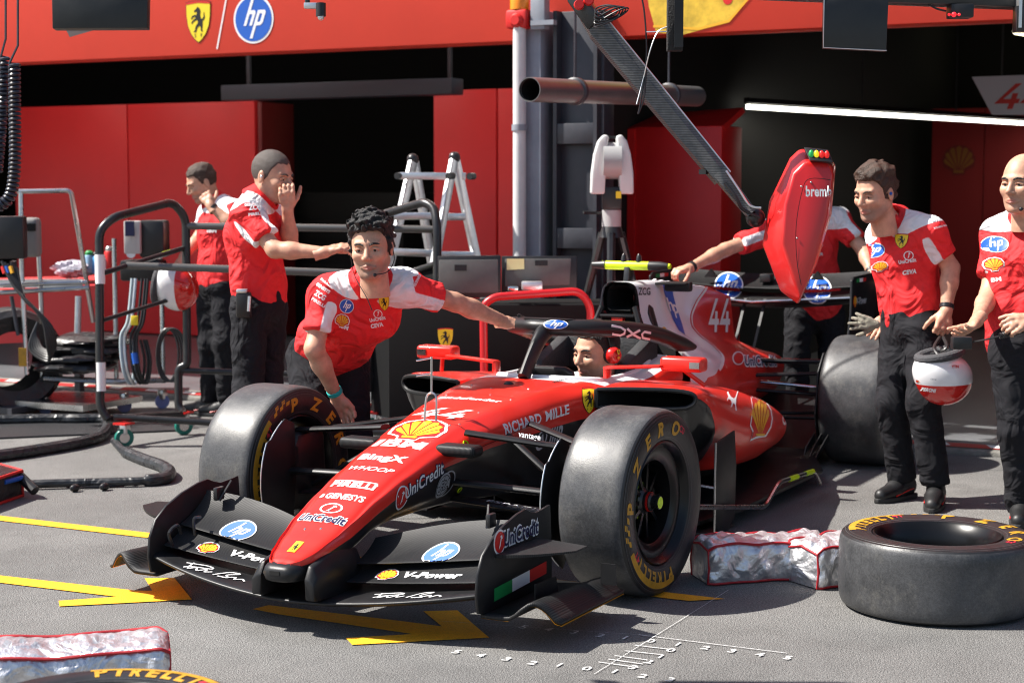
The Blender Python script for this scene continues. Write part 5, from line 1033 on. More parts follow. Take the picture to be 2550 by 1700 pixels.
def mark(p, px, py, d, rot=0, tilt=0, off=.003):
    """frame for a print on the shirt, found by looking along the line of sight at modelling time"""
    o = DP(px, py, d); u = RT*cos(rot)+UP*sin(rot); v = UP*cos(rot)-RT*sin(rot); n = (-FW+RT*tilt).normalized(); return proj_fn(p['bvh'], o, u, v, n, off, .25)
px_ = lambda n, d: n*d/FPX
CURLS = {'open': (.15, .15, .15, .2), 'grip': (.75, .8, .8, .8), 'relax': (.4, .45, .5, .5), 'fist': (1.15, 1.15, 1.15, 1.15)}
C = CURLS
J = DP
P1 = person('crouching mechanic pushing the car by its tyre and halo, staring ahead', J(924, 618, 7.24), (-FW-RT*.1-V((0, 0, .16))), J(915, 712, 7.42), J(888, 778, 7.50), J(842, 838, 7.66), J(815, 885, 7.76), (J(812, 738, 7.40), J(1004, 716, 7.42)), (J(782, 868, 7.32), J(1132, 752, 7.54)), (J(838, 985, 7.48), J(1262, 803, 7.72)), (J(866, 1030, 7.5), J(1300, 806, 7.76)), (J(768, 890, 7.72), J(868, 890, 7.82)), (J(772, 1085, 7.5), J(880, 1085, 7.7)), (J(762, 1270, 7.82), J(872, 1270, 7.92)), ((1, .5, 0), (1, .5, 0)), 'curly', 1.06, up=(V((0, 0, 1))+RT*-.04), curl=(C['relax'], C['grip']), palm=((-.3, -.4, .6), (.2, -.1, 1)), stub=.75, watch=(mat('turquoise_strap', (.02, .45, .42), .4), None), hem=.07, yk=-.02)
P2 = person('shaven-headed mechanic in profile holding a hand to his face beside the black cart', J(678, 440, 8.72), (RT*.86-FW*.45-V((0, 0, .22))), J(642, 508, 8.76), J(632, 590, 8.76), J(642, 690, 8.76), J(645, 752, 8.76), (J(617, 535, 8.60), J(672, 530, 8.92)), (J(684, 622, 8.48), J(722, 610, 8.78)), (J(808, 628, 8.42), J(716, 520, 8.66)), (J(860, 612, 8.42), J(714, 480, 8.62)), (J(622, 765, 8.68), J(668, 765, 8.84)), (J(618, 967, 8.66), J(664, 967, 8.82)), (J(612, 1167, 8.72), J(665, 1160, 8.86)), ((-.1, 1, 0), (-.1, 1, 0)), 'buzz', 1.05, curl=(C['relax'], C['grip']), palm=((.3, 0, 1), (.8, .6, 0)), hcol=M_hbuzz, stub=.45, hem=.13)
P3 = person('mechanic at the back table resting his cheek on his fist behind the cart', J(503, 456, 11.5), (-RT*.8-FW*.42-V((0, 0, .42))), J(540, 512, 11.55), J(550, 575, 11.55), J(546, 650, 11.55), J(542, 700, 11.55), (J(524, 532, 11.75), J(582, 530, 11.42)), (J(496, 592, 11.75), J(588, 570, 11.2)), (J(456, 640, 11.6), J(524, 512, 11.22)), (J(446, 665, 11.55), J(508, 482, 11.25)), (J(525, 715, 11.6), J(560, 715, 11.5)), (J(522, 850, 11.55), J(562, 850, 11.45)), (J(525, 1000, 11.6), J(565, 1000, 11.5)), ((.3, -1, 0), (.3, -1, 0)), 'short', 1.0, curl=(C['relax'], C['fist']), palm=((.3, .3, 1), (.9, .4, .2)), hcol=M_hbrown, watch=(None, M_blk), stub=.6, hem=.12)
P6 = person('dark-haired mechanic looking down and carrying a helmet by its strap', J(2180, 482, 8.24), (-RT*.74-FW*.6-V((0, 0, .25))), J(2226, 560, 8.40), J(2252, 640, 8.40), J(2266, 735, 8.40), J(2272, 795, 8.40), (J(2200, 590, 8.54), J(2316, 582, 8.24)), (J(2212, 692, 8.60), J(2368, 668, 8.24)), (J(2210, 788, 8.52), J(2356, 775, 8.18)), (J(2172, 826, 8.46), J(2347, 825, 8.16)), (J(2242, 815, 8.46), J(2302, 815, 8.32)), (J(2220, 1000, 8.38), J(2300, 1000, 8.22)), (J(2248, 1196, 8.46), J(2330, 1206, 8.26)), ((1, -.4, 0), (1, .15, 0)), 'wavy', 1.05, curl=(C['open'], C['fist']), palm=((0, .4, 1), (.8, .5, .1)), hcol=M_hbrown, watch=(None, M_blkm), stub=.8, hem=.09)
P7 = person('bald mechanic with headset mic at the right edge holding a cable', J(2548, 458, 7.72), (-RT*.72-FW*.68-V((0, 0, .1))), J(2566, 545, 7.86), J(2566, 650, 7.86), J(2560, 770, 7.86), J(2558, 850, 7.86), (J(2490, 585, 7.98), J(2642, 580, 7.74)), (J(2462, 735, 7.88), J(2630, 740, 7.60)), (J(2432, 800, 7.64), J(2566, 795, 7.44)), (J(2400, 835, 7.56), J(2520, 810, 7.42)), (J(2520, 865, 7.8), J(2600, 865, 7.95)), (J(2530, 1070, 7.78), J(2605, 1070, 7.92)), (J(2545, 1268, 7.88), J(2612, 1262, 8.0)), ((1, .1, 0), (1, .3, 0)), None, 1.08, curl=(C['relax'], C['grip']), palm=((.1, .5, -.9), (.6, .5, .6)), stub=.25, girth=1.08, fat=.006, hem=.1, brow=1)
P5 = person('mechanic behind the rear wing, face hidden by the red signal pod', J(2008, 470, 10.45), (-FW-V((0, 0, .3))), J(2005, 548, 10.6), J(2012, 615, 10.62), J(2024, 705, 10.68), J(2030, 765, 10.72), (J(1925, 578, 10.52), J(2086, 550, 10.54)), (J(1806, 622, 10.36), J(2150, 622, 10.42)), (J(1716, 668, 10.2), J(2172, 682, 10.26)), (J(1680, 676, 10.15), J(2186, 708, 10.2)), (J(1990, 780, 10.7), J(2066, 780, 10.78)), (J(1985, 880, 10.65), J(2070, 880, 10.7)), (J(1985, 1040, 10.75), J(2070, 1040, 10.8)), ((1, .2, 0), (1, .2, 0)), 'short', 1.0, curl=(C['grip'], C['grip']), palm=((.2, 0, 1), (.2, 0, 1)), watch=(M_blk, M_blk), hem=.1)
hp4 = DP(1486, 878, 7.86)
P4 = person('man with red ear defenders sitting in the car cockpit, seen under the halo', hp4, (1, -.42, -.1), hp4+V((-.035, 0, -.165)), (-1.34, .02, .50), (-1.36, 0, .36), (-1.33, 0, .26), ((-1.3, -.15, .56), (-1.3, .15, .56)), ((-1.12, -.2, .42), (-1.12, .19, .42)), ((-.93, -.13, .52), (-.93, .13, .52)), ((-.9, -.12, .6), (-.9, .12, .6)), ((-1.25, -.07, .24), (-1.25, .07, .24)), ((-.85, -.08, .34), (-.85, .08, .34)), ((-.72, -.07, .34), (-.72, .07, .34)), ((1, 0, 0), (1, 0, 0)), 'short', 1.08, shoes=False, girth=.8, stub=.7, hem=.0, hcol=M_hblack)
# ear defenders (worn, resting on the head: a thing of its own)
ed = thing('ear_defenders', 'red ear defenders on the head of the man in the cockpit', 'ear defenders', hp4)
wp = P4['wp']; Hm = [V(wp(*q))-V(wp(0, 0, 0)) for q in ((1, 0, 0), (0, 1, 0), (0, 0, 1))]
for s in (1, -1):
    cup = obj('ear_cup', B().lathe([(.028, -.012), (.036, 0), (.04, .012), (.037, .03), (.026, .042), (0, .045)], wp(-.008, s*.078, -.005), Hm[1].normalized()*s, 28), mat('ear_cup_red', (.6, .012, .01), .25, coat=.4), ed)
    obj('cushion', B().lathe([(.026, -.016), (.037, -.012), (.041, 0), (.036, .01)], wp(-.008, s*.076, -.005), Hm[1].normalized()*s, 24), M_blk, cup)
    if s == 1:
        FLIP = Hm[1].normalized(); e0 = V(wp(-.008, .124, .006)); logo_shield(plane_fn(e0+Hm[2]*.005, -Hm[0], Hm[2], Hm[1], .001), .017, cup); logo_shell(plane_fn(e0-Hm[2]*.02-Hm[1]*.004, -Hm[0], Hm[2], Hm[1], .001), .008, cup, M_dora, False); FLIP = None
obj('headband', B().rings([[wp(x, .094*cos(a), .02+.125*sin(a)) for x in (-.02, .005)]+[wp(x, .089*cos(a), .02+.12*sin(a)) for x in (.005, -.02)] for a in np.linspace(-.05, pi+.05, 24)], True, cap=True), M_blk, ed)
# shirt prints ------------------------------------------------------------
FLIP = -FW
def shirtset(p, d, hp=None, crest=None, shell=None, uni=None, arm=None, lines=None, k=1):
    S = p['shirt']
    if hp: logo_hp(mark(p, hp[0], hp[1], d, hp[3] if len(hp) > 3 else 0), px_(hp[2], d), S)
    if crest: logo_shield(mark(p, crest[0], crest[1], d, crest[3] if len(crest) > 3 else 0), px_(crest[2], d), S)
    if shell: logo_shell(mark(p, shell[0], shell[1], d, shell[3] if len(shell) > 3 else 0), px_(shell[2], d), S, M_dora)
    if uni:
        f = mark(p, uni[0], uni[1], d, uni[3] if len(uni) > 3 else 0); q = px_(uni[2], d); decal('round_bank_logo', sh_tf(uni_shape(q*.28), 1, 1, .1*q, .42*q), f, M_dwhite, S, .02); words(f, 'UniCredit', q*.22, M_dwhite, S, .04, 0, q); f2 = mark(p, uni[0]+uni[4], uni[1]+uni[5], d, uni[3]); words(f2, 'CEVA', q*.25, M_dwhite, S, .06, .1, q*.8)
    for s, x, y, w_, r in (lines or []): words(mark(p, x, y, d, r), s, px_(w_, d)*1.35/len(s)*1.0, M_dwhite, S, .04, 0, px_(w_, d))
R_ = radians
shirtset(P1, 7.4, hp=(867, 763, 16, R_(-8)), crest=(958, 755, 25), shell=(855, 799, 16, R_(-8)), uni=(941, 798, 38, R_(12), -2, 16), lines=[('Bitdefender', 818, 710, 42, R_(-38)), ('GENESYS', 808, 722, 40, R_(-33)), ('ZCG', 800, 742, 30, R_(-32)), ('PIRELLI', 797, 757, 38, R_(-32)), ('ambipar', 1006, 682, 34, R_(78)), ('DXC', 1026, 690, 24, R_(70)), ('RICHARD', 1042, 700, 32, R_(66)), ('IBM', 857, 818, 22, R_(-20))])
shirtset(P2, 8.65, lines=[('Bitdefender', 632, 504, 40, R_(3)), ('GENESYS', 637, 517, 36, R_(5)), ('ZCG', 644, 527, 28, R_(6)), ('PIRELLI', 648, 541, 36, R_(8))])
shirtset(P6, 8.35, hp=(2181, 622, 17, R_(-4)), crest=(2233, 603, 26, R_(-6)), shell=(2192, 664, 12), uni=(2246, 657, 40, R_(8), 6, 27), lines=[('ambipar', 2300, 545, 38, R_(6)), ('DXC', 2313, 556, 28, R_(8)), ('RICHARD MILLE', 2322, 572, 42, R_(14))])
shirtset(P7, 7.78, hp=(2489, 606, 20, R_(8)), shell=(2480, 658, 17, R_(8)), lines=[('IBM', 2484, 700, 22, R_(8)), ('UniCredit', 2560, 665, 40, R_(4)), ('CEVA', 2562, 692, 36, R_(4))])
shirtset(P5, 10.5, lines=[('ambipar', 2084, 520, 24, R_(-30)), ('DXC', 2100, 530, 18, R_(-35)), ('UniCredit', 2036, 613, 24, 0), ('CEVA', 2038, 636, 22, 0)])
shirtset(P3, 11.45, lines=[('IBM', 531, 580, 26, R_(-4))])
FLIP = None
# small worn things
def cable(pts, r, m, name, parent): return obj(name, B().tube(crom(pts, 6), r, 6), m, parent)
w1 = P1['wp']; cable([w1(0, .085, .0), w1(.0, .09, -.05), w1(.05, .07, -.09), w1(.095, .03, -.095)], .0022, M_blk, 'headset_mic', P1['t']); obj('mic_tip', B().sphere(w1(.1, .028, -.096), .008), M_blk, P1['t']); cable([w1(0, -.085, 0), w1(.0, -.075, -.1), w1(.05, -.02, -.19), w1(.06, .0, -.24)], .002, M_blk, 'headset_cable', P1['t'])
w7 = P7['wp']; cable([w7(0, .085, .0), w7(.03, .085, -.07), w7(.085, .045, -.1)], .0022, M_blk, 'headset_mic', P7['t']); obj('mic_tip', B().sphere(w7(.09, .043, -.1), .009), M_blk, P7['t'])
w2 = P2['wp']; obj('earpiece', B().sphere(w2(0, -.088, .0), .008), M_alu, P2['t'])
w6 = P6['wp']; obj('earpiece', B().sphere(w6(0, .088, .0), .008), M_dblue, P6['t'])
# ================================================================== props.  K: pixels of the 2352-wide view -> photograph pixels
K = 2550/2352
def D2(x, y, d): return DP(x*K, y*K, d)
def G2(x, y, z=0): return GP(x*K, y*K, z)
# ---- signal pod on its boom
pod_t = thing('signal_pod', 'red faceted signal pod with traffic lights hanging from a carbon boom', 'signal', D2(1830, 700, 7))
Fp = [(1850, 372), (1900, 374), (1914, 402), (1900, 500), (1870, 610), (1837, 688), (1822, 640), (1796, 560), (1803, 470), (1822, 400)]
Gp = [(1836, 341), (1890, 343), (1920, 380), (1910, 492), (1878, 602), (1834, 700), (1792, 670), (1750, 562), (1766, 462), (1814, 362)]
r0 = [D2(x, y, 6.86+.02*abs(y-520)/170) for x, y in Fp]; r1 = [D2(x, y, 7.0) for x, y in Gp]; r2 = [D2(1835+(x-1835)*.8, 520+(y-520)*.85, 7.16) for x, y in Gp]
shell_ = obj('pod_shell', B().rings([r0, r1, r2], True, cap=True), mat('pod_red', (.6, .016, .016), .28, coat=.35), pod_t, bevel=.012, seg=3, ang=50)
bvs = bvh_of(shell_); FLIP = -FW
def pod_fn(x, y, rot=0, far=.25, off=.002): o = D2(x, y, 6.9); return proj_fn(bvs, o, RT*cos(rot)+UP*sin(rot), UP*cos(rot)-RT*sin(rot), -FW, off, far)
words(pod_fn(1884, 452), 'brembo', .042, M_dwhite, shell_, .03, 0, .125)
seam = [(1912, 416), (1858, 412), (1840, 440), (1826, 520), (1828, 600), (1838, 655)]
f0 = pod_fn(1835, 520); q = 6.9/FPX*K; decal('lid_seam', sh_line([((x-1835)*q, (520-y)*q) for x, y in [(p.x, p.y) for p in crom([(x, y, 0) for x, y in seam], 5)]], .0022), f0, M_dblack, shell_, .02)
for x, y in ((1860, 420), (1828, 548), (1838, 430), (1858, 648)):
    h = pod_fn(x, y)(0, 0)
    if h: obj('screw', B().sphere(h, .0045, 8, 6), M_steel, shell_)
lp = obj('light_panel', B().add([D2(1846, 338, 6.87), D2(1902, 344, 6.87), D2(1914, 373, 6.83), D2(1860, 368, 6.83), D2(1846, 341, 6.95), D2(1902, 347, 6.95), D2(1914, 380, 6.95), D2(1860, 375, 6.95)], [(0, 1, 2, 3), (4, 7, 6, 5), (0, 4, 5, 1), (1, 5, 6, 2), (2, 6, 7, 3), (3, 7, 4, 0)]), M_blk, pod_t, bevel=.004)
for x, m_ in ((1863, M_dgreen), (1875, M_dyel), (1887, M_dred), (1899, M_dred)): obj('signal_light', B().sphere(D2(x, 354+(x-1863)*.06, 6.846), .017, 14, 8, (.62, .62, 1)), mat('signal_'+m_.name, tuple(m_.node_tree.nodes['RGB'].outputs[0].default_value)[:3], .3, emit=.35), lp)
boom = thing('carbon_boom', 'carbon fibre boom arm reaching down to the red signal pod', 'boom', D2(1330, 0, 7))
a, b_ = D2(1345, 30, 7.05), D2(1660, 410, 7.05); ax = (b_-a).normalized(); pn = ax.cross(FW).normalized()
M_boom = mat('boom_carbon', (.17, .17, .165), .45, weave=46, wdir=2, noise=.3, nscale=40)
R = []
for t_, w_, sh_ in ((0, .028, 0), (.1, .045, 0), (.5, .042, .012), (1, .035, 0)):
    c_ = a.lerp(b_, t_)+pn*sh_*0; R.append([c_+pn*w_-FW*.03, c_+pn*w_*.35-FW*.05, c_-pn*w_-FW*.045, c_-pn*w_+FW*.05, c_+pn*w_+FW*.05])
obj('boom_beam', B().rings(R, True, cap=True), M_boom, boom, smooth=False)
obj('boom_edge', B().tube([a.lerp(b_, t_)+pn*w_-FW*.031 for t_, w_ in ((.02, .032), (.1, .046), (.5, .043), (1, .036))], .004, 6), M_alu, boom)
a2, b2 = D2(1650, 395, 7.03), D2(1725, 490, 7.0); R = [[c_+pn*w_-FW*.03, c_-pn*w_-FW*.03, c_-pn*w_+FW*.03, c_+pn*w_+FW*.03] for c_, w_ in ((a2, .03), (b2, .02))]
obj('boom_tip', B().rings(R, True, cap=True), M_boom, boom, smooth=False)
obj('boom_tip_edge', B().tube(crom([D2(1668, 392, 6.98), D2(1700, 440, 6.97), D2(1722, 472, 6.97), D2(1748, 478, 6.97)], 5), .005, 6), M_alu, boom)
obj('boom_cable', B().tube(crom([D2(1665, 420, 6.97), D2(1690, 452, 6.96), D2(1705, 480, 6.97), D2(1745, 500, 6.98)], 6), .007, 8), M_blk, boom)
obj('boom_joint', B().sphere(D2(1735, 500, 7.02), .04, 14, 10), M_blkm, boom); obj('boom_clamp', B().box(D2(1616, 395, 7.02), (.03, .03, .02)), M_blkm, boom)
obj('boom_bracket', B().bar(D2(1322, -10, 7.05), D2(1372, 60, 7.03), .09, .07), M_blkm, boom, bevel=.01); obj('boom_bracket', B().bar(D2(1300, -60, 7.08), D2(1345, 20, 7.05), .05, .05), M_dgs, boom)
for x, y in ((1330, 12), (1352, 2)): obj('boom_pulley', B().lathe([(0, .02), (.018, .02), (.022, 0), (0, 0)], D2(x, y, 6.98), -FW, 16), M_dred, boom)
cb_ = thing('cable_bundle', 'looped bundle of thin black cable tied at the top of the carbon boom', 'cable', D2(1390, 30, 6.95))
for k in range(5):
    c_ = D2(1392+k*3, 25+k*4, 6.95-.004*k); obj('cable_loop', B().tube([c_+RT*(.045+.006*k)*cos(t_)+UP*(.022+.004*k)*sin(t_+.3*k)-FW*.01*sin(2*t_) for t_ in np.linspace(0, 2*pi, 24, endpoint=False)], .0035, 6, closed=True), M_blk, cb_)
obj('cable_drop', B().tube(crom([D2(1470, -20, 6.95), D2(1480, 30, 6.95), D2(1485, 130, 6.95), D2(1472, 230, 6.95), D2(1466, 262, 6.95), D2(1480, 220, 6.95), D2(1484, 160, 6.95)], 6), .0035, 6), M_blk, cb_)
wc = thing('thin_wire', 'thin pale wire running from the black foam post to the boom', 'wire', D2(1530, 65, 6.9)); obj('wire', B().tube(crom([D2(1532, 62, 6.9), D2(1510, 75, 6.9), D2(1492, 120, 6.9), D2(1478, 180, 6.95), D2(1462, 240, 6.95)], 6), .0025, 5), M_alu, wc)
fp_ = thing('foam_post', 'black foam-covered post hanging from the top left of the pod boom', 'post', D2(1550, 115, 6.9)); c_ = D2(1550, 40, 6.9); Rm = Matrix((RT, FW.cross(RT)*-1 if False else V((-RT.y, RT.x, 0)), (0, 0, 1))).transposed()
obj('post', B().box(c_, (.062, .06, .27), Rm), mat('black_foam', (.02, .02, .02), .9, bump=1, bscale=160, noise=.4), fp_, bevel=.004); obj('cover_plate', B().box(c_+RT*.013-FW*.034, (.036, .006, .25), Rm), M_blk, fp_); obj('pin', B().tube([D2(1485, 74, 6.92), D2(1532, 73, 6.9)], .003, 6), M_alu, fp_)
# ---- gantry above, with hanging panels
gan = thing('overhead_gantry', 'black overhead gantry rail crossing the top right corner', 'gantry', D2(2000, 0, 6.5))
obj('rail', B().bar(D2(1560, -28, 6.35), D2(2560, 12, 6.9), .10, .06), M_blkm, gan, bevel=.006)
obj('rail_bracket', B().box(D2(2345, 45, 6.7), (.05, .06, .10), Rm), M_blkm, gan, bevel=.004); obj('rail_bracket', B().box(D2(2338, 30, 6.7), (.012, .07, .12), Rm), M_alu, gan)
obj('rail_upright', B().bar(D2(1560, -28, 6.35)+V((0, 0, 0)), D2(1560, -28, 6.35)+V((0, 0, .9)), .08), M_blkm, gan); obj('rail_upright', B().bar(D2(2560, 12, 6.9), D2(2560, 12, 6.9)+V((0, 0, .9)), .08), M_blkm, gan)
def hangpanel(lab, pts, d, th=.03):
    t = thing('hanging_panel', lab, 'panel', D2(*pts[2], d)); v = [D2(x, y, d) for x, y in pts]; obj('plate', B().add(v+[q_+FW*th for q_ in v], [(0, 1, 2, 3), (7, 6, 5, 4), (0, 4, 5, 1), (1, 5, 6, 2), (2, 6, 7, 3), (3, 7, 4, 0)]), mat('black_panel', (.016, .016, .015), .45, noise=.35, nscale=9, dirt=((.1, .1, .09), 70, .68, .74)), t, bevel=.003); return t, v
t, v = hangpanel('square black panel hanging from the gantry rail right of centre', [(1893, -25), (2042, -20), (2036, 117), (1891, 110)], 6.4); obj('panel_edge', B().tube([v[0]-FW*.003, v[3]-FW*.003, v[2]-FW*.003], .0022, 6), M_alu, t)
t, v = hangpanel('black screen back hanging in the top left corner', [(118, -40), (340, -44), (338, 65), (120, 66)], 5.1, .04); obj('grey_flap', B().add([D2(150, 66, 5.15), D2(215, 66, 5.15), D2(212, 71, 5.2), D2(160, 86, 5.22)], [(0, 1, 2, 3)]), M_grey, t, smooth=False); obj('suspension_arm', B().bar(D2(228, -40, 5.16), D2(228, -40, 5.16)+V((0, 0, .7)), .05), M_blkm, t)
rb = thing('red_light_box', 'small black box with three red lamps under the gantry rail', 'lamp', D2(2200, 45, 6.6)); obj('box', B().box(D2(2205, 27, 6.66), (.088, .08, .052), Rm), M_blk, rb, bevel=.005)
for x, r_ in ((2186, .006), (2197, .010), (2209, .006)): obj('lamp', B().sphere(D2(x-6, 34, 6.615), r_, 12, 8), mat('red_lamp', (.8, .02, .03), .3, emit=.6), rb)
obj('lead', B().tube(crom([D2(2130, 8, 6.62), D2(2150, 20, 6.62), D2(2172, 26, 6.64)], 5), .004, 6), M_blk, rb)
sc = thing('overhead_camera', 'small silver bracket with black camera hanging under the fascia at top left', 'camera', D2(735, 42, 6.6)); obj('bracket', B().box(D2(722, 14, 6.6), (.078, .03, .022), Rm), M_alu, sc, bevel=.003); obj('camera_body', B().tube([D2(737, 8, 6.58), D2(737, 38, 6.58)], .019, 14), M_blk, sc); obj('lens', B().sphere(D2(737, 40, 6.58), .013), M_alu, sc); obj('rod', B().tube([D2(706, 14, 6.6), D2(706, -80, 6.6)], .01, 8), M_blk, sc)
# ---- coiled hoses at left
def coil(lab, pts, R0, pitch, d):
    t = thing('coiled_hose', lab, 'hose', D2(*pts[-1], d)); cl = crom([D2(x, y, d) for x, y in pts], 12); L = [0]
    for i in range(1, len(cl)): L.append(L[-1]+(cl[i]-cl[i-1]).length)
    n = int(L[-1]/pitch*10); out = []
    for k in range(n):
        s_ = L[-1]*k/n; i = min(max(np.searchsorted(L, s_)-1, 0), len(cl)-2); p = cl[i].lerp(cl[i+1], (s_-L[i])/max(L[i+1]-L[i], 1e-6)); tg = (cl[i+1]-cl[i]).normalized(); u = FW.cross(tg).normalized(); w_ = tg.cross(u); an_ = 2*pi*k/10; out.append(p+(u*cos(an_)+w_*sin(an_))*R0)
    obj('coil', B().tube(out, .0085, 6), mat('blue_black_hose', (.018, .022, .035), .3), t); obj('hanger', B().tube([D2(pts[0][0]+(2 if pts[0][0] < 20 else 8), -60, d), D2(pts[0][0]+(2 if pts[0][0] < 20 else 8), pts[0][1]-40, d), out[0]], .006, 6), M_dgs, t)
coil('left one of the two coiled dark blue hoses hanging at the left edge', [(11, 130), (8, 200), (4, 290), (-6, 400)], .018, .020, 8.0); coil('right one of the two coiled hoses, curving towards the left edge', [(33, 145), (34, 250), (34, 380), (22, 452), (-12, 478)], .022, .020, 7.8)
# ---- exhaust duct
du = thing('exhaust_duct', 'polished steel exhaust duct hanging open-ended beside the column', 'duct', D2(1215, 206, 8.7)); a, b_ = D2(1216, 206, 8.7), D2(1600, 222, 10.8); ax = (b_-a).normalized()
obj('pipe', B().lathe([(.056, .02), (.058, 0), (.062, 0), (.063, .03), (.063, (b_-a).length)], a, ax, 32), M_chrome if False else mat('duct_steel', (.2, .2, .2), .38, metal=.6, noise=.1), du); obj('pipe_bore', B().lathe([(.057, .005), (.055, .4), (0, .6)], a, ax, 24), M_void, du)
for s_ in (.55, 1.9): obj('clamp_ring', B().lathe([(.064, -.02), (.075, -.014), (.075, .014), (.064, .02)], a+ax*s_, ax, 28), M_dgs, du); obj('hanger_rod', B().tube([a+ax*s_+V((0, 0, .07)), a+ax*s_+V((0, 0, 1.2))], .007, 6), M_dgs, du)
# ---- laser scanner on tripod
ls = thing('laser_scanner', 'grey and white surveying scanner head on a black tripod by the column', 'scanner', GP(1525, 1110)); d = 9.9; g0 = D2(1404, 640, d); base = V((g0.x, g0.y, 0))
def Z2(y): return D2(1404, y, d).z
for s_ in (-1, 1):
    k_ = d/FPX*K; out = [(s_*(1404-x)*k_*-1 if False else s_*(x-1404)*k_, Z2(y)-Z2(446)) for x, y in ((1453, 446), (1421, 446), (1419, 400), (1415, 335), (1412, 314), (1424, 310), (1437, 325), (1446, 355), (1452, 400))]
    obj('side_shell', B().prism(out, (V((base.x, base.y, Z2(446))), RT, (0, 0, 1), V((-RT.y, RT.x, 0))), .13), mat('white_shell', (.62, .64, .63), .4), ls, bevel=.012, seg=3)
obj('scan_drum', B().lathe([(0, -.052), (.105, -.052), (.105, .052), (0, .052)], V((base.x, base.y, Z2(370))), RT, 28), mat('grey_shell', (.36, .36, .36), .4), ls); obj('yoke', B().box((base.x, base.y, Z2(455)), (.11, .11, .13), Rm), M_blk, ls, bevel=.01); obj('carry_handle', B().box((base.x, base.y, Z2(316)), (.1, .03, .014), Rm), M_blk, ls)
obj('warning_sticker', B().box(V((base.x, base.y, Z2(450)))+RT*.035-FW*.07, (.03, .004, .04), Rm), M_dyel, ls); obj('neck', B().tube([V((base.x, base.y, Z2(482))), V((base.x, base.y, Z2(520)))], .055, 20), mat('grey_shell', ()), ls)
obj('tripod_head', B().tube([V((base.x, base.y, Z2(515))), V((base.x, base.y, Z2(545)))], [.05, .075], 16), M_blk, ls); obj('centre_column', B().tube([V((base.x, base.y, Z2(540))), V((base.x, base.y, .45))], .022, 10), M_alu, ls)
for an_ in (.4, 2.5, 4.6): e_ = base+V((cos(an_), sin(an_), 0))*.42; obj('tripod_leg', B().tube([V((base.x, base.y, Z2(535)))+V((cos(an_), sin(an_), 0))*.06, e_+V((0, 0, .02))], [.026, .016], 8), M_blkm, ls)
obj('pan_handle', B().tube([D2(1395, 490, d), D2(1340, 488, d-.1)], .009, 6), M_blk, ls)
# ---- ladder
la = thing('step_ladder', 'folding aluminium step ladder standing behind the black cart', 'ladder', D2(1000, 600, 10.9)); dl = 10.9
def lad(x, y, o=0): return D2(x, y, dl+o)
zb_ = -1
for (xt, yt, xb, yb, o) in ((948, 372, 898, 592, -.15), (952, 372, 990, 592, .25), (1042, 368, 1000, 592, -.15), (1046, 368, 1094, 592, .25)):
    p, q_ = lad(xt, yt, o*.2), lad(xb, yb, o); q_ = p+(q_-p)*(p.z/(p.z-q_.z)); obj('rail', B().bar(p, q_, .03, .065), M_alu, la, bevel=.004)
for (x0, y0, x1, y1, o) in ((918, 404, 1026, 405, -.12), (1046, 404, 1070, 405, .1), (905, 497, 1000, 496, -.15), (1012, 498, 1070, 498, .1), (896, 578, 1000, 582, -.15), (1008, 585, 1090, 586, .2)): obj('rung', B().bar(lad(x0, y0, o), lad(x1, y1, o), .03, .045), M_alu, la, bevel=.004)
for x, y in ((948, 366), (1044, 362)): obj('hinge', B().sphere(lad(x, y), .038, 14, 10), M_blkm, la)
for x, y in ((912, 404), (1030, 404), (1078, 405)): obj('knob', B().tube([lad(x, y, -.15), lad(x+10, y, -.1)], .022, 10), M_blk, la)
# ---- cart: black tubular frame on green castors
ca = thing('black_cart', 'black tubular cart frame on green castors behind the mechanics', 'cart', G2(300, 1020)); r_ = .026
A0, B0 = 10.15, 10.65
def tb(name, pts, r=r_, m=None, fl=.09): return obj(name, B().tube(fillet(pts, fl), r, 12), m or M_blkm, ca)
tb('end_frame', [D2(248, 962, A0), D2(230, 935, A0), D2(228, 528, A0), D2(262, 498, A0+.05), D2(398, 464, B0-.05), D2(427, 500, B0), D2(430, 838, B0), D2(410, 845, B0), D2(410, 935, B0), D2(425, 950, B0-.02), D2(248, 962, A0)], fl=.1)
tb('cross_tube', [D2(234, 628, A0), D2(428, 568, B0)], .016); tb('cross_tube', [D2(237, 735, A0), D2(428, 676, B0)], .013); tb('long_rail', [D2(424, 519, B0), D2(1004, 527, B0-.1)], .023, mat('grey_tube', (.12, .12, .115), .3, metal=.3)); tb('long_rail', [D2(290, 610, A0+.15), D2(1004, 634, A0+.2)], .023, mat('grey_tube', ()))
tb('long_rail', [D2(262, 957, A0), D2(1004, 1000, A0)], .021); tb('long_rail', [D2(412, 850, B0), D2(1004, 868, B0)], .019)
tb('end_frame', [D2(1004, 1000, A0), D2(1004, 520, A0), D2(998, 478, A0+.05), D2(975, 464, A0+.1), D2(862, 498, B0-.05), D2(850, 520, B0), D2(850, 900, B0)], fl=.1); tb('cross_tube', [D2(1004, 605, A0), D2(860, 655, B0)], .019)
obj('side_panel', B().add([D2(852, 640, B0), D2(1003, 600, A0+.02), D2(1003, 985, A0+.02), D2(852, 950, B0), D2(852, 640, B0+.03), D2(1003, 600, A0+.05), D2(1003, 985, A0+.05), D2(852, 950, B0+.03)], [(0, 1, 2, 3), (7, 6, 5, 4), (0, 4, 5, 1), (1, 5, 6, 2), (2, 6, 7, 3), (3, 7, 4, 0)]), mat('matte_black', (.005, .005, .0055), .8, spec=.2), ca)
for (x, y0, y1, d_) in ((229, 585, 652, A0), (231, 832, 898, A0)): obj('white_sleeve', B().tube([D2(x, y0, d_), D2(x+1, y1, d_)], .029, 12), M_white, ca)
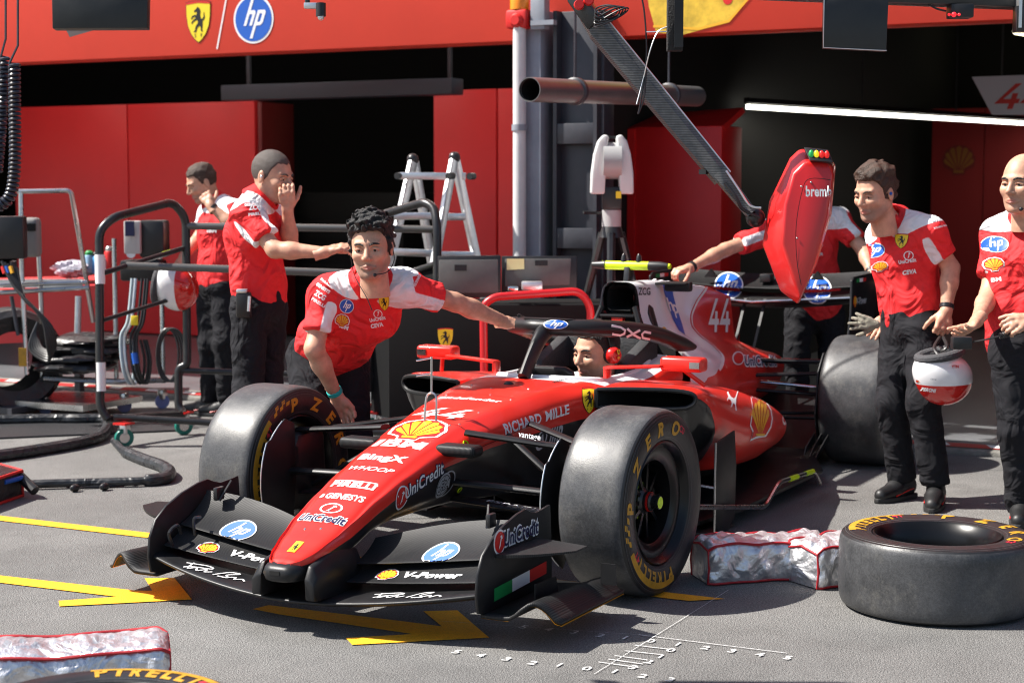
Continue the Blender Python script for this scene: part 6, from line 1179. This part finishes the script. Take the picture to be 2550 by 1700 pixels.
obj('marker', B().tube([D2(372, 585, B0-.12), D2(392, 579, B0-.06)], .017, 8), M_fluo, ca); obj('marker', B().tube([D2(925, 632, B0-.5), D2(945, 625, B0-.42)], .022, 8), M_fluo, ca)
M_gw = mat('green_castor', (.0, .16, .12), .4)
for (x, y, d_) in ((285, 998, A0), (422, 982, B0), (985, 1040, A0), (860, 990, B0)):
    p = D2(x, y, d_); p.z = .055; w_ = obj('castor_wheel', B().lathe([(.03, -.016), (.052, -.016), (.056, -.01), (.056, .01), (.052, .016), (.03, .016)], p, (.6, .8, 0), 24), M_gw, ca); obj('castor_hub', B().lathe([(0, -.014), (.032, -.014), (.032, .014), (0, .014)], p, (.6, .8, 0), 18), M_steel, w_); obj('castor_fork', B().box(p+V((-.01, 0, .05)), (.05, .045, .06)), M_alu, w_, bevel=.006); obj('castor_plate', B().box(p+V((0, 0, .085)), (.09, .09, .012)), M_dred, w_)
# ---- silver tubular trolley at far left
st_ = thing('steel_trolley', 'silver tubular trolley with hoses at the left edge', 'trolley', G2(150, 900)); d_ = 11.4
def sv(pts, r=.016, m=None): return obj('tube', B().tube(fillet([D2(x, y, d_+o) for x, y, o in pts], .03), r, 10), m or M_steel, st_)
sv([(40, 440, 0), (163, 438, 0), (188, 580, .1), (214, 740, .2)]); sv([(48, 440, 0), (50, 620, 0), (62, 860, 0)]); sv([(88, 560, .2), (95, 700, .2), (97, 885, .2)]); sv([(0, 655, -.1), (200, 648, 0)]); sv([(0, 672, -.1), (204, 660, 0)]); sv([(26, 680, 0), (42, 770, 0)], .014, M_dgs); sv([(180, 680, 0), (178, 765, 0)], .022, M_alu); sv([(262, 548, .3), (268, 880, .3)]); sv([(370, 560, .5), (375, 880, .5)]); sv([(100, 868, .1), (268, 876, .2), (380, 872, .4)], .02)
for x, y, o in ((103, 888, .2), (285, 900, .3), (372, 885, .5)):
    p = D2(x, y, d_+o); p.z = .05; w_ = obj('castor_wheel', B().lathe([(0, -.015), (.048, -.015), (.05, 0), (.048, .015), (0, .015)], p, (.7, .7, 0), 20), mat('blue_castor', (.2, .25, .5), .4), st_); obj('castor_fork', B().box(p+V((0, 0, .05)), (.05, .05, .07)), M_steel, w_, bevel=.008)
mo = thing('control_monitor', 'black control monitor cut by the left edge above the hoses', 'monitor', D2(20, 600, 11)); obj('screen', B().box(D2(14, 545, 11), (.25, .1, .27), Rm), M_blk, mo, bevel=.012); obj('monitor_arm', B().tube([D2(30, 600, 11.05), D2(40, 660, 11.1)], .02, 8), M_dgs, mo)
gb = thing('grey_gauge_box', 'rounded grey gauge box on the steel trolley beside the monitor', 'gauge', D2(72, 585, 11.3)); obj('case', B().box(D2(70, 545, 11.35), (.13, .12, .26), Rm), mat('grey_case', (.22, .21, .2), .5), gb, bevel=.03, seg=3); obj('display', B().box(D2(70, 522, 11.28), (.07, .01, .05), Rm), M_dblack, gb)
hs_ = thing('hose_bunch', 'bunch of black hoses with coloured tags looping down from the monitor', 'hose', D2(80, 700, 11))
for k in range(6): obj('hose', B().tube(crom([D2(4+k*7, 600+k*3, 10.95), D2(30+k*5, 655+k*6, 10.9), D2(70+k*5, 700+k*5, 10.85), D2(118-k*2, 750+k*8, 10.85), D2(126-k*3, 800+k*6, 10.9), D2(98-k*6, 800, 10.95), D2(82+k, 760-k*4, 11)], 6), .010, 7), M_blk, hs_)
for x, m_ in ((6, M_dred), (14, M_dblue), (24, M_dora)): obj('hose_tag', B().tube([D2(x, 612, 10.94), D2(x+5, 628, 10.93)], .014, 8), m_, hs_)
ht = thing('hose_bunch', 'white and black air hoses looped on the trolley post with a yellow tag', 'hose', D2(300, 800, 11)); 
for k, (x, m_) in enumerate(((300, M_alu), (292, mat('pale_hose', (.35, .42, .45), .4)), (314, M_blk), (322, M_blk), (328, M_blk))): obj('hose', B().tube(crom([D2(x+12, 640, 11), D2(x+2, 735, 10.95), D2(x-14, 775, 10.95), D2(x-8, 850, 10.95), D2(x+10, 880, 11), D2(x+18, 830, 11), D2(x+8, 780, 11)], 6), .012 if k < 2 else .009, 7), m_, ht)
obj('yellow_tag', B().box(D2(309, 736, 10.9), (.045, .01, .06), Rm), M_dyel, ht, bevel=.003); obj('blue_fitting', B().tube([D2(308, 810, 10.9), D2(312, 835, 10.9)], .02, 10), M_dblue, ht)
for k in range(4): obj('hose_loop', B().tube([D2(385+k*4, 815, 11.1)+RT*(.07+.006*k)*cos(t_)+UP*.17*sin(t_) for t_ in np.linspace(0, 2*pi, 28, endpoint=False)], .008, 6, closed=True), M_blk, ht)
dv = thing('tester_unit', 'pale tester unit with dark screen on the trolley behind the cart', 'device', D2(325, 600, 11.5)); obj('case', B().box(D2(306, 545, 11.5), (.11, .08, .22), Rm), mat('pale_case', (.5, .47, .45), .5), dv, bevel=.01); obj('screen', B().box(D2(298, 525, 11.44), (.06, .008, .1), Rm), M_dnavy, dv); obj('dark_case', B().box(D2(355, 548, 11.6), (.17, .2, .25), Rm), M_blk, dv, bevel=.02); obj('lower_case', B().box(D2(330, 620, 11.6), (.28, .2, .14), Rm), M_blk, dv, bevel=.02); obj('gauge', B().lathe([(0, .004), (.03, .004), (.032, 0)], D2(301, 582, 11.48), -FW, 20), M_white, dv)
# table with red front, cloth and bottles
tab = thing('work_table', 'low table with red front panel at the back left of the garage', 'table', D2(100, 800, 12.4)); obj('front_panel', B().add([D2(-60, 668, 12.3), D2(225, 655, 12.3), D2(225, 778, 12.3), D2(-60, 792, 12.3), D2(-60, 640, 12.9), D2(225, 632, 12.9), D2(225, 770, 12.9), D2(-60, 780, 12.9)], [(0, 1, 2, 3), (0, 4, 5, 1), (4, 7, 6, 5), (1, 5, 6, 2), (3, 7, 4, 0)]), mat('red_table_front', (.5, .03, .03), .6), tab, smooth=False); obj('edge_rail', B().bar(D2(-40, 652, 12.25), D2(190, 650, 12.25), .03, .06), M_alu, tab)
for x in (-20, 180): obj('table_leg', B().bar(D2(x, 780, 12.4), V((D2(x, 780, 12.4).x, D2(x, 780, 12.4).y, .03)), .05), M_dgs, tab)
def bumpy(c, R0, sc_, sd, n=20, m=14, amp=.25):
    rnd = random.Random(sd); ph = [(rnd.uniform(2, 7), rnd.uniform(2, 7), rnd.uniform(0, 6)) for _ in range(6)]; b = B(); rings = []
    for i in range(m+1):
        th_ = pi*i/m; rings.append([V(c)+V((R0*sc_[0]*sin(th_)*cos(2*pi*k/n), R0*sc_[1]*sin(th_)*sin(2*pi*k/n), R0*sc_[2]*cos(th_)))*(1+amp*sum(sin(a_*th_+b2_*2*pi*k/n+c2_) if False else sin(a_*th_+round(b2_)*2*pi*k/n+c2_) for a_, b2_, c2_ in ph)/3) for k in range(n)])
    return b.rings(rings)
clo = thing('cleaning_cloth', 'crumpled pale cloth lying on the back table', 'cloth', D2(165, 625, 12.5)); obj('cloth', bumpy(D2(165, 618, 12.5), .12, (.9, 1.3, .45), 4), mat('pale_cloth', (.42, .40, .46), .9, bump=.6, bscale=50), clo)
for lab, x, y0, y1, m_, cm in (('green-capped bottle on the back table', 206, 575, 626, mat('clear_blue', (.25, .4, .55), .3), M_dgreen), ('blue bottle with black cap on the back table', 223, 578, 628, mat('blue_bottle', (.12, .38, .7), .35), M_blk), ('red drinking bottle with steel cap on the back table', 252, 565, 620, M_dred, M_steel), ('white bottle between the blue and the red bottles', 239, 582, 622, mat('white_bottle', (.6, .6, .66), .4), M_blk)):
    p0, p1 = D2(x, y1, 12.5), D2(x, y0, 12.5); t = thing('bottle', lab, 'bottle', p0, 'bottles on the back table'); H_ = p1.z-p0.z; obj('bottle_body', B().lathe([(0, 0), (.036, 0), (.038, .02), (.038, H_*.72), (.03, H_*.8)], p0, (0, 0, 1), 18), m_, t); obj('cap', B().lathe([(.03, H_*.78), (.03, H_*.92), (.016, H_), (0, H_)], p0, (0, 0, 1), 18), cm, t)
# helmet on the cart shelf and wrapped tyres
def helmet(lab, c, fw_, up_, s_=1.0, cat='helmet', vis_=True):
    t = thing('racing_helmet', lab, cat, c); fw_ = V(fw_).normalized(); lf = V(up_).cross(fw_).normalized(); up_ = fw_.cross(lf); M3 = np.array([list(fw_), list(lf), list(up_)]).T
    def f(P):
        d = s_ell(P, (-.005, 0, .02), (.138, .118, .128)); d = smin(d, s_ell(P, (.04, 0, -.05), (.10, .095, .085)), .05); d = smax(d, -(P[:, 2]+.105+.12*P[:, 0]*0), .012)
        d = smax(d, -s_ell(P, (-.0, 0, -.13), (.095, .075, .09)), .015); return d
    v, F = snets((-.17, -.14, -.13), (.17, .14, .17), .006, f); z = v[:, 2]+.0*v[:, 0]; wht = .035-v[:, 2]-.18*v[:, 0]
    sh = obj('shell', ((v*s_@M3.T+np.array(list(c))).tolist(), [], F.tolist()), mat('helmet_paint', (.62, .02, .015), .15, coat=.8, attr='wht', acol=(.85, .85, .86)), t, fix=False, attrs={'wht': lambda co: wht}, ang=180)
    w_ = lambda x, y, z: V(np.array([x, y, z])*s_@M3.T)+V(c)
    ring = [(.105*cos(a_)-.0, .09*sin(a_), -.107) for a_ in np.linspace(0, 2*pi, 30, endpoint=False)]; obj('padding', B().tube([w_(*q_) for q_ in ring], .022*s_, 10, closed=True), mat('helmet_padding', (.06, .06, .065), .9, bump=.4, bscale=120), t)
    if vis_: vis = [[w_((.136+.004)*cos(a_)*.98+.008, .118*sin(a_)*1.03, z_) for a_ in np.linspace(-1.2, 1.2, 16)] for z_ in (-.02, .045)]; obj('visor', B().rings(vis, False), mat('dark_visor', (.01, .01, .012), .08, coat=1), t, fix=False)
    return t, sh, w_
hc = D2(2166, 862, 8.0); ht_, hsh, hw = helmet('white and red racing helmet carried upside down by the dark-haired mechanic', hc, (-RT*.9-FW*.1-UP*.2), (-UP*1-RT*.22+FW*.1), .95, vis_=False)
FLIP = -FW; bvhh = bvh_of(hsh)
def hfn(x, y, rot=0): return proj_fn(bvhh, D2(x, y, 7.85), RT*cos(rot)+UP*sin(rot), UP*cos(rot)-RT*sin(rot), -FW, .002, .3)
words(hfn(2143, 900, R_(-8)), 'PERONI', .016, M_dwhite, hsh, .05, 0, .055); logo_shell(hfn(2118, 880), .013, hsh); words(hfn(2200, 845), 'YTN', .012, M_dred, hsh, .05); words(hfn(2150, 873, R_(-8)), 'ceva', .010, M_dgrey, hsh, .03)
for s_ in (-1, 1): obj('strap', B().tube(crom([hw(.02, s_*.07, -.1), D2(2160+s_*14, 800, 7.98), D2(2163+s_*4, 775, 8.1)], 6), .009, 8), M_blk, ht_)
obj('buckle', B().box(D2(2158, 800, 7.95), (.03, .012, .012)), M_steel, ht_)
helmet('white and red helmet lying on the shelf inside the black cart', D2(402, 662, 10.6), (UP*.7-FW*.5+RT*.1), (RT*.85+UP*.1-FW*.2), 1.0, vis_=False)
for x, y, r_0, lab in ((20, 815, .33, 'tyre in a black cover with yellow label at the left edge'), (165, 825, .0, 'pile of black cover sheets on a low dolly under the trolley')):
    t = thing('covered_tyre' if r_0 else 'cover_pile', lab, 'tyre' if r_0 else 'covers', D2(x, 890, 11.6)); c_ = D2(x, y, 11.6)
    if r_0: obj('tyre', B().lathe([(.2, -.17), (.3, -.19), (.34, -.15), (.355, 0), (.34, .15), (.3, .19), (.2, .17)], V((c_.x, c_.y, .37)), (.55, .85, 0), 40), mat('black_sheet', (.016, .016, .018), .35, fold=.3), t); obj('yellow_label', B().box(D2(52, 820, 11.2), (.05, .01, .12), Rm), M_tyel, t); obj('dolly', B().box(V((c_.x, c_.y, .06)), (.5, .5, .04)), M_dgs, t)
    else:
        for k in range(4): obj('folded_cover', bumpy(D2(170+k*12, 838-k*19, 11.6+.03*k), .2, (1.3, 1.5, .26), k+3, amp=.12), mat('black_sheet', ()), t)
        obj('dolly', B().box(V((c_.x, c_.y, .09)), (.6, .7, .04)), M_steel, t)
# bench with flight-case lids and red tube frame
be = thing('flight_case_bench', 'black bench with two open grey flight-case lids beside the ladder', 'bench', D2(1160, 800, 9.7)); d_ = 9.8
def slab(name, pts, d0, th, m, par, bv=.006): v = [D2(x, y, d0+o) for x, y, o in pts]; return obj(name, B().add(v+[q_+FW*th for q_ in v], [(0, 1, 2, 3), (7, 6, 5, 4), (0, 4, 5, 1), (1, 5, 6, 2), (2, 6, 7, 3), (3, 7, 4, 0)]), m, par, bevel=bv)
M_lid = mat('grey_case_lid', (.10, .10, .095), .45, noise=.2, nscale=6)
slab('lid_frame', [(1005, 588, 0), (1150, 586, 0), (1150, 682, 0), (1005, 684, 0)], d_, .04, M_blk, be); slab('lid_lining', [(1008, 597, 0), (1144, 596, 0), (1144, 672, 0), (1008, 674, 0)], d_-.012, .008, M_lid, be); slab('lid_frame', [(1152, 588, 0), (1325, 588, 0), (1325, 672, 0), (1152, 674, 0)], d_+.05, .04, M_blk, be); slab('lid_lining', [(1160, 594, 0), (1312, 594, 0), (1308, 655, 0), (1160, 658, 0)], d_+.038, .008, M_lid, be); slab('yellow_label', [(1164, 594, 0), (1204, 594, 0), (1204, 618, 0), (1164, 620, 0)], d_+.028, .003, mat('pale_yellow_label', (.75, .72, .35), .6), be, 0); slab('dark_label', [(1229, 598, 0), (1258, 598, 0), (1258, 610, 0), (1229, 610, 0)], d_+.028, .003, M_dblack, be, 0); slab('dark_label', [(1044, 608, 0), (1072, 608, 0), (1072, 622, 0), (1044, 622, 0)], d_-.02, .003, M_dblack, be, 0)
obj('parts', B().box(D2(1222, 656, d_-.05), (.12, .1, .05), Rm), M_alu, be, bevel=.01); obj('parts', B().box(D2(1178, 662, d_-.05), (.06, .08, .03), Rm), M_chrome, be, bevel=.008); p0 = D2(1165, 700, d_+.2); obj('bench_body', B().box((p0.x, p0.y, p0.z/2+.02), (1.35, .5, p0.z), Rm), mat('matte_black', ()), be, bevel=.01)
FLIP = -FW; logo_shield(plane_fn(D2(1023, 777, d_-.12), RT, UP, -FW, .0), .085, be); FLIP = None
rf = thing('red_tube_frame', 'bright red bent tube frame standing in front of the black bench', 'frame', D2(1110, 870, 9.3)); obj('tube', B().tube(fillet([D2(1112, 870, 9.35), D2(1110, 700, 9.35), D2(1135, 682, 9.35), D2(1330, 668, 9.45), D2(1356, 700, 9.45), D2(1356, 870, 9.45)], .06), .022, 12), mat('red_tube', (.45, .01, .014), .35), rf); obj('tube', B().tube([D2(1112, 860, 9.35), D2(1356, 860, 9.45)], .018, 10), mat('red_tube', ()), rf)
for x, o in ((1112, 9.35), (1356, 9.45)): p = D2(x, 868, o); obj('foot', B().tube([p, V((p.x, p.y, .02))], .022, 10), mat('red_tube', ()), rf)
# ---- floor cables, mat and boxes
fc = thing('floor_cable', 'thick black cable looping over the asphalt to the red-edged box', 'cable', G2(390, 1085)); rc = .022
obj('cable', B().tube(crom([G2(x, y, rc+.006) for x, y in ((262, 1012), (285, 1035), (330, 1055), (372, 1070), (390, 1084), (378, 1098), (330, 1104), (260, 1106), (180, 1108), (110, 1110), (58, 1112))], 8), [.034 if 8 < i < 48 else .022 for i in range(81)], 10), mat('cable_sleeve', (.025, .027, .03), .4, noise=.4, nscale=20, fold=.5), fc)
obj('thin_lead', B().tube(crom([G2(x, y, .01) for x, y in ((345, 1104), (300, 1112), (250, 1116), (205, 1118), (175, 1120), (150, 1114))], 6), .006, 6), M_blk, fc)
for x, y in ((172, 1120), (240, 1117)): obj('plug', B().sphere(G2(x, y, .02), .025, 10, 8, (1.3, .8, .8)), M_blk, fc)
hc_ = thing('floor_hose', 'fat black hose lying across the asphalt under the cart', 'hose', G2(200, 1000)); obj('hose', B().tube(crom([G2(x, y, .035) for x, y in ((-80, 1052), (0, 1045), (90, 1032), (180, 1016), (232, 1000), (248, 975), (240, 962), (180, 962), (90, 962), (-80, 966))], 8), .034, 10), mat('cable_sleeve', ()), hc_)
ma = thing('tread_plate', 'dark chequered rubber mat on the ground at far left', 'mat', G2(120, 985)); v = [G2(*q_) for q_ in ((-80, 975), (420, 972), (430, 990), (-80, 1012))]; obj('plate', B().add([q_+V((0, 0, .012)) for q_ in v]+[q_+V((0, 0, .001)) for q_ in v], [(0, 1, 2, 3), (0, 4, 5, 1), (1, 5, 6, 2), (2, 6, 7, 3), (3, 7, 4, 0)]), mat('tread_rubber', (.03, .032, .036), .5, weave=30, wdir=1, bump=.6, bscale=60), ma, smooth=False)
bx = thing('heater_box', 'black box with red piping cut off at the left edge', 'box', G2(20, 1145)); v0 = G2(-60, 1160); pA, pB = G2(52, 1140), G2(-60, 1180)
hh = .13; dd = V((-.12, -.3, 0)); obj('box_body', B().add([pA, pB, pB+dd, pA+dd]+[q_+V((0, 0, hh)) for q_ in (pA, pB, pB+dd, pA+dd)], [(0, 1, 2, 3), (4, 7, 6, 5), (0, 4, 5, 1), (1, 5, 6, 2), (2, 6, 7, 3), (3, 7, 4, 0)]), mat('heater_fabric', (.012, .012, .014), .6, fold=.5), bx, bevel=.012)
for z_ in (.006, hh): obj('piping', B().tube([pB+V((0, 0, z_)), pA+V((0, 0, z_)), pA+dd+V((0, 0, z_))], .008, 8), M_dred, bx)
obj('piping', B().tube([pA, pA+V((0, 0, hh))], .008, 8), M_dred, bx); obj('foil_top', B().add([q_+V((0, 0, hh+.004)) for q_ in (pA, pB, pB+dd, pA+dd)], [(0, 1, 2, 3)]), mat('foil', (.75, .75, .76), .2, metal=1), bx, smooth=False); q_ = pA.lerp(pB, .35)+V((0, 0, .1)); obj('blue_plug', B().tube([q_+V((.01, 0, 0)), pA+V((.02, .02, .1))], .012, 8), M_dblue, bx); obj('socket', B().tube([pA+V((.01, .0, .1)), pA+V((.02, .1, .04))], .025, 10), M_blk, bx)
# ---- quilted silver tyre blankets
M_foil = mat('quilted_foil', (.74, .74, .76), .42, metal=.85, noise=.12, nscale=14, fold=.6, bump=.5, bscale=45); M_pip = mat('red_piping', (.4, .012, .02), .6)
def blanket(lab, c, L_, W_, H_, ang, sd):
    c = V(c); t = thing('tyre_blanket', lab, 'blanket', c, 'silver tyre blankets'); u = V((cos(ang), sin(ang), 0)); v_ = V((-sin(ang), cos(ang), 0)); rnd = random.Random(sd)
    ph = [rnd.uniform(0, 6) for _ in range(8)]
    def P(a, b, z):   # a,b in -1..1, z 0..1 ; pillow with quilting
        qd = .009*abs(sin(a*L_*18+b*W_*18+z*H_*26+ph[0]))+.009*abs(sin(a*L_*18-b*W_*18-z*H_*26+ph[1])); wv = .012*sin(5*a+ph[2])+.01*sin(9*a+3*b+ph[3]); return qd, wv
    rings = []; n = 60; corner = [(-1, 0), (-1, 1), (1, 1), (1, 0)]
    for i in range(n+1):
        a = -1+2*i/n; ring = []; e_ = 1-.12*max(0, abs(a)-.92)/.08
        for (b0, z0), (b1, z1) in zip(corner, corner[1:]+corner[:1]):
            for k in range(8):
                f_ = k/8; b = b0+(b1-b0)*f_; z = z0+(z1-z0)*f_; qd, wv = P(a, b, z); nx = b if abs(b0-b1) < .1 else 0; nz = (1 if z0 == 1 and z1 == 1 else 0); edge = min(f_, 1-f_)*4; edge = min(edge, 1)
                ring.append(c+u*(a*L_/2)+v_*(b*W_/2*e_+nx*qd*edge+wv*.5)+V((0, 0, max(.004, z*H_*(e_+.03*sin(3*a+ph[4])+.02*sin(9*a+ph[5]))+nz*qd*edge*1.3))))
        rings.append(ring)
    obj('quilt', B().rings(rings, True, cap=True), M_foil, t, ang=60)
    for k in (8, 16): obj('piping', B().tube([r[k]+V((0, 0, .003)) for r in rings], .0052, 7), M_pip, t)
    for k in (0, 24): obj('piping', B().tube([r[k]+V((0, 0, .004)) for r in rings], .0052, 7), M_pip, t)
    for r in (rings[0], rings[-1]): obj('end_piping', B().tube([r[0], r[4], r[8], r[12], r[16], r[20], r[24]], .0052, 7), M_pip, t)
    return t
qa, qb = GP(1765, 1458), GP(2060, 1440); mid = (qa+qb)/2; dr = (qb-qa).normalized(); back = V((-dr.y, dr.x, 0)); back = back if back.dot(FW) > 0 else -back
blanket('long quilted silver tyre blanket with red piping right of the front wheel', mid+back*.10+dr*.01, (qb-qa).length+.02, .20, .15, math.atan2(dr.y, dr.x), 3)
qa, qb = GP(2040, 1470), GP(2240, 1440); mid = (qa+qb)/2; dr = (qb-qa).normalized(); back = V((-dr.y, dr.x, 0)); back = back if back.dot(FW) > 0 else -back
blanket('short silver tyre blanket tucked behind the tyre lying flat', mid+back*.10, (qb-qa).length, .2, .16, math.atan2(dr.y, dr.x), 8)
qa, qb = GP(-140, 1765, .02), GP(430, 1728, .02); mid = (qa+qb)/2; dr = (qb-qa).normalized(); back = V((-dr.y, dr.x, 0)); back = back if back.dot(FW) > 0 else -back
blanket('quilted silver tyre blanket in the bottom left corner', mid+back*.14+dr*.0, (qb-qa).length*.98, .26, .13, math.atan2(dr.y, dr.x)+.0, 5)
# ---- loose tyres lying flat
def lying(lab, c, R, W, rot):
    t = thing('loose_tyre', lab, 'tyre', c, 'slick tyres lying flat'); rm, cc, ax, up, hx = wheel('rim', V(c)+V((0, 0, W/2)), R, W, 0, t, axis=(0, 0, 1), mark_rot=rot)
    obj('inner_barrel', B().lathe([(R*.555, W*.1), (R*.5, -W*.1), (R*.48, -W*.45), (0, -W*.46)], cc, ax, 48, up=up), M_void, t)
    for k in range(10): a = 2*pi*k/10; d = hx*cos(a)+up*sin(a); obj('spoke', B().bar(cc+d*R*.14-ax*W*.05, cc+d*R*.55+ax*W*.02, .022, .02, ax), M_rim, t)
    obj('hub', B().lathe([(R*.09, W*.0), (R*.15, W*.0), (R*.15, -W*.2)], cc, ax, 28, up=up), M_rim, t); return t
lying('slick tyre lying flat on the asphalt at the right edge', (-.315, 1.885, 0), RF, WF, 100)
cbl = GP(330, 1650, .28)+V((FW.x, FW.y, 0)).normalized()*-.36; lying('slick tyre lying flat in the bottom left corner, mostly out of frame', (cbl.x, cbl.y, 0), RF, WF, 30)
# ---- held and worn things
ra = thing('belt_radio', 'black radio in a pouch clipped to the belt of the shaven-headed mechanic', 'radio', D2(560, 720, 8.6)); obj('pouch', B().box(D2(560, 700, 8.55), (.075, .05, .13), Rm), M_blk, ra, bevel=.014); obj('antenna', B().tube([D2(573, 680, 8.52), D2(571, 715, 8.52)], .008, 8), M_alu, ra); obj('radio_top', B().box(D2(556, 668, 8.54), (.055, .04, .02), Rm), M_alu, ra, bevel=.006)
bxp = thing('cable_remote', 'small black control box on a coiled cable in the hands of the bald mechanic', 'control box', D2(2212, 790, 7.5)); obj('case', B().box(D2(2208, 787, 7.5), (.085, .05, .055), Rm), M_blk, bxp, bevel=.006); obj('lead', B().tube(crom([D2(2232, 785, 7.5), D2(2262, 780, 7.46), D2(2295, 772, 7.44)], 5), .004, 6), M_blk, bxp)
p0, p1 = D2(2295, 772, 7.44), D2(2362, 756, 7.46); axc = (p1-p0).normalized(); u_ = axc.orthogonal().normalized(); v_ = axc.cross(u_); obj('coiled_lead', B().tube([p0+(p1-p0)*(k/120)+(u_*cos(k*.75)+v_*sin(k*.75))*.011 for k in range(121)], .0035, 6), M_blk, bxp)
gl_ = thing('work_glove', 'pale knitted glove in the right hand of the dark-haired mechanic', 'glove', D2(1985, 745, 8.3)); segs = hand_sdf((.3, .1, .4, .3), .3, .5); xg = (-RT*.9+UP*.15).normalized(); zg = -FW; yg = zg.cross(xg); Rg = np.array([list(xg), list(yg), list(zg)]).T
def gf_(P):
    d = s_cone(P, *segs[0])
    for s_ in segs[1:]: d = smin(d, s_cone(P, s_[0], s_[1], s_[2]+.002, s_[3]+.002), .006)
    return d
v, F = snets((-.055, -.1, -.12), (.19, .11, .06), .006, gf_); obj('glove', ((v*.8@Rg.T+np.array(list(D2(2012, 745, 8.27)))).tolist(), [], F.tolist()), mat('knit_glove', (.3, .28, .22), .95, bump=1, bscale=200), gl_, fix=False, ang=180)
